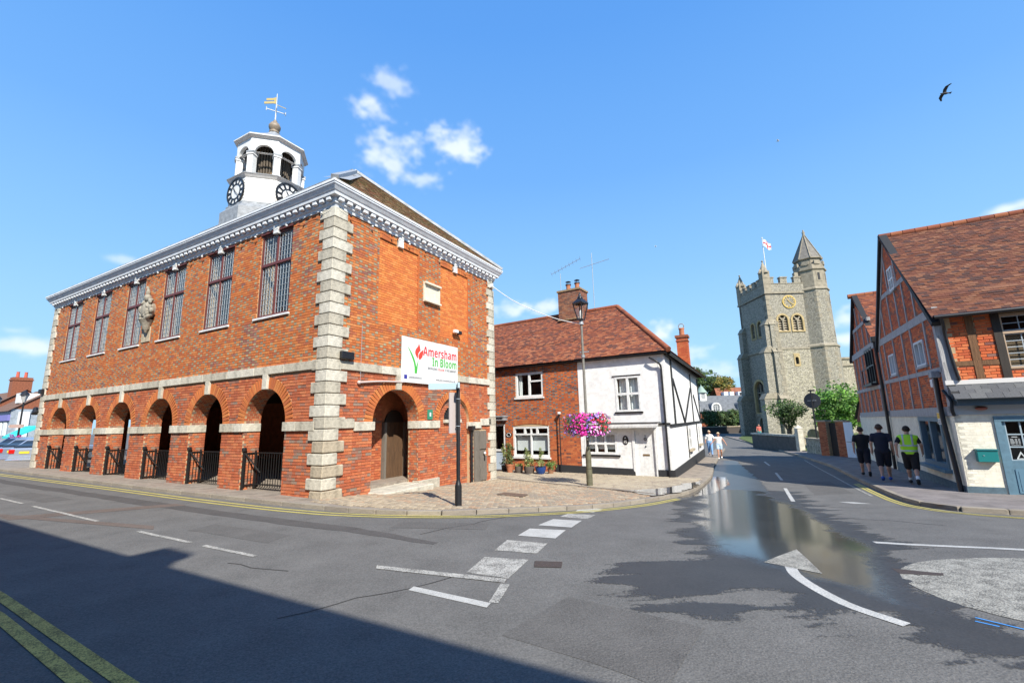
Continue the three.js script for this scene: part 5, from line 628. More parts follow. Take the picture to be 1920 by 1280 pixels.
  pot('glazed_pot', 'blue glazed pot with a spindly yellowing plant', .72, -10.86, [[.14, 0], [.2, .1], [.24, .24], [.24, .32], [.26, .34]], mat([.015, .05, .19], .18), [['plants', [0, .52, 0], [.2, .2, .18], 22, 16, .035, yel, .1], ['tall_stem', [.03, .9, 0], [.12, .3, .1], 16, 14, .035, yel, .08]]);
  pot('flower_pot', 'small brown pot with sprawling bright leaves next to the plinth', 1.08, -11.15, [[.1, 0], [.14, .2], [.15, .26]], mat([.26, .13, .07], .9), [['plants', [0, .36, 0], [.26, .2, .22], 30, 16, .04, [[.18, .27, .05], [.11, .19, .04]], .09]]);
  pot('dark_pot', 'dark pot of sparse leaves beside the blue door', -1.4, -11.35, [[.14, 0], [.17, .26], [.17, .3]], M.blackMatt, [['plants', [0, .42, 0], [.2, .18, .18], 16, 14, .035, olive, .08]]);
}
// ================================================================ TIMBER-FRAMED HOUSES ON THE RIGHT
const TF = FR([14.2, 0, -9.2], [.9999, .015]);               // shop front
const TS = FR([14.2, 0, -9.2], [-.015, 1]);                   // street side; u negative going back
const timberMat = mat([.56, .55, .54], .95, { map: rep(woodT, 1.3), bumpMap: rep(woodT, 1.3), bumpScale: .012 });
const shop = thing('timber_house', 'timber framed brick shop house with steep tiled roof and blue door', 'house');
const shop2 = thing('timber_house', 'smaller timber framed gabled house farther along beyond the shop', 'house');
{
  const beam = (F, parent, a, b, w, m = timberMat, d = .03) => { const P = F.p(a[0], a[1], 0), Q = F.p(b[0], b[1], 0), dir = Q.clone().sub(P).normalize(), s = dir.clone().cross(F.n).multiplyScalar(w / 2), o = F.n.clone().multiplyScalar(d), k = F.n.clone().multiplyScalar(-.1); const v = (p, q) => p.clone().add(q); return new MB().hexa([v(v(P, s), o), v(v(Q, s), o), v(v(Q, s.clone().negate()), o), v(v(P, s.clone().negate()), o), v(v(P, s), k), v(v(Q, s), k), v(v(Q, s.clone().negate()), k), v(v(P, s.clone().negate()), k)]).mesh('timber', m, parent); };
  const dk = (u, y, hd, h, h2) => h < .2 ? pick([[.34, .12, .07], [.28, .11, .07]], h2) : pick([[.66, .15, .045], [.58, .125, .04], [.72, .19, .06], [.48, .105, .045]], h2);
  const br = (u, y, hd, h, h2) => h < .12 ? pick([[.26, .10, .08], [.34, .16, .12]], h2) : pick([[.76, .17, .05], [.70, .145, .042], [.80, .22, .075], [.62, .125, .042]], h2);
  // ---- street side of the first house: gable u 0..-7.4, jetty ledge at 1.7, painted wall below
  const gw = 7.42, ap = 3.8, eY = 4.45, aY = 8.2, led = 1.68; const gab = y => y < eY ? [-gw, -.02] : y < aY ? [-gw + (gw - ap) * (y - eY) / (aY - eY), -ap * (y - eY) / (aY - eY)] : null;
  const sw = [[-2.36, -1.36, 3.15, 3.95], [-5.95, -5.1, 3.15, 3.95], [-3.98, -3.3, 6.1, 6.95]];
  mesh('wall', slab(TS, [[-gw, led], [0, led], [0, eY], [-ap, aY], [-gw, eY]], sw.map(r => rect(...r)), -.3, -.012), M.mortar, shop);
  emitBricks(layBricks({ ya: led + .02, yb: aY - .1, bounds: gab, cuts: sw.map(r => rectCut(...r)), color: dk, s: 51, header: false, bh: .062 }), TS, shop, 60, .03, 'brick', .008);
  beam(TS, shop, [-gw, 1.66], [0, 1.72], .26); beam(TS, shop, [-gw, 4.62], [0, 4.56], .26); beam(TS, shop, [-gw + .2, 2.96], [-.1, 2.9], .14); beam(TS, shop, [-5.55, 6.22], [-1.85, 6.14], .16); beam(TS, shop, [-.1, led], [-.1, eY], .24); beam(TS, shop, [-gw + .1, led], [-gw + .1, eY], .2);
  beam(TS, shop, [-.15, eY - .1], [-ap - .02, aY - .06], .17); beam(TS, shop, [-gw + .1, eY - .1], [-ap + .02, aY - .06], .17);
  for (const u of [-6.5, -4.95, -3.7, -2.6, -1.1]) beam(TS, shop, [u, led + .1], [u + .03, 2.9], .1); for (const u of [-6.45, -4.95, -3.65, -2.55, -1.05]) beam(TS, shop, [u, 3.0], [u + .03, 4.5], .11); for (const u of [-5.9, -4.7, -3.6, -2.6, -1.6]) { const t = gab(6.1); beam(TS, shop, [u, 4.7], [u + .04, Math.min(6.15, eY + (aY - eY) * (u > -ap ? -u / ap : (gw + u) / (gw - ap)) - .1)], .1); } beam(TS, shop, [-4.3, 6.2], [-4.25, 7.55], .09); beam(TS, shop, [-3.05, 6.2], [-3.05, 7.35], .09);
  for (const [a, b, c, d] of sw) { const w = part('window', shop); mesh('frame', winBars(TS, a, b, c, d, 2, c > 5 ? 2 : 1, .07, .06, -.08, .035).build(), c > 5 ? M.white : mat([.55, .57, .58], .6), w); pane(TS, a + .07, b - .07, c + .07, d - .07, -.03, w); room(TS, a, b, c, d, .6, w); if (c < 5) drape(TS, a + .08, b - .08, c + .08, d - .08, -.15, w); mesh('sill', new MB().box(TS, a - .08, b + .08, c - .07, c - .003, -.04, .06).build(), timberMat, w); }
  M.cream = mat([.90, .85, .70], .85, { map: grainS(.8), bumpMap: grainS(2.5), bumpScale: .01 });
  const shW = [-3.4, -1.1, .05, 1.56];
  mesh('wall', [slab(TS, rect(-14.9, 0, -1.6, led - .1), [rect(...shW)], -.35, -.01)], M.cream, shop);
  const pb = (F, u0, u1, y0, y1, skip, parent, s) => { const m = new MB(); let r = 0; for (let y = y0; y < y1; y += .078, r++) for (let u = u0 + (r % 2) * .115; u < u1; u += .23) if (!skip(u, y)) m.box(F, u, Math.min(u + .22, u1), y, y + .068, -.02, .001 + hash(Math.round(u * 40), r, s) * .0025); const o = m.mesh('painted_bricks', M.cream, parent); o.userData.kind = 'stuff'; };
  pb(TS, -14.85, -.05, -.3, led - .16, (u, y) => u > shW[0] - .4 && u < shW[1] + .2 && y > -.1, shop, 3);
  const bluM = mat([.125, .235, .31], .55, { map: grainS(1) }), bluP = mat([.12, .19, .235], .8, { map: blotS(1.2) });
  mesh('plinth', new MB().box(TS, -7.6, .03, -1.6, -.28, -.02, .025).build(), bluP, shop);
  { const w = part('shop_window', shop), [a, b, c, d] = shW; mesh('frame', winBars(TS, a, b, c, d, 2, 1, .14, .16, -.12, .03).build(), mat([.10, .16, .2], .5), w); pane(TS, a + .14, b - .14, c + .14, d - .14, -.05, w); mesh('sill', new MB().box(TS, a - .15, b + .1, c - .1, c - .003, -.05, .16).build(), bluM, w); room(TS, a, b, c, d, 2.0, w, mat([.10, .09, .08], .9)); mesh('display_board', new MB().box(TS, a + .3, a + 1.0, c + .1, c + .6, -.6, -.58).build(), mat([.5, .5, .45], .7), w); mesh('poster', new MB().box(TS, b - .75, b - .3, c + .5, c + 1.1, -.5, -.48).build(), mat([.2, .06, .05], .7), w); }
  // ---- second house: same plane, lower gable u -7.5..-14.4
  const g2 = [-14.4, -7.55], ap2 = -10.9, aY2 = 7.55, eY2 = 4.7; const gab2 = y => y < eY2 ? g2 : y < aY2 ? [g2[0] + (ap2 - g2[0]) * (y - eY2) / (aY2 - eY2), g2[1] + (ap2 - g2[1]) * (y - eY2) / (aY2 - eY2)] : null;
  const w2 = [-10.55, -8.8, 3.05, 4.72];
  mesh('wall', slab(TS, [[g2[0], led - .1], [g2[1], led - .1], [g2[1], eY2], [ap2, aY2], [g2[0], eY2]], [rect(...w2)], -.3, -.03), M.mortar, shop2);
  emitBricks(layBricks({ ya: led, yb: aY2 - .1, bounds: gab2, cuts: [rectCut(...w2)], color: dk, s: 53, header: false, bh: .062 }), TS.off(0, -.02), shop2, 0, .03, 'brick', .008);
  beam(TS, shop2, [-14.4, 1.6], [-7.55, 1.68], .24); beam(TS, shop2, [-14.4, 4.72], [-7.55, 4.75], .3); beam(TS, shop2, [-14.3, 2.85], [-7.6, 2.85], .16); beam(TS, shop2, [-13.2, 6.0], [-8.7, 6.0], .16); for (const u of [-13.6, -12.5, -11.5, -10.6, -9.6, -8.5]) { beam(TS, shop2, [u, 1.7], [u, 2.8], .09); if (u < -10.6) beam(TS, shop2, [u, 2.9], [u, 4.6], .09); } for (const u of [-12.6, -11.6, -10.3, -9.3]) beam(TS, shop2, [u, 4.85], [u, 5.95], .09); for (const u of [-11.4, -10.4]) beam(TS, shop2, [u, 6.05], [u, 7.05], .08);
  { const w = part('window', shop2), [a, b, c, d] = w2; mesh('frame', winBars(TS, a, b, c, d, 3, 2, .08, .05, -.05, .05).build(), M.black, w); pane(TS, a + .08, b - .08, c + .08, d - .08, -.02, w); room(TS, a, b, c, d, .7, w); mesh('box_rail', new MB().box(TS, a - .1, b + .1, c - .1, c, 0, .25).box(TS, a - .1, b + .1, c + .68, c + .72, .2, .24).box(TS, a - .1, a - .06, c - .05, c + .72, .2, .24).box(TS, b + .06, b + .1, c - .05, c + .72, .2, .24).build(), M.black, w); }
  // verge boards
  beam(TS, shop, [.12, eY - .28], [-ap, aY + .06], .14, M.blackMatt, .12); beam(TS, shop, [-gw - .15, eY - .12], [-ap, aY + .06], .14, M.blackMatt, .12); beam(TS, shop2, [-14.5, 4.55], [ap2, 7.62], .14, M.blackMatt, .12); beam(TS, shop2, [-7.45, 4.55], [ap2, 7.62], .14, M.blackMatt, .12);
  // ---- shop front: timber upper storey with brick panels, small slate canopy, painted ground floor
  const fl = 15; const uw = [1.26, 3.9, 2.8, 4.28];
  mesh('wall', slab(TF, rect(0, fl, 2.3, 4.5), [rect(...uw)], -.3, -.02), M.mortar, shop);
  const wdark = mat([.26, .13, .06], .9, { map: rep(woodT, 1.3), bumpMap: rep(woodT, 1.3), bumpScale: .012 });
  emitBricks(layBricks({ ya: 2.52, yb: 4.36, bounds: () => [.2, 1.2], cuts: [rectCut(.62, .78, 0, 9), rectCut(0, 2, 2.95, 3.08)], color: br, s: 61, header: false, bh: .066, j: .014 }), TF, shop, 150, .03, 'brick', .008); emitBricks(layBricks({ ya: 2.52, yb: 2.78, bounds: () => [1.3, 6], color: br, s: 62, header: false, bh: .066, j: .014 }), TF, shop, 12, .03, 'brick', .008); emitBricks(layBricks({ ya: 2.52, yb: 4.36, bounds: () => [4.1, fl], color: br, s: 64, header: false, bh: .066, j: .014 }), TF, shop, 0, .03, 'brick', .008);
  beam(TF, shop, [.7, 2.5], [.68, 4.4], .16, wdark, .02); beam(TF, shop, [1.22, 2.5], [1.2, 4.42], .17, M.darkWood, .03); beam(TF, shop, [0, 3.02], [1.15, 3.0], .13, wdark, .015); beam(TF, shop, [-.02, 4.4], [fl, 4.4], .16, wdark, .02); beam(TF, shop, [.1, 2.5], [.06, 4.42], .24, timberMat, .03); beam(TF, shop, [4.0, 2.5], [4.0, 4.42], .17, wdark, .02);
  { const w = part('window', shop), [a, b, c, d] = uw; mesh('frame', winBars(TF, a, b, c, d, 1, 1, .06, .05, -.08, .02).box(TF, a, b, 3.74, 3.82, -.08, .03).build(), mat([.42, .30, .2], .7), w); mesh('leading', winBars(TF, a + .05, b - .05, c + .05, 3.74, 8, 5, .03, .022, -.06, -.035).build(), M.lead, w); mesh('leading', winBars(TF, a + .05, b - .05, 3.82, d - .05, 8, 2, .03, .02, -.06, -.035).build(), M.lead, w); pane(TF, a + .05, b - .05, c + .05, d - .05, -.048, w); room(TF, a, b, c, d, 1.0, w); const sl = new MB(); for (let y = c + .1; y < 3.7; y += .05) sl.box(TF, a + .08, b - .08, y, y + .035, -.14, -.12); mesh('blind', sl.build(), mat([.2, .14, .08], .8), w); }
  mesh('wall', slab(TF, rect(0, fl, -1.5, 2.3), [rect(.76, 2.0, -.7, 1.56), rect(2.6, 5.5, .1, 1.6)], -.35, .0), M.cream, shop); pb(TF, .04, .7, -.26, 1.56, () => false, shop, 8);
  mesh('plinth', new MB().box(TF, .0, .72, -1.5, -.27, 0, .022).box(TF, 2.1, 6, -1.5, -.27, 0, .022).build(), bluP, shop);
  { const c = part('canopy', shop); mesh('fascia', new MB().box(TF, .06, fl, 1.86, 2.0, 0, .3).box(TF, .04, fl, 1.98, 2.04, 0, .34).build(), mat([.05, .085, .11], .5), c); mesh('soffit_band', new MB().box(TF, .02, fl, 1.62, 1.86, 0, .04).build(), mat([.36, .40, .43], .7), c); const sM = [[.10, .105, .115], [.13, .135, .14], [.085, .09, .1]].map(q => mat(q, .6, { map: blotS(2), bumpMap: grainS(4), bumpScale: .006 })); for (let r = 0; r < 4; r++) for (let i = 0; i < 16; i++) { const u = -.02 + i * .32 + (r % 2) * .16; const o = mesh('slate', unitBox, sM[(i * 7 + r * 3) % 3], c); const k = (r + .5) / 4; o.position.copy(TF.p(u + .16, 2.06 + k * .42, .42 - k * .44)); o.quaternion.copy(TF.q).multiply(new THREE.Quaternion().setFromAxisAngle(V(1, 0, 0), -.82 + .06)); o.scale.set(.312, .2, .012); } mesh('deck', new MB().quad(TF.p(-.03, 2.03, .44), TF.p(fl, 2.03, .44), TF.p(fl, 2.46, -.01), TF.p(-.03, 2.46, -.01)).build(), M.blackMatt, c); mesh('flashing', new MB().box(TF, -.05, fl, 2.44, 2.56, 0, .045).build(), mat([.62, .60, .57], .7), c); }
  { const d = part('door', shop); d.userData.label = 'blue half glazed shop door'; const a = .76, b = 2.0; mesh('door_frame', new MB().box(TF, a, a + .13, -.7, 1.56, -.1, .04).box(TF, b - .13, b, -.7, 1.56, -.1, .04).box(TF, a, b, 1.43, 1.56, -.1, .045).build(), bluM, d); mesh('door_leaf', new MB().box(TF, a + .13, b - .13, -.52, .42, -.08, -.03).box(TF, a + .13, a + .2, .42, 1.43, -.08, -.03).box(TF, b - .2, b - .13, .42, 1.43, -.08, -.03).build(), bluM, d); const pl = new MB(); for (const [p, q] of [[a + .22, a + .55], [a + .66, b - .22]]) pl.box(TF, p, q, -.4, .2, -.03, -.015).box(TF, p + .05, q - .05, -.34, .14, -.03, -.008); mesh('door_panel', pl.build(), mat([.105, .205, .28], .5), d); mesh('glazing_bars', winBars(TF, a + .2, b - .2, .42, 1.43, 3, 3, .02, .03, -.07, -.03).build(), mat([.32, .40, .45], .5), d);
    for (let i = 0; i < 3; i++) for (let j = 0; j < 3; j++) pane(TF, a + .22 + i * .275, a + .48 + i * .275, .44 + j * .33, .75 + j * .33, -.05, d); room(TF, a, b, -.6, 1.56, 1.6, d); mesh('threshold', new MB().box(TF, a + .02, b - .02, -.62, -.54, -.1, .12).build(), M.white, d);
    const nc = document.createElement('canvas'); nc.width = 256; nc.height = 256; const x = nc.getContext('2d'); x.fillStyle = '#0b0b0c'; x.fillRect(0, 0, 256, 256); x.strokeStyle = x.fillStyle = '#d8d8d8'; for (let i = 0; i < 6; i++) { x.fillRect(30, 90 + i * 20, 60 + (i * 37 % 30), 8); x.fillRect(125, 90 + i * 20, 40, 8); x.fillRect(185, 90 + i * 20, 40, 8); } x.fillRect(70, 40, 110, 14); x.fillRect(40, 225, 180, 6); const t = new THREE.CanvasTexture(nc); t.colorSpace = THREE.SRGBColorSpace; const o = mesh('opening_times', new THREE.PlaneGeometry(.25, .3).translate(0, 0, 0), new THREE.MeshStandardMaterial({ map: t, roughness: .6 }), d); o.position.copy(TF.p(a + .35, .925, -.06)); o.quaternion.copy(TF.q);
    const tg = new THREE.Shape([new THREE.Vector2(-.1, 0), new THREE.Vector2(.1, 0), new THREE.Vector2(0, .2)]); const ti = new THREE.Path([new THREE.Vector2(-.06, .025), new THREE.Vector2(.06, .025), new THREE.Vector2(0, .14)]); tg.holes.push(ti); const tm = mesh('warning_triangle', metric(new THREE.ExtrudeGeometry(tg, { depth: .006, bevelEnabled: false })), M.white, d); tm.position.copy(TF.p(a + .4, .45, -.06)); tm.quaternion.copy(TF.q); }
  { const w = part('shop_window', shop), [a, b, c, d] = [2.6, 5.5, .1, 1.6]; mesh('frame', winBars(TF, a, b, c, d, 3, 1, .1, .08, -.12, .03).build(), bluM, w); pane(TF, a, b, c, d, -.05, w); room(TF, a, b, c, d, 1.5, w); }
  // ---- roofs
  { const up = TF.n.clone().multiplyScalar(-(ap + .3)); const o = TF.p(0, eY - .12, .3), s = TF.p(0, aY, -ap).sub(o), len = s.length(); layTiles({ o, t: TF.t, s, len, bounds: () => [-.14, fl], parent: shop, n: 220, colorAt: (u, v, c) => [c[0] * .6, c[1] * .68, c[2] * .74], seedv: 21, w: .17, gauge: .1 }); const dk2 = new MB(); dk2.quad(TF.p(-.1, eY - .14, .28), TF.p(fl, eY - .14, .28), TF.p(fl, aY - .02, -ap), TF.p(-.1, aY - .02, -ap)).quad(TF.p(-.1, eY - .14, -gw - .2), TF.p(fl, eY - .14, -gw - .2), TF.p(fl, aY - .02, -ap), TF.p(-.1, aY - .02, -ap)); mesh('roof_deck', dk2.build(), mat([.10, .045, .03], .95), shop);
    const g = metric(new THREE.CylinderGeometry(.12, .12, .33, 10).rotateZ(Math.PI / 2)); for (let i = 0; i < 44; i++) { const p = TF.p(.05 + i * .345, aY + .01, -ap); mesh('ridge_tile', g, colMat(pick(tilePal.slice(0, 4), hash(i, 7))), shop, p.toArray()); }
    const o2 = TS.p(-7.45, 4.65, .15), o2b = TS.p(ap2, 7.6, .15); const dir = TF.t; const s2 = o2b.clone().sub(o2); layTiles({ o: o2, t: dir, s: s2, len: s2.length(), bounds: () => [0, 7], parent: shop2, seedv: 23 }); const dk3 = new MB(); const fa = (u, y, w) => TS.p(u, y, w); dk3.quad(fa(-7.45, 4.62, .12), fa(-7.45, 4.62, -7), fa(ap2, 7.57, -7), fa(ap2, 7.57, .12)).quad(fa(-14.5, 4.55, .12), fa(-14.5, 4.55, -7), fa(ap2, 7.57, -7), fa(ap2, 7.57, .12)); mesh('roof_deck', dk3.build(), mat([.10, .045, .03], .95), shop2); for (let i = 0; i < 20; i++) { const p = TS.p(ap2, 7.6, .1 - i * .345); mesh('ridge_tile', g, colMat(pick(tilePal.slice(0, 4), hash(i, 8))), shop2, p.toArray()); } }
  mesh('gutter', metric(tube([TF.p(-.1, 4.33, .34), TF.p(fl, 4.33, .34)], .055, 8)), M.black, shop);
  const pipe = (parent, pts, r = .04) => mesh('downpipe', metric(tube(pts, r, 8, pts.length * 8)), M.black, parent);
  pipe(shop, [TF.p(.05, 4.3, .32), TF.p(.1, 4.1, .2), TF.p(.13, 3.9, .09), TF.p(.2, 2.9, .08), TF.p(.24, 2.55, .08)]); pipe(shop, [TS.p(-.5, 2.7, .1), TS.p(-.45, 1.6, .12), TS.p(-.3, .4, .1), TS.p(-.12, -.72, .1)], .06); mesh('hopper', metric(new RoundedBoxGeometry(.24, .2, .26, 1, .03).translate(...TS.p(-.5, 2.78, .1).toArray())), M.leadSheet, shop); pipe(shop2, [TS.p(-7.45, 4.75, .12), TS.p(-7.48, 3, .1), TS.p(-7.55, 1.2, .1), TS.p(-7.65, -.6, .1)], .06); mesh('hopper', metric(new RoundedBoxGeometry(.22, .26, .24, 1, .03).translate(...TS.p(-7.45, 4.85, .12).toArray())), M.black, shop2);
  mesh('alarm_box', metric(new RoundedBoxGeometry(.1, .24, .2, 1, .02).translate(...TS.p(-.95, 2.55, .06).toArray())), M.white, shop); mesh('cable_cluster', metric(tube([TS.p(-.15, 2.3, .08), TF.p(-.02, 2.0, .1), TF.p(-.04, 1.75, .12), TF.p(.0, 1.6, .05)], .04, 6)), M.blackMatt, shop);
  { const o = mesh('alarm_beacon', metric(new THREE.SphereGeometry(.09, 12, 8).scale(1.4, .6, 1).translate(...TF.p(.55, 1.78, .1).toArray())), mat([.22, .06, .04], .5), shop); }
  // ---- small things on the shop
  const lb = thing('letter_box', 'green metal letter box on the cream wall by the shop door', 'letter box', TF.p(.47, .38, .0).toArray(), -.015); mesh('box', metric(new RoundedBoxGeometry(.4, .3, .15, 1, .012).translate(0, .15, .085)), mat([.01, .17, .17], .4), lb); mesh('flap', metric(new RoundedBoxGeometry(.42, .05, .18, 1, .012).translate(0, .31, .09)), mat([.012, .13, .14], .4), lb); mesh('lock', metric(new THREE.CylinderGeometry(.012, .012, .02, 8).rotateX(Math.PI / 2).translate(-.08, .17, .165)), M.lead, lb);
  const ns = thing('notice_sign', 'small yellow and white parking notice on the drainpipe', 'sign', TS.p(-.62, 1.32, .16).toArray(), -Math.PI / 2); mesh('plate', metric(new THREE.BoxGeometry(.2, .34, .012).translate(0, .2, 0)), M.white, ns); mesh('yellow_panel', metric(new THREE.BoxGeometry(.19, .16, .012).translate(0, .28, .005)), mat([.72, .42, .02], .5), ns); const nl = new MB(); for (let i = 0; i < 3; i++) nl.box(FR([0, 0, 0], [1, 0]), -.07, .07, .06 + i * .04, .075 + i * .04, .006, .009); mesh('lettering', nl.build(), M.blackMatt, ns);
  // lean-to end, white side gate, brick wall and dark gate further on
  mesh('lean_to_roof', new MB().quad(TS.p(-14.4, 2.35, .05), TS.p(-16.6, 1.35, .05), TS.p(-16.6, 1.35, -3), TS.p(-14.4, 2.35, -3)).build(), mat([.06, .055, .055], .9), shop2); mesh('lean_to_wall', slab(TS, [[-16.4, 1.2], [-14.4, 1.2], [-14.4, 2.3]], [], -.2, -.03), mat([.32, .1, .05], .95, { map: blotS(2) }), shop2);
  const BF = FR([12.6, 0, -25.6], [.66, .75]), byaw = Math.atan2(-.75, .66); const gy = -.88;
  const gd = thing('side_gate', 'pale blue white plank gate at the end of the cream wall', 'gate', BF.p(1.86, gy, .0).toArray(), byaw); for (let i = 0; i < 3; i++) mesh('plank', metric(new THREE.BoxGeometry(.16, 2.1, .05).translate(-.17 + i * .17, 1.05, 0)), mat([.62, .70, .78], .6), gd); mesh('hinge', metric(new THREE.BoxGeometry(.4, .04, .02).translate(0, 1.0, .035)), M.leadSheet, gd);
  const bwall = thing('brick_garden_wall', 'brick garden wall with two piers between the pale gate and the churchyard', 'wall'); const dkM = (u, y, hd, h, h2) => pick([[.40, .11, .05], [.30, .08, .04], [.46, .15, .07]], h2); for (const [a, b] of [[-.1, .45], [1.08, 1.62]]) { mesh('pier', new MB().box(BF, a, b, -1.6, 1.25, -.4, -.012).build(), M.mortar, bwall); emitBricks(layBricks({ ya: -1.0, yb: 1.24, bounds: () => [a, b], color: dkM, s: 71, bh: .066 }), BF, bwall, 0, .03, 'brick', .008); mesh('coping', new MB().box(BF, a - .04, b + .04, 1.25, 1.33, -.44, .05).build(), M.stoneDark, bwall); }
  const dg = thing('garden_gate', 'dark boarded gate between the two brick piers', 'gate', BF.p(.765, gy, -.25).toArray(), byaw); for (let i = 0; i < 4; i++) mesh('plank', metric(new THREE.BoxGeometry(.15, 2.05, .04).translate(-.235 + i * .157, 1.03, 0)), mat([.05, .045, .04], .9, { map: rep(woodT, 1) }), dg);
}
// ================================================================ CHURCH AND CHURCHYARD
{
  const HF = FR([10.0, 0, -54.37], [.876, -.482]), HL = FR(HF.p(1.9, 0, 0).toArray(), [.482, .876]);
  const cells = []; for (let j = 0; j < 40; j++) for (let i = 0; i < 40; i++) cells.push([hash(i, j, 61), hash(i, j, 62), hash(i, j, 63), hash(i, j, 64)]);
  const flint = tex(512, (u, v) => { const x = u * 40, y = v * 40, xi = Math.floor(x), yi = Math.floor(y); let d1 = 9, d2 = 9, c = null; for (let j = -1; j <= 1; j++) for (let i = -1; i <= 1; i++) { const k = cells[((yi + j + 40) % 40) * 40 + (xi + i + 40) % 40], d = Math.hypot(xi + i + k[0] - x, yi + j + k[1] - y); if (d < d1) { d2 = d1; d1 = d; c = k; } else if (d < d2) d2 = d; } const m = smooth(.05, .16, d2 - d1); const q = c[2] < .34 ? .22 + .2 * c[3] : c[2] < .84 ? .42 + .2 * c[3] : .6 + .22 * c[3]; const w = c[3] > .7 ? .9 : 1; const o = .62; return [o + (q * 1.0 - o) * m, o * .95 + (q * (.98) - o * .95) * m, o * .82 + (q * .94 * w - o * .82) * m]; });
  const flintM = mat([.50, .47, .41], .9, { map: rep(flint, .3), bumpMap: rep(flint, .3), bumpScale: .02 }), flintBig = mat([.58, .54, .45], .9, { map: rep(flint, .24), bumpMap: rep(flint, .24), bumpScale: .02 });
  const dress = mat([.42, .365, .27], .92, { map: blotS(.7), bumpMap: grainS(1), bumpScale: .02 }), dressY = mat([.58, .44, .22], .92, { map: blotS(.7) });
  const ch = thing('church_tower', 'flint church tower with stair turret, battlements and gold clock', 'church');
  const u0 = 1.9, u1 = 8.5, dp = 6.6, base = -1.6;
  const bel = [[3.02, 4.3], [4.85, 6.12]];
  mesh('tower_wall', slab(HF, rect(u0, u1, base, 16.8), [...bel.map(b => archPts((b[0] + b[1]) / 2, .62, 13.35, 11.95)), rect(4.5, 4.95, 7.7, 8.9)], -.6, 0), flintM, ch);
  mesh('tower_wall', [slab(HL, rect(-dp, -.02, base, 16.8), [archPts(-3.7, 1.15, 4.9, 2.0), archPts(-3.7, .75, .6, base + .1), archPts(-2.0, .42, 13.2, 11.6), archPts(-3.6, .42, 13.2, 11.6)], -.6, 0)], flintM, ch);
  mesh('tower_wall', new MB().box(HF, u0, u1, base, 16.8, -dp, -dp + .5).box(HF, u1 - .5, u1, base, 16.8, -dp, -.6).build(), flintM, ch); mesh('tower_lower_wall', slab(HF, rect(u0 + .9, u1, base, 9.6), [rect(4.5, 4.95, 7.7, 8.9)], .01, .1), flintBig, ch); mesh('tower_roof', new MB().box(HF, u0, u1, 16.6, 16.75, -dp, 0).build(), M.leadSheet, ch);
  const st = (y, h, o) => { const m = new MB(); m.box(HF, u0 - o, u1 + o, y, y + h, -dp - o, o); return mesh('string_course', m.build(), dress, ch); }; st(16.75, .22, .14); st(9.6, .24, .17); st(base, 1.1, .12);
  // buttress at the near left corner with weathered set-offs, and one at the back corner
  const butt = (F, a, b, y0, y1, w0, w1) => mesh('buttress', new MB().box(F, a, b, y0, y1, w0, w1).build(), flintM, ch); const cap = (F, a, b, y, w0, w1, dir) => { const m = new MB(); m.hexa([F.p(a - .08, y, w1 + .08), F.p(b + .08, y, w1 + .08), F.p(b + .08, y + .7, Math.max(w0 + .02, w1 - .35)), F.p(a - .08, y + .7, Math.max(w0 + .02, w1 - .35)), F.p(a - .08, y, w0), F.p(b + .08, y, w0), F.p(b + .08, y + .7, w0), F.p(a - .08, y + .7, w0)]); return mesh('set_off', m.build(), dress, ch); };
  for (const [F, a, b, k] of [[HF, 1.88, 2.9, .3], [HL, -1.0, .02, 1], [HL, -dp, -dp + 1.0, 1]]) { butt(F, a, b, base, 3.6, -.05, 1.7 * k); cap(F, a, b, 3.6, -.05, 1.7 * k); butt(F, a + .02, b - .02, 3.6, 9.3, -.05, 1.05 * k); cap(F, a, b, 9.3, -.05, 1.05 * k); butt(F, a + .04, b - .04, 9.3, 12.8, -.05, .55 * k); cap(F, a, b, 12.8, -.05, .55 * k); }
  for (let i = 0; i < 26; i++) { const y = base + .6 + i * .68, l = i % 2; const o = mesh('quoin', new MB().box(HF, u0 - .03, u0 + (l ? .55 : .32), y, y + .6, -(l ? .32 : .55), .03).build(), dress, ch); if (y > 12.8) continue; mesh('quoin', new MB().box(HF, 2.84 - (l ? .5 : .3), 2.93, y, y + .6, 0, .03 + .3 * (y < 3.6 ? 1.7 : y < 9.3 ? 1.05 : .55)).build(), dress, ch); }
  // parapet with merlons
  const par = new MB(); par.box(HF, u0 - .05, u1 + .05, 16.97, 18.05, -.4, .05).box(HF, u0 - .05, u0 + .4, 16.97, 18.05, -dp, -.4).box(HF, u1 - .4, u1, 16.97, 18.05, -dp, -.4).box(HF, u0, u1, 16.97, 18.05, -dp - .05, -dp + .35); mesh('parapet', par.build(), flintM, ch);
  for (const a of [1.85, 4.0, 5.75]) { const b = a === 1.85 ? a + 1.3 : a + .85; mesh('merlon', new MB().box(HF, a, b, 18.05, 18.8, -.4, .05).build(), flintM, ch); mesh('merlon_cap', new MB().box(HF, a - .06, b + .06, 18.8, 18.95, -.46, .11).build(), dress, ch); } for (let i = 0; i < 5; i++) { mesh('merlon', new MB().box(HF, u0 - .05, u0 + .35, 18.05, 18.8, -1.5 - i * 1.2, -.8 - i * 1.2).build(), flintM, ch); mesh('merlon_cap', new MB().box(HF, u0 - .11, u0 + .41, 18.8, 18.95, -1.56 - i * 1.2, -.74 - i * 1.2).build(), dress, ch); }
  mesh('parapet_coping', new MB().box(HF, u0 - .1, u1, 18.03, 18.12, -.45, .1).box(HF, u0 - .1, u0 + .45, 18.03, 18.12, -dp, -.45).build(), dress, ch);
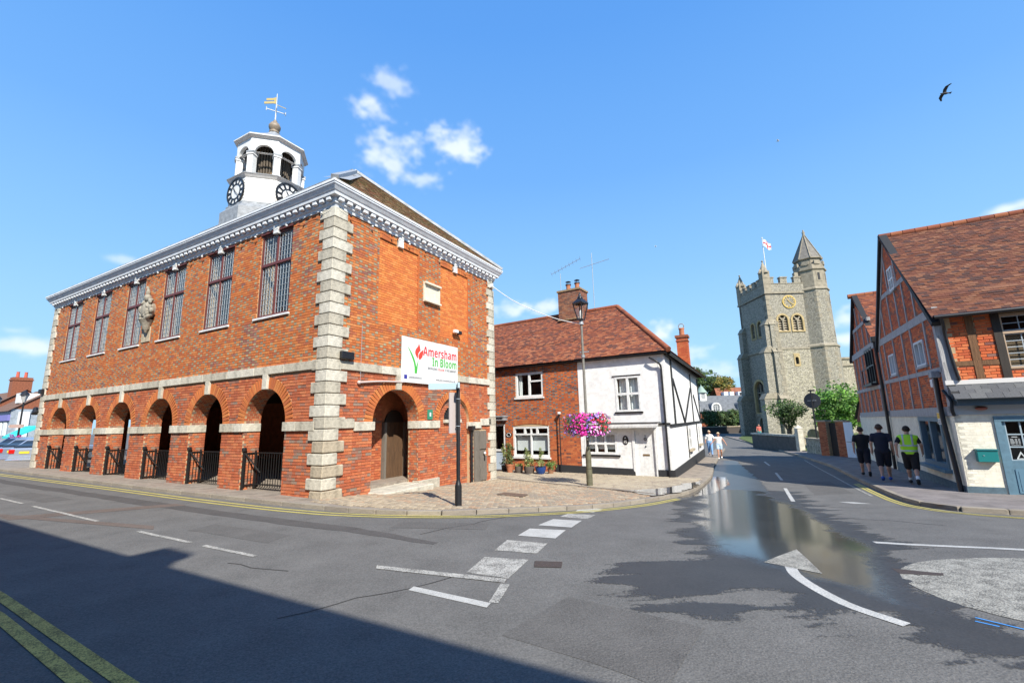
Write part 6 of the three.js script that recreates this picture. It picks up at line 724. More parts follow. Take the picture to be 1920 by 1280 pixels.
  const pin = (u, w, h) => { const c = part('pinnacle', ch); const p = HF.p(u, 0, w); mesh('shaft', new MB().box(HF, u - .46, u + .46, 16.97, 19.8, w - .46, w + .46).build(), dress, c); mesh('spirelet', metric(new THREE.ConeGeometry(.6, 1.7, 4).rotateY(Math.PI / 4 + Math.atan2(.482, .876)).translate(p.x, 20.4, p.z)), dress, c); mesh('finial', metric(lathe([[.06, 21.1], [.16, 21.2], [.06, 21.3], [.0, 21.35]], 8).translate(p.x, 0, p.z)), dress, c); mesh('niche', new MB().box(HF, u - .16, u + .16, 18.6, 19.3, w + .42, w + .44).box(HF, u - .44, u - .42, 18.6, 19.3, w - .16, w + .16).build(), M.blackMatt, c); for (const [du, dw] of [[0, .43], [-.43, 0]]) mesh('gablet', metric(new THREE.ConeGeometry(.34, .7, 4).translate(...HF.p(u + du, 19.9, w + dw).toArray())), dress, c); };
  pin(u0 + .38, -.38, 0); pin(u0 + .38, -dp + .4, 0); { const c = part('pinnacle', ch); mesh('stub', new MB().box(HF, 5.95, 6.4, 18.9, 19.5, -.4, .0).build(), dress, c); }
  // bell openings
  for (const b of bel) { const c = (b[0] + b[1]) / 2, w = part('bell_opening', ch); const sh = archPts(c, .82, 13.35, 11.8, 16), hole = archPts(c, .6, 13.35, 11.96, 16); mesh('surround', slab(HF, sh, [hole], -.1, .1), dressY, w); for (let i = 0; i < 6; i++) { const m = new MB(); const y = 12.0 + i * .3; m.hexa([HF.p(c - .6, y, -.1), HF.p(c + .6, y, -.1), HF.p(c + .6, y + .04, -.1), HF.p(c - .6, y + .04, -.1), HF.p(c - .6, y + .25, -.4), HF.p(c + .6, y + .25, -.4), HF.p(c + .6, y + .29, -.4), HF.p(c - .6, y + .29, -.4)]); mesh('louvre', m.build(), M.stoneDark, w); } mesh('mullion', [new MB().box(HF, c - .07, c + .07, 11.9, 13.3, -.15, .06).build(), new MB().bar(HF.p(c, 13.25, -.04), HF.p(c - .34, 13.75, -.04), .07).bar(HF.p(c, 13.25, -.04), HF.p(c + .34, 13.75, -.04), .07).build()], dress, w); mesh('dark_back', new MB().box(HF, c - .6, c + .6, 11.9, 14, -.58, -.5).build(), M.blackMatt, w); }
  { const w = part('slit_window', ch); mesh('surround', slab(HF, rect(4.36, 5.1, 7.5, 9.1), [archPts(4.73, .2, 8.45, 7.75)], .0, .15), dressY, w); mesh('pane', new MB().box(HF, 4.5, 4.95, 7.7, 8.8, -.3, -.2).build(), M.blackMatt, w); }
  for (const c of [-2.0, -3.6]) { const w = part('lancet', ch); mesh('surround', slab(HL, archPts(c, .6, 13.2, 11.5), [archPts(c, .42, 13.2, 11.65)], -.1, .1), dressY, w); mesh('louvre', new MB().box(HL, c - .42, c + .42, 11.6, 13.6, -.4, -.3).build(), M.stoneDark, w); }
  { const w = part('west_window', ch); mesh('surround', slab(HL, archPts(-3.7, 1.4, 4.9, 1.7, 20), [archPts(-3.7, 1.12, 4.9, 2.02, 20)], -.15, .16), dressY, w); mesh('pane', slab(HL, archPts(-3.7, 1.1, 4.9, 2.0), [], -.45, -.4), mat([.03, .03, .035], .15), w); mesh('mullion', new MB().box(HL, -4.15, -4.02, 2, 5.7, -.4, -.2).box(HL, -3.38, -3.25, 2, 5.7, -.4, -.2).box(HL, -4.8, -2.6, 4.5, 4.62, -.4, -.2).build(), dress, w); const d = part('west_door', ch); mesh('surround', slab(HL, archPts(-3.7, 1.1, .6, base), [archPts(-3.7, .75, .6, base)], -.1, .18), dress, d); mesh('door_leaf', slab(HL, archPts(-3.7, .75, .6, base), [], -.4, -.3), M.darkWood, d); mesh('hood', new MB().box(HL, -5.1, -2.35, 1.55, 1.85, 0, .22).build(), dress, d); }
  { const p = HF.p(4.75, 15.65, .03), ck = part('clock', ch); const R = (r0, r1, w) => { const s = new THREE.Shape(); s.absarc(0, 0, r1, 0, Math.PI * 2); if (r0) { const h = new THREE.Path(); h.absarc(0, 0, r0, 0, Math.PI * 2, true); s.holes.push(h); } return metric(new THREE.ExtrudeGeometry(s, { depth: w, bevelEnabled: false, curveSegments: 30 }).applyMatrix4(new THREE.Matrix4().multiplyMatrices(HF.m, tr(4.75, 15.65, .02)))); }; mesh('dial', R(0, .82, .04), flintM, ck); mesh('gilt_ring', R(.72, .84, .08), M.gold, ck); const nm = new MB(); for (let i = 0; i < 12; i++) { const a = i / 12 * 6.283; nm.geo(new THREE.BoxGeometry(.08, .2, .04), new THREE.Matrix4().multiplyMatrices(HF.m, tr(4.75 + Math.sin(a) * .61, 15.65 + Math.cos(a) * .61, .1, 0, 0, -a))); } for (const [a, l] of [[-.6, .4], [2.3, .62]]) nm.geo(new THREE.BoxGeometry(.06, l, .03).translate(0, l / 2, 0), new THREE.Matrix4().multiplyMatrices(HF.m, tr(4.75, 15.65, .14, 0, 0, -a))); mesh('gilt_numerals', nm.build(), M.gold, ck); }
  // stair turret
  { const tu = part('stair_turret', ch), c = HF.p(8.35, 0, -.7), ang = Math.atan2(.876, .482); const oct = (r, y) => [...Array(8)].map((_, i) => { const t = (i + .5) / 8 * 6.2832 + ang; return V(c.x + r * Math.cos(t), y, c.z + r * Math.sin(t)); }); const stack = lv => { const m = new MB(); for (let i = 0; i < lv.length - 1; i++) { const a = oct(...lv[i]), b = oct(...lv[i + 1]); for (let k = 0; k < 8; k++) m.quad(a[(k + 1) % 8], a[k], b[k], b[(k + 1) % 8]); } return m.build(); };
    mesh('turret_wall', stack([[2.05, base], [2.0, 9.8], [1.85, 10.2], [1.8, 17.0]]), flintM, tu); mesh('turret_wall', stack([[1.74, 17.1], [1.74, 19.6]]), dress, tu); mesh('turret_string', stack([[1.95, 9.7], [2.12, 9.75], [2.12, 9.95], [1.85, 10.15]]), dress, tu); mesh('turret_string', stack([[1.75, 16.95], [1.93, 17.0], [1.93, 17.15], [1.72, 17.35]]), dress, tu); mesh('turret_string', stack([[1.72, 19.5], [1.9, 19.6], [1.9, 19.75], [1.7, 19.8]]), dress, tu); mesh('turret_crown', stack([[1.72, 19.7], [1.72, 20.3]]), dress, tu); for (let k = 0; k < 8; k++) { const t = k / 8 * 6.283 + ang; mesh('turret_merlon', metric(new THREE.BoxGeometry(.22, .5, .72).applyMatrix4(tr(c.x + 1.58 * Math.cos(t), 20.5, c.z + 1.58 * Math.sin(t), 0, -t, 0))), dress, tu); } mesh('lantern', stack([[1.42, 20.2], [1.42, 21.2]]), dress, tu); mesh('eaves', stack([[1.42, 21.05], [1.66, 21.15], [1.66, 21.25]]), dress, tu); mesh('spire', stack([[1.66, 21.25], [.08, 24.75]]), mat([.27, .245, .21], .85, { map: blotS(.8) }), tu); const rb = new MB(); const A = oct(1.68, 21.25), B = oct(.1, 24.75); A.forEach((a, i) => rb.bar(a, B[i], .05)); mesh('spire_ribs', rb.build(), dress, tu); mesh('finial', metric(lathe([[.1, 24.6], [.2, 24.8], [.1, 24.95], [.22, 25.1], [.08, 25.25], [.12, 25.4], [0, 25.55]], 8).translate(c.x, 0, c.z)), dress, tu);
    for (const [k, y, h] of [[0, 18.2, .95], [1, 18.2, .95], [1, 15.2, .8], [1, 11.0, .7], [1, 3.4, .7]]) { const t = k / 8 * 6.283 + ang - (k ? .785 * 2 : 0); const r = (y > 17 ? 1.72 : y > 10 ? 1.8 : 1.98) * .924 + .03; const q = tr(c.x + r * Math.cos(t), y + h / 2, c.z + r * Math.sin(t), 0, -t, 0); mesh('slit', metric(new THREE.BoxGeometry(.04, h, .3).applyMatrix4(q)), M.blackMatt, tu); mesh('slit_frame', metric(new THREE.BoxGeometry(.03, h + .35, .6).applyMatrix4(q)), dress, tu); }
    const qu = new MB(); for (let j = 0; j < 27; j++) { const y = base + j * .68, r = y < 9.8 ? 2.02 : 1.83, o = oct(r, y), o2 = oct(r, y + .5); for (let k = 0; k < 8; k++) { const nx = o[(k + 1) % 8].clone().sub(o[k]).multiplyScalar(j % 2 ? .26 : .16); const pv = o[(k + 7) % 8].clone().sub(o[k]).multiplyScalar(j % 2 ? .16 : .26); qu.quad(o[k].clone().add(nx), o[k], o2[k], o2[k].clone().add(nx)).quad(o[k], o[k].clone().add(pv), o2[k].clone().add(pv), o2[k]); } } const qm = mesh('turret_quoins', qu.build(), dress, tu); qm.userData.kind = 'stuff'; }
  const nv = thing('church_nave', 'flint church nave wall with parapet behind the tower', 'church'); mesh('wall', new MB().box(HF, 10, 34, -1.5, 8.6, -12, -3).build(), flintBig, nv); mesh('parapet_band', new MB().box(HF, 9.9, 34, 7.7, 7.95, -12.1, -2.85).box(HF, 9.9, 34, 8.6, 8.85, -12.1, -2.85).build(), dress, nv);
  // flag
  const fp = HF.p(3.75, 17, -2.2), fl = thing('flag', 'red cross flag on a white pole above the church tower', 'flag', fp.toArray()); mesh('pole', metric(cyl(.07, .045, 8.1, 8)), M.white, fl); mesh('truck', metric(new THREE.SphereGeometry(.1, 8, 6).translate(0, 8.15, 0)), M.white, fl);
  { const W = M.white, R = mat([.62, .03, .04], .8), n = 16, m = 10; const P = (i, j) => { const s = i / n, t = j / m; return V(.04 + s * 1.0 * .876 + .05, 7.95 - t * 1.05 - s * .6 * (1 - .2 * t) + .08 * Math.sin(s * 7), -s * 1.25 * .482 + .16 * Math.sin(s * 6 + t)); }; const a = new MB(), b = new MB(); for (let i = 0; i < n; i++) for (let j = 0; j < m; j++) { const red = (i >= 7 && i <= 8) || (j >= 4 && j <= 5); (red ? b : a).quad(P(i, j + 1), P(i + 1, j + 1), P(i + 1, j), P(i, j)); } mesh('field', a.build(), W, fl); mesh('cross', b.build(), R, fl); }
  // churchyard: wall, gate pier, flint wall, gravestones, trees
  const rend = mat([.15, .135, .12], .95, { map: blotS(.8) }); const CW = FR([8.7, 0, -36.2], [.46, .888]); const cw = thing('churchyard_wall', 'low dark rendered churchyard wall with stone coping', 'wall'); mesh('wall', new MB().box(CW, 0, 6.2, -1.6, .12, -.35, 0).build(), rend, cw); mesh('coping', new MB().box(CW, -.05, 6.2, .12, .26, -.42, .07).build(), M.stone, cw);
  const gp = thing('gate_pier', 'leaning stone gate pier at the churchyard entrance', 'pier', CW.p(6.45, -1.0, -.15).toArray(), -1.1); mesh('pier', metric(new RoundedBoxGeometry(.4, 1.75, .4, 1, .03).translate(0, .85, 0)), M.stone, gp); mesh('cap', metric(new THREE.ConeGeometry(.33, .25, 4).rotateY(Math.PI / 4).translate(0, 1.85, 0)), M.stone, gp);
  const fw = thing('flint_wall', 'short flint wall between the churchyard entrance and brick pier', 'wall'); const FW = FR([12.0, 0, -28.4], [.3, .954]); mesh('wall', new MB().box(FW, 0, 2.7, -1.5, .1, -.35, 0).build(), flintBig, fw); mesh('coping', new MB().box(FW, -.03, 2.7, .1, .18, -.4, .05).build(), M.stoneDark, fw);
  const gs = (x, z, h, w, lb, rot) => { const t = thing('gravestone', lb, 'gravestone', [x, -.9, z], rot, 'gravestones behind the churchyard wall'); mesh('stone', slab(WORLD, archPts(0, w / 2, h - w / 2, 0, 10), [], -.07, .07), M.stoneDark, t); mesh('plinth', metric(new THREE.BoxGeometry(w + .2, .16, .35).translate(0, .08, 0)), M.stoneDark, t); }; gs(12.9, -33.5, 1.5, .8, 'dark round topped gravestone beside the sign post', .3); gs(11.9, -34.5, 1.2, .6, 'pale smaller gravestone behind the gate pier', .5); gs(12.3, -37, 1.0, .7, 'low gravestone farthest from the street', .2);
  reseed(90); const tree = (name, lb, p, trunk, cr, cols, group) => { const t = thing(name, lb, 'tree', p, 0, group); const m = new MB(); for (const [a, b, r0, r1] of trunk) { const d = V(...b).sub(V(...a)), L = d.length(); m.geo(new THREE.CylinderGeometry(r1, r0, L, 8).translate(0, L / 2, 0), new THREE.Matrix4().compose(V(...a), new THREE.Quaternion().setFromUnitVectors(V(0, 1, 0), d.normalize()), V(1, 1, 1))); } mesh('trunk', m.build(), mat([.12, .095, .075], .95, { map: grainS(4) }), t); mesh('crown', mergeGeometries(cr.map(c => crown(...c.slice(0, 7), cols, c[7]))), M.leaf, t); return t; };
  tree('churchyard_tree', 'small pollarded tree by the churchyard gate pier', [11.35, -1, -34], [[[0, 0, 0], [.05, 1.5, 0], .22, .17], [[.05, 1.45, 0], [-.6, 2.6, .1], .12, .05], [[.05, 1.45, 0], [.7, 2.7, 0], .11, .05], [[.05, 1.45, 0], [.1, 2.9, -.3], .1, .05]], [[[0, 3.1, 0], 1.4, .65, 1.1, 90, 26, .1, .38], [[0, 2.3, 0], .55, .5, .5, 26, 22, .09, .3]], [[.06, .12, .02], [.09, .16, .03], [.05, .09, .02]], 'trees by the church');
  tree('churchyard_tree', 'broad bright green tree behind the brick garden wall', [14.7, -1, -32.6], [[[0, 0, 0], [0, 2, 0], .2, .14], [[0, 2, 0], [-.8, 3.6, .2], .1, .04], [[0, 2, 0], [.9, 3.7, 0], .1, .04], [[0, 2, 0], [0, 4.2, 0], .1, .04]], [[[0, 3.3, 0], 1.9, 1.6, 1.7, 170, 34, .12, .42], [[-.6, 2.3, .3], 1.3, .8, 1.1, 60, 26, .11, .36]], [[.10, .24, .025], [.14, .30, .035], [.07, .17, .02], [.18, .34, .05]], 'trees by the church');
  const rs = thing('road_sign', 'back of a round road sign on a black post with a lamp', 'road sign', [12.55, G(12.55, -27.2), -27.2], 2.62); mesh('post', metric(cyl(.05, .045, 3.95, 10)), M.black, rs); mesh('disc', metric(new THREE.CylinderGeometry(.5, .5, .03, 28).rotateX(Math.PI / 2).translate(0, 3.35, .05)), mat([.05, .052, .056], .6), rs); mesh('clip', metric(new THREE.BoxGeometry(.5, .05, .04).translate(0, 3.35, .0)), M.leadSheet, rs); mesh('lamp', metric(new RoundedBoxGeometry(.34, .1, .22, 1, .03).translate(0, 4.0, .1)), M.blackMatt, rs);

  // ================================================================ FAR BUILDINGS, HEDGE AND HILL
  const DF = FR([-28.05, 0, -60.8], [.876, -.482]); const al = thing('slate_roof_house', 'far brick building with slate roof, arched dormers and white cupola', 'house'); const slateM = mat([.20, .21, .22], .8, { map: blotS(.6) }); mesh('wall', new MB().box(DF, 28, 44, -1.5, 2.6, -8, -.02).build(), mat([.36, .11, .05], .9, { map: blotS(1) }), al); mesh('roof', new MB().quad(DF.p(27.6, 2.5, .4), DF.p(44.4, 2.5, .4), DF.p(44.4, 5.4, -4), DF.p(27.6, 5.4, -4)).quad(DF.p(27.6, 2.5, -8.4), DF.p(44.4, 2.5, -8.4), DF.p(44.4, 5.4, -4), DF.p(27.6, 5.4, -4)).build(), slateM, al);
  for (const u of [31.6, 35.3, 39.9]) { const d = part('dormer', al); mesh('dormer_front', slab(DF, archPts(u, .85, 3.2, 2.4, 12), [archPts(u, .62, 3.2, 2.6, 12)], .1, .22), M.white, d); mesh('pane', slab(DF, archPts(u, .64, 3.2, 2.58, 12), [], .05, .1), mat([.12, .14, .16], .2), d); mesh('glazing_bars', winBars(DF, u - .6, u + .6, 2.6, 3.75, 3, 3, .05, .06, .1, .16).build(), M.white, d); mesh('cheeks', slab(DF, archPts(u, .88, 3.2, 2.4, 12), [], -1.6, .08), slateM, d); }
  for (const u of [32, 35.5, 38.5]) { const w = part('window', al); mesh('frame', winBars(DF, u - .5, u + .5, -.2, 1.2, 2, 2, .1, .06, -.02, .06).build(), M.white, w); mesh('pane', new MB().box(DF, u - .4, u + .4, -.1, 1.1, -.02, .02).build(), mat([.03, .03, .04], .1), w); }
  { const c = part('cupola', al); const p = DF.p(34.4, 0, -3.2); mesh('box', new MB().box(DF, 33.8, 35.0, 4.4, 6.0, -3.8, -2.6).build(), M.white, c); mesh('cupola_roof', metric(lathe([[1.0, 5.95], [.75, 6.3], [.35, 6.9], [.05, 7.3], [0, 7.6]], 8).translate(p.x, 0, p.z)), mat([.25, .33, .28], .7), c); const lv = new MB(); for (let i = 0; i < 6; i++) lv.box(DF, 34.05, 34.75, 4.9 + i * .16, 4.99 + i * .16, -2.6, -2.56); mesh('louvre', lv.build(), M.leadSheet, c); }
  const fwl = thing('dark_front_wall', 'long dark low wall in front of the far slate roofed building', 'wall'); mesh('wall', new MB().box(DF, 29, 40.5, -1.5, -.05, 5.6, 6).build(), mat([.07, .06, .055], .95), fwl); mesh('coping', new MB().box(DF, 28.9, 40.6, -.05, .08, 5.5, 6.1).build(), M.stoneDark, fwl);
  reseed(95); let hn = 0; for (const [u, r, lb] of [[32.6, 1.7, 'left of the three clipped trees before the far slate roof'], [35.6, 1.8, 'middle of the three clipped trees before the far slate roof'], [38.4, 1.7, 'right of the three clipped trees before the far slate roof']]) { const p = DF.p(u, -1.1, 4); const t = thing('clipped_tree', lb, 'tree', p.toArray(), 0, 'clipped trees before the far house'); mesh('trunk', metric(cyl(.16, .12, 1.6, 8)), M.darkWood, t); mesh('crown', crown([0, 2.4, 0], r, 1.5, 1.2, 130, 28, .17, [[.04, .085, .02], [.06, .12, .025], [.08, .13, .03]], .5), M.leaf, t); }
  const KF = FR([-62.76, 0, -123.9], [.876, -.482]); const rh = thing('red_roof_house', 'distant red tiled house with white dormers below the hill trees', 'house'); mesh('wall', new MB().box(KF, 69, 84, -1, 7.4, -8, 0).build(), mat([.4, .36, .3], .9), rh); mesh('roof', new MB().quad(KF.p(68.6, 7.3, .5), KF.p(84.4, 7.3, .5), KF.p(84.4, 11.4, -4), KF.p(69.8, 11.2, -4)).quad(KF.p(68.6, 7.3, -8.5), KF.p(84.4, 7.3, -8.5), KF.p(84.4, 11.4, -4), KF.p(69.8, 11.2, -4)).build(), mat([.34, .13, .07], .9, { map: blotS(.3) }), rh); for (const u of [71.5, 73.5, 76.3]) mesh('dormer', new MB().box(KF, u - .7, u + .7, 7.6, 9.6, -1.5, .6).build(), mat([.55, .62, .7], .7), rh); mesh('pane', new MB().box(KF, 76.0, 76.9, 8.0, 9.3, .6, .64).build(), M.blackMatt, rh);
  { const P = [], I = []; const n = 30, m = 12; for (let j = 0; j <= m; j++) for (let i = 0; i <= n; i++) { const u = -60 + i * 10, w = 10 - j * 18; const q = KF.p(u, 0, w - 10); P.push(q.x, -2 + 15 * smooth(0, 1, j / m) + 6 * (fbm(i * .3, j * .4, 3) - .5) * smooth(0, .4, j / m), q.z); } for (let j = 0; j < m; j++) for (let i = 0; i < n; i++) { const a = j * (n + 1) + i; I.push(a, a + 1, a + n + 1, a + 1, a + n + 2, a + n + 1); } const g = new THREE.BufferGeometry(); g.setAttribute('position', new THREE.Float32BufferAttribute(P, 3)); g.setIndex(I); structure('hill', metric(g.toNonIndexed()), M.grass); }
  reseed(97); const HT = [[62, -6, 9.5, 3.6, 0, 'dark green'], [65, -12, 14.5, 3.4, 1, 'tall conical dark'], [67.6, -14, 16, 2.8, 2, 'tall open crowned'], [70.2, -8, 14, 3.8, 0, 'rounded mid green'], [73.6, -6, 12.5, 4, 3, 'golden leaved'], [76.8, -12, 12.2, 3.4, 1, 'dark round'], [59, -14, 11, 3.6, 1, 'shaded'], [80, -16, 12, 4, 0, 'broad green'], [110, -24, 20.5, 5.5, 1, 'dark'], [117, -26, 21, 6, 0, 'wide green'], [124, -26, 20, 6, 1, 'dense dark']];
  const hc = [[[.07, .12, .025], [.09, .15, .03]], [[.035, .07, .018], [.05, .09, .02]], [[.05, .085, .025], [.08, .12, .03]], [[.24, .20, .03], [.17, .18, .03], [.3, .2, .03]]];
  HT.forEach(([u, w, top, r, k, lb], i) => { const p = KF.p(u, 3.5, w), t = thing('hill_tree', `${lb} tree on the hill ${u > 100 ? 'right of the church turret' : 'left of the church tower'}, ${['first', 'second', 'third', 'fourth', 'fifth', 'sixth', 'seventh', 'eighth', 'first', 'second', 'third'][i]} along`, 'tree', p.toArray(), 0, 'trees on the hill'); mesh('trunk', metric(cyl(.35, .2, top - r, 7)), M.darkWood, t); mesh('crown', mergeGeometries([crown([0, top - r, 0], r, r * 1.05, r, 80, 22, .42, hc[k], 1.0), crown([0, top - r * 1.9, 0], r * 1.1, r * 1.1, r, 60, 20, .42, hc[k], 1.0)]), M.leaf, t); });
}
// ================================================================ FAR LEFT OF THE MAIN STREET
{
  const rfM = mat([.22, .12, .08], .95, { map: blotS(.5) }), brk = mat([.36, .12, .06], .95, { map: blotS(1.5), bumpMap: grainS(3), bumpScale: .02 });
  const X = -80; const gabled = (name, lb, x0, x1, z0, z1, ey, ry, m, parts) => { const t = thing(name, lb, 'house'); const F = FR([x1, 0, 0], [0, -1]); mesh('wall', [slab(F, [[-z0, -2], [-z1, -2], [-z1, ey], [(-z0 - z1) / 2, ry], [-z0, ey]], [], -(x1 - x0), 0)], m, t); const zc = (z0 + z1) / 2; mesh('roof', new MB().quad(V(x0, ey - .2, z0 + .4), V(x1 + .25, ey - .2, z0 + .4), V(x1 + .25, ry + .08, zc), V(x0, ry + .08, zc)).quad(V(x0, ey - .2, z1 - .4), V(x1 + .25, ey - .2, z1 - .4), V(x1 + .25, ry + .08, zc), V(x0, ry + .08, zc)).build(), rfM, t); if (parts) parts(t, F); return t; };
  gabled('shop_house', 'pale blue rendered shop with brown roof left of the hall', X - 9, X, -12.6, -21, 4.9, 7.9, mat([.42, .48, .54], .85, { map: blotS(.6) }), (t, F) => { mesh('gable_bricks', slab(F, [[12.7, 5.0], [20.9, 5.0], [16.8, 7.8]], [], 0, .04), brk, t); mesh('pilaster', new MB().box(F, 13.3, 14.4, -1, 4.6, 0, .2).build(), M.white, t); mesh('fascia', new MB().box(WORLD, X - 9, X, 3.4, 4.2, -12.6, -12.35).build(), mat([.18, .17, .42], .6), t); for (let i = 0; i < 4; i++) mesh('window', new MB().box(WORLD, X - 8 + i * 2, X - 6.8 + i * 2, 1.4, 3.2, -12.6, -12.5).build(), M.white, t); mesh('chimney', new MB().box(WORLD, X - 5, X - 3.4, 6.8, 9.6, -18.6, -17.2).box(WORLD, X - 5.1, X - 3.3, 9.4, 9.7, -18.7, -17.1).build(), brk, t); mesh('dormer', new MB().box(WORLD, X - 3.5, X - 2, 5.9, 7.3, -15.6, -13.6).build(), M.white, t); mesh('window', new MB().box(F, 15.4, 16.6, .6, 2.2, 0, .06).build(), M.white, t); });
  gabled('brick_house', 'brick house with large tiled roof and red chimney pots', X - 26, X - 12, -11.6, -21.5, 4.6, 8.4, brk, (t, F) => { mesh('chimney', new MB().box(WORLD, X - 14, X - 12.4, 7.2, 10.4, -17.2, -15.0).box(WORLD, X - 14.1, X - 12.3, 9.9, 10.1, -17.3, -14.9).build(), brk, t); for (const z of [-15.6, -16.5]) mesh('chimney_pot', metric(lathe([[.22, 10.4], [.18, 11.2], [.22, 11.3]], 10).translate(X - 13.2, 0, z)), mat([.5, .1, .06], .8), t); for (const z of [13.2, 15.4]) mesh('window', new MB().box(F, z, z + .9, 1.0, 2.4, 0, .05).build(), M.white, t); });
  gabled('white_house', 'white rendered house at the left edge of the frame', X - 48, X - 27, -10.5, -20, 5.6, 8.6, M.whitewash, (t, F) => { mesh('window', new MB().box(F, 13, 14.2, 2.2, 3.8, 0, .05).build(), mat([.04, .04, .05], .2), t); });
  { const a = thing('shop_awning', 'teal awning sloping over the pavement behind parked cars', 'awning', [-62, 0, -10.8]); mesh('canvas', new MB().quad(V(0, 2.5, 0), V(0, 1.35, 1.7), V(-4, 1.35, 1.7), V(-4, 2.5, 0)).quad(V(0, 1.35, 1.7), V(0, 1.15, 1.7), V(-4, 1.15, 1.7), V(-4, 1.35, 1.7)).tri(V(0, 2.5, 0), V(0, 2.15, 0), V(0, 1.15, 1.7)).tri(V(0, 2.5, 0), V(0, 1.15, 1.7), V(0, 1.35, 1.7)).build(), mat([.03, .50, .50], .7), a); mesh('arm', new MB().bar([-.05, 1.3, 1.65], [-.05, 1.0, 0], .03).bar([-3.95, 1.3, 1.65], [-3.95, 1.0, 0], .03).build(), M.leadSheet, a); }
  const lamp = (lb, x, z, h) => { const t = thing('street_lamp', lb, 'street lamp', [x, RD(x, z) + .1, z], 0, 'lamps along the main street'); mesh('column', metric(lathe([[.1, 0], [.1, .8], [.06, .9], [.045, h]], 10)), M.black, t); mesh('lantern', metric(lathe([[.08, h], [.22, h + .5], [.24, h + .52]], 4)), mat([.5, .5, .48], .3), t); mesh('lantern_cap', metric(lathe([[.28, h + .5], [.1, h + .75], [0, h + .85]], 8)), M.black, t); mesh('ladder_bar', metric(new THREE.BoxGeometry(.5, .03, .03).translate(0, h - .25, 0)), M.black, t); return t; };
  lamp('black lamp post in front of the pale blue shop', -35, -3.0, 3.7); lamp('black lamp post before the brick house, nearer the left edge', -47, -4.3, 4.0);
  { const t = thing('direction_sign', 'brown finger sign on the far lamp post', 'sign', [-35, 2.2, -3.0], .45); mesh('finger', metric(new THREE.BoxGeometry(1.0, .22, .04).translate(-.1, 0, .1)), mat([.4, .28, .24], .7), t); mesh('tip', metric(new THREE.CylinderGeometry(.11, .11, .04, 3).rotateX(Math.PI / 2).translate(-.62, 0, .1)), mat([.55, .45, .4], .7), t); }
  reseed(60); for (const [x, z, lb] of [[-35, -3.0, 'far pink flower basket on the lamp post by the shop'], [-47, -4.3, 'far magenta flower basket at the left edge of the frame']]) { const t = thing('flower_basket', lb, 'flower basket', [x, 1.35, z], 0, 'far flower baskets'); mesh('flowers', mergeGeometries([crown([0, 0, 0], .55, .3, .55, 40, 12, .06, [[.6, .03, .3], [.5, .05, .35], [.4, .15, .5]], .12), crown([0, -.1, 0], .5, .25, .5, 22, 12, .06, [[.05, .1, .02]], .12)]), M.leaf, t); mesh('hoop', metric(new THREE.TorusGeometry(.4, .02, 5, 18).rotateX(Math.PI / 2)), M.iron, t); }
  // parked cars, tails to the street
  const car = (lb, x, z, ry, paint) => { const y = RD(x, z), t = thing('parked_car', lb, 'car', [x, y, z], ry, 'cars parked beyond the hall'); // rear faces local +z
    const body = (pts, w, bev) => { const s = new THREE.Shape(); s.moveTo(pts[0][0], pts[0][1]); s.splineThru(pts.slice(1).map(p => new THREE.Vector2(...p))); return metric(new THREE.ExtrudeGeometry(s, { depth: w - 2 * bev, bevelEnabled: true, bevelThickness: bev, bevelSize: bev * .8, bevelSegments: 3, curveSegments: 24 }).translate(0, 0, -(w - 2 * bev) / 2).rotateY(-Math.PI / 2)); };
    const m = new THREE.MeshPhysicalMaterial({ color: rgb(...paint), roughness: .35, metalness: .5, clearcoat: 1, clearcoatRoughness: .08 });
    mesh('body', body([[-2.0, .3], [-2.05, .62], [-1.85, .78], [-1.0, .88], [1.2, .92], [1.9, .9], [2.0, .72], [1.98, .35], [1.85, .26], [-1.85, .24], [-2.0, .3]], 1.72, .1), m, t); const gl = mat([.02, .025, .03], .06); mesh('glasshouse', body([[-1.0, .9], [-.35, 1.34], [.3, 1.41], [1.0, 1.37], [1.5, 1.12], [1.75, .92], [-1.0, .9]], 1.5, .1), gl, t); mesh('roof', body([[-.5, 1.36], [.3, 1.47], [1.0, 1.43], [1.22, 1.34], [.3, 1.4], [-.5, 1.36]], 1.4, .05), m, t);
    const pil = new MB(); for (const s of [-1, 1]) { pil.bar([s * .74, .95, 1.72], [s * .66, 1.42, 1.08], .05, .09); pil.bar([s * .77, .92, .35], [s * .71, 1.42, .3], .03, .05); pil.bar([s * .76, .92, -1.0], [s * .68, 1.4, -.4], .03, .04); } mesh('pillars', pil.build(), m, t); for (const s of [-1, 1]) mesh('tail_light', metric(new RoundedBoxGeometry(.3, .24, .2, 1, .03).translate(s * .68, .76, 2.02)), mat([.5, .012, .01], .2), t);
    mesh('number_plate', metric(new THREE.BoxGeometry(.52, .12, .03).translate(0, .7, 2.1)), mat([.7, .5, .04], .5), t); mesh('bumper', metric(new RoundedBoxGeometry(1.66, .2, .24, 1, .05).translate(0, .4, 2.02)), m, t); const tg = metric(new THREE.CylinderGeometry(.31, .31, .2, 20).rotateZ(Math.PI / 2)), hg = metric(new THREE.CylinderGeometry(.19, .19, .21, 14).rotateZ(Math.PI / 2)); for (const [sx, sz] of [[-1, -1.3], [1, -1.3], [-1, 1.28], [1, 1.28]]) { const w = part('wheel', t); mesh('tyre', tg, M.blackMatt, w, [sx * .79, .31, sz]); mesh('rim', hg, mat([.5, .5, .52], .3, { metalness: .7 }), w, [sx * .8, .31, sz]); } return t; };
  car('silver hatchback nearest the hall with a red tail light', -28.6, -3.3, .6, [.42, .47, .55]); car('silver blue car parked second from the hall', -30.9, -3.35, .6, [.30, .36, .46]); car('dark blue car with red lights at the left edge', -33.3, -3.5, .6, [.04, .06, .13]); car('dark car parked against the far side of the hall end', -25, -7.2, 1.0, [.03, .04, .09]);
}
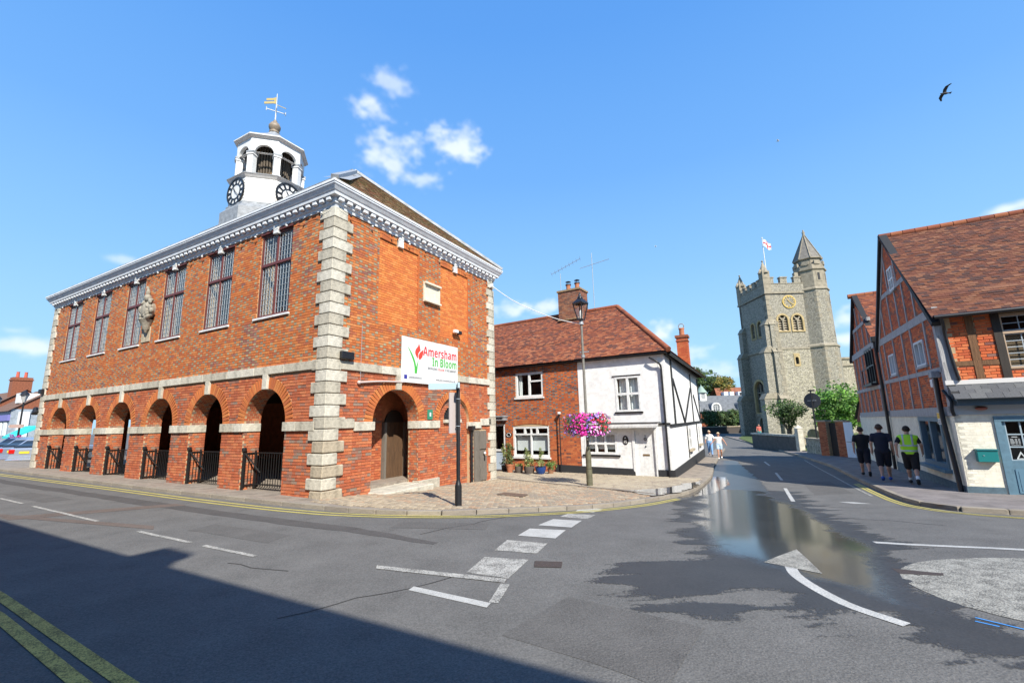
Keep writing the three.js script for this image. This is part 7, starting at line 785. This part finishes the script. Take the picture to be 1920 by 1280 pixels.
// ================================================================ HOUSES BEHIND THE CAMERA, ACROSS THE MAIN STREET (they throw the shadow on the road)
{
  const rows = [[-62, -44, M.whitewash, 'white rendered'], [-44, -27, 'b', 'long red brick'], [-27, -12, M.plaster, 'buff plastered'], [-12, 2, 'b', 'plain red brick'], [2, 18, M.whitewash, 'white plastered'], [18, 40, 'b', 'wide red brick']]; const brk = mat([.36, .11, .05], .95, { map: blotS(1.5) });
  rows.forEach(([a, b, m, nm], i) => { const t = thing('terrace_house', `${nm} terrace house across the main street, ${['westernmost', 'second from the west', 'third from the west', 'opposite the arcade', 'behind the junction', 'easternmost'][i]}`, 'house'); const F = FR([b, 0, 9.75], [-1, 0]); const wm = m === 'b' ? brk : m, L = b - a; const ho = []; const n = Math.floor(L / 3.2); for (let k = 0; k < n; k++) { const c = (k + .5) * L / n; ho.push([c - .55, c + .55, 4.4, 6.0], [c - .6, c + .6, 1.0, 2.7]); } mesh('wall', slab(F, rect(0, L, -.5, 6.95), ho.map(h => rect(...h)), -.35, 0), wm, t); for (const h of ho) { const w = part('window', t); mesh('frame', winBars(F, ...h, 2, 3, .07, .04, -.2, -.1).build(), M.white, w); mesh('pane', new MB().box(F, ...h, -.18, -.16).build(), mat([.02, .025, .03], .06), w); } mesh('roof', new MB().quad(V(a, 7.0, 9.4), V(b, 7.0, 9.4), V(b, 9.6, 13.2), V(a, 9.6, 13.2)).quad(V(a, 7.0, 17), V(b, 7.0, 17), V(b, 9.6, 13.2), V(a, 9.6, 13.2)).build(), mat([.2, .1, .06], .95, { map: blotS(.5) }), t); mesh('wall', new MB().box(WORLD, a, a + .3, -.5, 7, 10.1, 16.8).box(WORLD, b - .3, b - .01, -.5, 7, 10.1, 16.8).box(WORLD, a + .3, b - .3, -.5, 7, 16.5, 16.8).build(), wm, t); mesh('eaves_gutter', metric(tube([[a, 7.02, 9.38], [b, 7.02, 9.38]], .06, 6)), M.black, t); if (i === 4) mesh('chimney', new MB().box(WORLD, 11.6, 12.2, 8.3, 11.2, 12.0, 12.5).box(WORLD, 11.52, 12.28, 11.1, 11.32, 11.92, 12.58).build(), brk, t); });
}
// ================================================================ PEOPLE AND BIRDS
// surface nets over a distance field made of tapered capsules
function netMesh(sdf, lo, hi, c) {
  const n = [0, 1, 2].map(i => Math.ceil((hi[i] - lo[i]) / c) + 1), [nx, ny, nz] = n, v = new Float32Array(nx * ny * nz), id = (i, j, k) => i + nx * (j + ny * k);
  for (let k = 0; k < nz; k++) for (let j = 0; j < ny; j++) for (let i = 0; i < nx; i++) v[id(i, j, k)] = sdf(lo[0] + i * c, lo[1] + j * c, lo[2] + k * c);
  const vi = new Int32Array(nx * ny * nz).fill(-1), P = [], I = [];
  for (let k = 0; k < nz - 1; k++) for (let j = 0; j < ny - 1; j++) for (let i = 0; i < nx - 1; i++) {
    let x = 0, y = 0, z = 0, m = 0; const e = (a, b) => { const va = v[id(i + a[0], j + a[1], k + a[2])], vb = v[id(i + b[0], j + b[1], k + b[2])]; if ((va < 0) !== (vb < 0)) { const t = va / (va - vb); x += a[0] + (b[0] - a[0]) * t; y += a[1] + (b[1] - a[1]) * t; z += a[2] + (b[2] - a[2]) * t; m++; } };
    for (let a = 0; a < 2; a++) for (let b = 0; b < 2; b++) { e([0, a, b], [1, a, b]); e([a, 0, b], [a, 1, b]); e([a, b, 0], [a, b, 1]); }
    if (m) { vi[id(i, j, k)] = P.length / 3; P.push(lo[0] + (i + x / m) * c, lo[1] + (j + y / m) * c, lo[2] + (k + z / m) * c); } }
  const q = (a, b, d, e, f) => { if (a < 0 || b < 0 || d < 0 || e < 0) return; f ? I.push(a, b, d, a, d, e) : I.push(a, d, b, a, e, d); };
  for (let k = 1; k < nz - 1; k++) for (let j = 1; j < ny - 1; j++) for (let i = 1; i < nx - 1; i++) { const s = v[id(i, j, k)] < 0;
    if (s !== (v[id(i + 1, j, k)] < 0)) q(vi[id(i, j - 1, k - 1)], vi[id(i, j, k - 1)], vi[id(i, j, k)], vi[id(i, j - 1, k)], s);
    if (s !== (v[id(i, j + 1, k)] < 0)) q(vi[id(i - 1, j, k - 1)], vi[id(i - 1, j, k)], vi[id(i, j, k)], vi[id(i, j, k - 1)], s);
    if (s !== (v[id(i, j, k + 1)] < 0)) q(vi[id(i - 1, j - 1, k)], vi[id(i, j - 1, k)], vi[id(i, j, k)], vi[id(i - 1, j, k)], s); }
  const g = new THREE.BufferGeometry(); g.setAttribute('position', new THREE.Float32BufferAttribute(P, 3)); g.setIndex(I); g.computeVertexNormals(); const r = g.toNonIndexed(); r.setAttribute('uv', new THREE.Float32BufferAttribute(new Float32Array(r.attributes.position.count * 2), 2)); return r;
}
const capsules = (list, k = .025) => (x, y, z) => { let d = 9; for (const [a, b, ra, rb, sx = 1, sz = 1] of list) { const bx = b[0] - a[0], by = b[1] - a[1], bz = b[2] - a[2], px = x - a[0], py = y - a[1], pz = z - a[2]; const l = bx * bx + by * by + bz * bz, t = l ? clamp((px * bx + py * by + pz * bz) / l) : 0; const ex = (px - bx * t) / sx, ey = py - by * t, ez = (pz - bz * t) / sz; const e = Math.sqrt(ex * ex + ey * ey + ez * ez) - (ra + (rb - ra) * t); const h = clamp(.5 + .5 * (d - e) / k); d = d + (e - d) * h - k * h * (1 - h); } return d; };
const skinM = mat([.50, .27, .18], .6), skinTan = mat([.42, .21, .135], .6);
function person(label, pos, ry, o) {
  const t = thing('person', label, 'person', pos, ry, o.group); t.scale.setScalar(o.h / 1.78); const ln = o.lean || 0, skin = o.skin || skinM;
  const Z = (y, z) => z + ln * Math.max(0, y - .9); const p = (x, y, z) => [x, y, Z(y, z)];
  const L = o.legs, A = o.arms; // legs: [knee, ankle, toe] per side, arms: [elbow, wrist] per side; side 0 = person's left (+x)
  const hip = s => [s * .095, .92, 0], sh = s => p(s * (o.fem ? .165 : .195), 1.44, 0);
  const torso = [[p(0, .95, 0), p(0, 1.15, 0), o.fem ? .135 : .14, o.fem ? .115 : .135, 1.18, .85], [p(0, 1.15, 0), p(0, 1.36, .005), o.fem ? .118 : .14, .15, 1.2, .82], [p(0, 1.46, -.01), p(.16, 1.405, 0), .075, .068], [p(0, 1.46, -.01), p(-.16, 1.405, 0), .075, .068]];
  const neck = [[p(0, 1.42, 0), p(0, 1.57, .02 + ln * .05), .062, .055]];
  const hx = 0, hd = p(0, 1.665, .035 + (o.headF || 0)); const headC = [[[hd[0], hd[1] + .025, hd[2] - .012], [hd[0], hd[1] + .025, hd[2] - .012], .103, .103, .88, 1], [[hd[0], hd[1] - .045, hd[2] + .025], [hd[0], hd[1] - .085, hd[2] + .045], .068, .045, .95, 1], [[hd[0], hd[1], hd[2] + .09], [hd[0], hd[1] - .035, hd[2] + .112], .012, .018], [[hd[0] - .088, hd[1] - .01, hd[2] - .005], [hd[0] - .09, hd[1] + .02, hd[2] - .01], .018, .022], [[hd[0] + .088, hd[1] - .01, hd[2] - .005], [hd[0] + .09, hd[1] + .02, hd[2] - .01], .018, .022], [[hd[0] - .018, hd[1] - .068, hd[2] + .098], [hd[0] + .018, hd[1] - .068, hd[2] + .098], .01, .01]];
  const legC = [], armC = [], hands = [], shoes = [], thigh = [], calf = [], sleeve = [];
  [1, -1].forEach((s, i) => { const [k, an, toe] = L[i]; legC.push([hip(s), k, .092, .06], [k, [k[0] + (an[0] - k[0]) * .35, k[1] + (an[1] - k[1]) * .35, k[2] + (an[2] - k[2]) * .35 - .015], .055, .058], [[k[0] + (an[0] - k[0]) * .35, k[1] + (an[1] - k[1]) * .35, k[2] + (an[2] - k[2]) * .35 - .015], an, .057, .037], [an, toe, .037, .03]); shoes.push([[an[0], an[1] - .035, an[2] - .05], toe, .052, .045], [toe, [toe[0], toe[1], toe[2] + .03], .045, .04]); thigh.push([hip(s), [hip(s)[0] + (k[0] - hip(s)[0]) * o.short, .92 + (k[1] - .92) * o.short, k[2] * o.short], .118, o.short > 1.2 ? .07 : .098]); calf.push([an, [an[0] * .9 + k[0] * .1, an[1] * .8 + k[1] * .2, an[2] * .8 + k[2] * .2], .046, .05]); if (o.short > 1.2) thigh.push([k, an, .07, .058]);
    const [e, w] = A[i], S = sh(s); armC.push([S, e, .05, .041], [e, w, .041, .028]); sleeve.push([S, [S[0] + (e[0] - S[0]) * (o.sleeve ?? .6), S[1] + (e[1] - S[1]) * (o.sleeve ?? .6), S[2] + (e[2] - S[2]) * (o.sleeve ?? .6)], .066, .064]);
    const d = V(...w).sub(V(...e)).normalize(), q = V(s, 0, 0).addScaledVector(d, -d.x * s).normalize(), r = d.clone().cross(q).normalize(); const at = (a, b, c) => V(...w).addScaledVector(d, a).addScaledVector(q, b).addScaledVector(r, c).toArray(); const H = [[at(0, 0, 0), at(.045, 0, 0), .026, .03], [at(.045, 0, -.022), at(.075, 0, -.024), .02, .016], [at(.045, 0, .02), at(.075, 0, .024), .02, .016]]; [-.03, -.01, .01, .029].forEach((f, n) => { const l = [.062, .074, .07, .054][n]; H.push([at(.08, 0, f), at(.08 + l * .5, -.008, f * 1.05), .0095, .009], [at(.08 + l * .5, -.008, f * 1.05), at(.08 + l * .9, -.03, f * 1.05), .009, .0075]); }); const f = r.z >= 0 ? 1 : -1; H.push([at(.02, 0, f * .03), at(.06, -.012, f * .052), .012, .0105], [at(.06, -.012, f * .052), at(.088, -.022, f * .05), .0105, .008]); hands.push([H, w]); });
  const body = [...torso, ...neck, ...legC, ...armC], bg = [netMesh(capsules(body), [-.75, -.02, -.75], [.75, 1.62, .75], .017), netMesh(capsules([...headC, ...neck], .02), [hd[0] - .16, hd[1] - .2, hd[2] - .17], [hd[0] + .16, hd[1] + .18, hd[2] + .18], .009)]; for (const [H, w] of hands) bg.push(netMesh(capsules(H, .008), [w[0] - .2, w[1] - .2, w[2] - .2], [w[0] + .2, w[1] + .2, w[2] + .2], .007)); mesh('body', mergeGeometries(bg), skin, t);
  const grow = (l, g) => l.map(c => [c[0], c[1], c[2] + g, c[3] + g, ...(c.slice(4))]); const cut = (f, y0, y1) => (x, y, z) => Math.max(f(x, y, z), y0 - y, y - y1); const B = [[-.5, .0, -.6], [.5, 1.56, .6]];
  const shirtF = capsules([...grow(torso, .016), ...(o.sleeve === 0 ? [] : sleeve)], .03); mesh('top', netMesh(cut(shirtF, o.hem ?? .9, o.neckY ?? 1.53), [-.55, .8, -.45], [.55, 1.6, .55], .016), o.top, t); if (o.topBand) mesh('top_stripe', netMesh(cut(capsules(grow(torso, .03), .03), o.topBand[0], o.topBand[1]), [-.4, .8, -.4], [.4, 1.5, .4], .016), o.topBand[2], t);
  mesh(o.short > 1.2 ? 'trousers' : 'shorts', netMesh(cut(capsules([...thigh, [[-.05, .95, 0], [.05, .95, 0], .135, .135, 1.1, .9], [p(0, .95, 0), p(0, 1.02, 0), .14, .137, 1.2, .9]], .03), 0, 1.05), [-.45, .0, -.7], [.45, 1.06, .7], .017), o.bottom, t); mesh('shoes', netMesh(capsules(shoes, .015), [-.3, -.04, -.7], [.3, .45, .7], .014), o.shoe, t); if (o.sock) mesh('socks', netMesh(capsules(calf, .01), [-.3, 0, -.7], [.3, .6, .7], .014), o.sock, t);
  const hairF = capsules([[[hd[0], hd[1] + .035, hd[2] - .022], [hd[0], hd[1] + .035, hd[2] - .022], .106, .106, .885, 1.02], ...(o.hairLong ? [[[hd[0], hd[1], hd[2] - .06], [hd[0], hd[1] - .16, hd[2] - .06], .095, .06]] : [])], .02); mesh('hair', netMesh((x, y, z) => Math.max(hairF(x, y, z), (hd[1] + .0 - y) * .7 + (z - hd[2] - .015) * .75, o.hairLong ? -9 : hd[1] - .1 - y), [hd[0] - .16, hd[1] - .28, hd[2] - .18], [hd[0] + .16, hd[1] + .2, hd[2] + .18], .011), o.hair, t);
  if (o.glasses) mesh('sunglasses', [metric(new RoundedBoxGeometry(.15, .04, .03, 1, .012).translate(hd[0], hd[1] + .012, hd[2] + .088))], M.black, t); else { const ey = new MB(); for (const s of [-1, 1]) ey.geo(new THREE.SphereGeometry(.012, 8, 6).translate(hd[0] + s * .033, hd[1] + .012, hd[2] + .082)); mesh('eyes', ey.build(), M.blackMatt, t); }
  if (o.vest) { const vf = cut(capsules([...grow(torso, .034), [sh(1), p(.15, 1.42, 0), .07, .08], [sh(-1), p(-.15, 1.42, 0), .07, .08]], .03), .92, 1.53); mesh('vest', netMesh(vf, [-.4, .86, -.35], [.4, 1.56, .45], .015), mat([.42, .80, .02], .6), t); const bf = capsules([...grow(torso, .04), [sh(1), p(.15, 1.42, 0), .076, .086], [sh(-1), p(-.15, 1.42, 0), .076, .086]], .03), gm = mat([.46, .48, .50], .35, { metalness: .3 }); const sg = []; for (const [a, b] of [[1.0, 1.055], [1.16, 1.215]]) sg.push(netMesh(cut(bf, a, b), [-.4, .9, -.35], [.4, 1.56, .45], .015)); for (const s of [-1, 1]) sg.push(netMesh((x, y, z) => Math.max(bf(x, y, z), 1.2 - y, Math.abs(x - s * .11) - .026, y - 1.54), [-.4, 1.1, -.35], [.4, 1.58, .45], .013)); mesh('reflective_stripes', mergeGeometries(sg), gm, t); }
  return t;
}
{
  const black = mat([.012, .012, .013], .9), navy = mat([.014, .018, .034], .9), dkNavy = mat([.012, .014, .024], .9), whiteC = mat([.78, .77, .75], .85), denim = mat([.16, .30, .52], .85), paleDenim = mat([.42, .55, .70], .85), hairD = mat([.022, .014, .01], .8), hairB = mat([.06, .04, .028], .85), blond = mat([.52, .42, .28], .8);
  const armsDown = (sw = .1) => [[[.26, 1.17, -.06 - sw], [.27, .93, -.02 - sw]], [[-.26, 1.17, -.02 + sw], [-.28, .94, .08 + sw]]];
  const walkA = [[[.1, .51, .17], [.1, .1, .27], [.12, .045, .41]], [[-.09, .49, -.06], [-.1, .2, -.36], [-.1, .07, -.27]]], walkB = [[[.1, .49, -.02], [.1, .16, -.25], [.1, .06, -.14]], [[-.1, .5, .13], [-.1, .1, .2], [-.11, .045, .34]]];
  const gpv = (x, z) => G(x, z) + .012;
  person('man in black t-shirt and dark shorts, leftmost of the three walking away', [12.74, gpv(12.74, -13.6), -13.6], Math.PI - .15, { h: 1.76, legs: walkA, arms: armsDown(.04), short: .95, top: black, bottom: dkNavy, shoe: mat([.03, .025, .022], .8), hair: hairB, lean: .05, hem: .86 });
  person('man in navy t-shirt and blue trainers, middle of the three walking away', [13.0, gpv(13.0, -11.9), -11.9], Math.PI - .15, { h: 1.84, legs: walkB, arms: armsDown(-.05), short: .95, top: navy, bottom: dkNavy, shoe: mat([.02, .09, .38], .7), hair: hairB, lean: .03, hem: .86 });
  person('man in yellow high visibility vest and black shorts on the right pavement', [13.5, gpv(13.5, -10.95), -10.95], Math.PI - .25, { h: 1.76, legs: walkA, arms: [[[.3, 1.2, -.12], [.3, .96, -.14]], [[-.3, 1.2, .08], [-.3, .98, .16]]], short: .98, top: black, bottom: black, shoe: mat([.03, .028, .026], .8), sock: whiteC, hair: hairD, lean: .16, vest: true, headF: .04, hem: .88 });
  person('woman in white striped top and pale denim shorts walking in the road', [7.0, RD(7.0, -24.4) + .012, -24.4], .12, { h: 1.64, fem: true, legs: walkB, arms: [[[.34, 1.2, .02], [.44, 1.0, .08]], [[-.33, 1.2, 0], [-.47, 1.04, .06]]], short: .55, sleeve: 0, top: whiteC, topBand: [1.0, 1.06, mat([.3, .4, .6], .9)], bottom: paleDenim, shoe: whiteC, hair: blond, skin: skinTan, glasses: true, neckY: 1.49, hem: .95 });
  person('woman in white blouse and blue jeans beside the white cottage', [6.35, RD(6.35, -25.6) + .11, -25.6], .1, { h: 1.64, fem: true, legs: walkA, arms: [[[.33, 1.2, .02], [.45, 1.05, .1]], [[-.27, 1.18, 0], [-.3, .95, .05]]], short: 1.3, sleeve: .9, top: whiteC, topBand: [1.03, 1.08, mat([.35, .45, .62], .9)], bottom: denim, shoe: mat([.1, .1, .12], .8), hair: blond, hairLong: true, glasses: true, skin: skinTan, hem: .93 });
  person('far person in red top and green shorts by the church tower', [9.2, RD(9.2, -52) + .012, -52], .3, { h: 1.7, legs: walkA, arms: armsDown(.05), short: .7, top: mat([.5, .12, .09], .9), bottom: mat([.05, .22, .2], .9), shoe: black, hair: hairB });
  // birds
  const bird = (lb, p, ry, rz, s, c) => { const t = thing('bird', lb, 'bird', p, ry, 'birds in the sky'); t.rotation.z = rz; t.scale.setScalar(s); mesh('body', metric(lathe([[0, -.22], [.03, -.2], [.07, -.08], [.075, .03], [.045, .12], [.04, .16], [.035, .2], [0, .24]], 12).rotateX(Math.PI / 2)), c, t); mesh('tail', new MB().hexa([V(-.02, .012, -.18), V(.02, .012, -.18), V(.06, .006, -.36), V(-.06, .006, -.36), V(-.02, -.01, -.18), V(.02, -.01, -.18), V(.06, -.006, -.36), V(-.06, -.006, -.36)]).build(), c, t); for (const sd of [-1, 1]) { const W = new MB(); const st = [[0, .05, .07, -.1, .02], [.16, .13, .09, -.1, .016], [.34, .16, .05, -.12, .01], [.5, .1, -.1, -.18, .006]]; for (let i = 0; i < 3; i++) { const [x0, y0, f0, b0, h0] = st[i], [x1, y1, f1, b1, h1] = st[i + 1]; const v = (x, y, z) => V(sd * x, y, z); W.hexa([v(x0, y0 + h0, f0), v(x1, y1 + h1, f1), v(x1, y1 + h1, b1), v(x0, y0 + h0, b0), v(x0, y0 - h0, f0), v(x1, y1 - h1, f1), v(x1, y1 - h1, b1), v(x0, y0 - h0, b0)]); } W.mesh('wing', c, t); } return t; };
  bird('dark pigeon flying high at the upper right', [20.59, 19.4, -23.93], -1.2, .55, .95, mat([.03, .028, .03], .8)); bird('tiny white gull above the church flag', [18.65, 56.57, -90.63], 1.2, .1, 1.2, M.white); bird('faint white gull left of the church, lower in the sky', [-10.49, 47.41, -111.26], 1.5, .2, 1.2, M.white);
}
renderer.render(scene, camera);
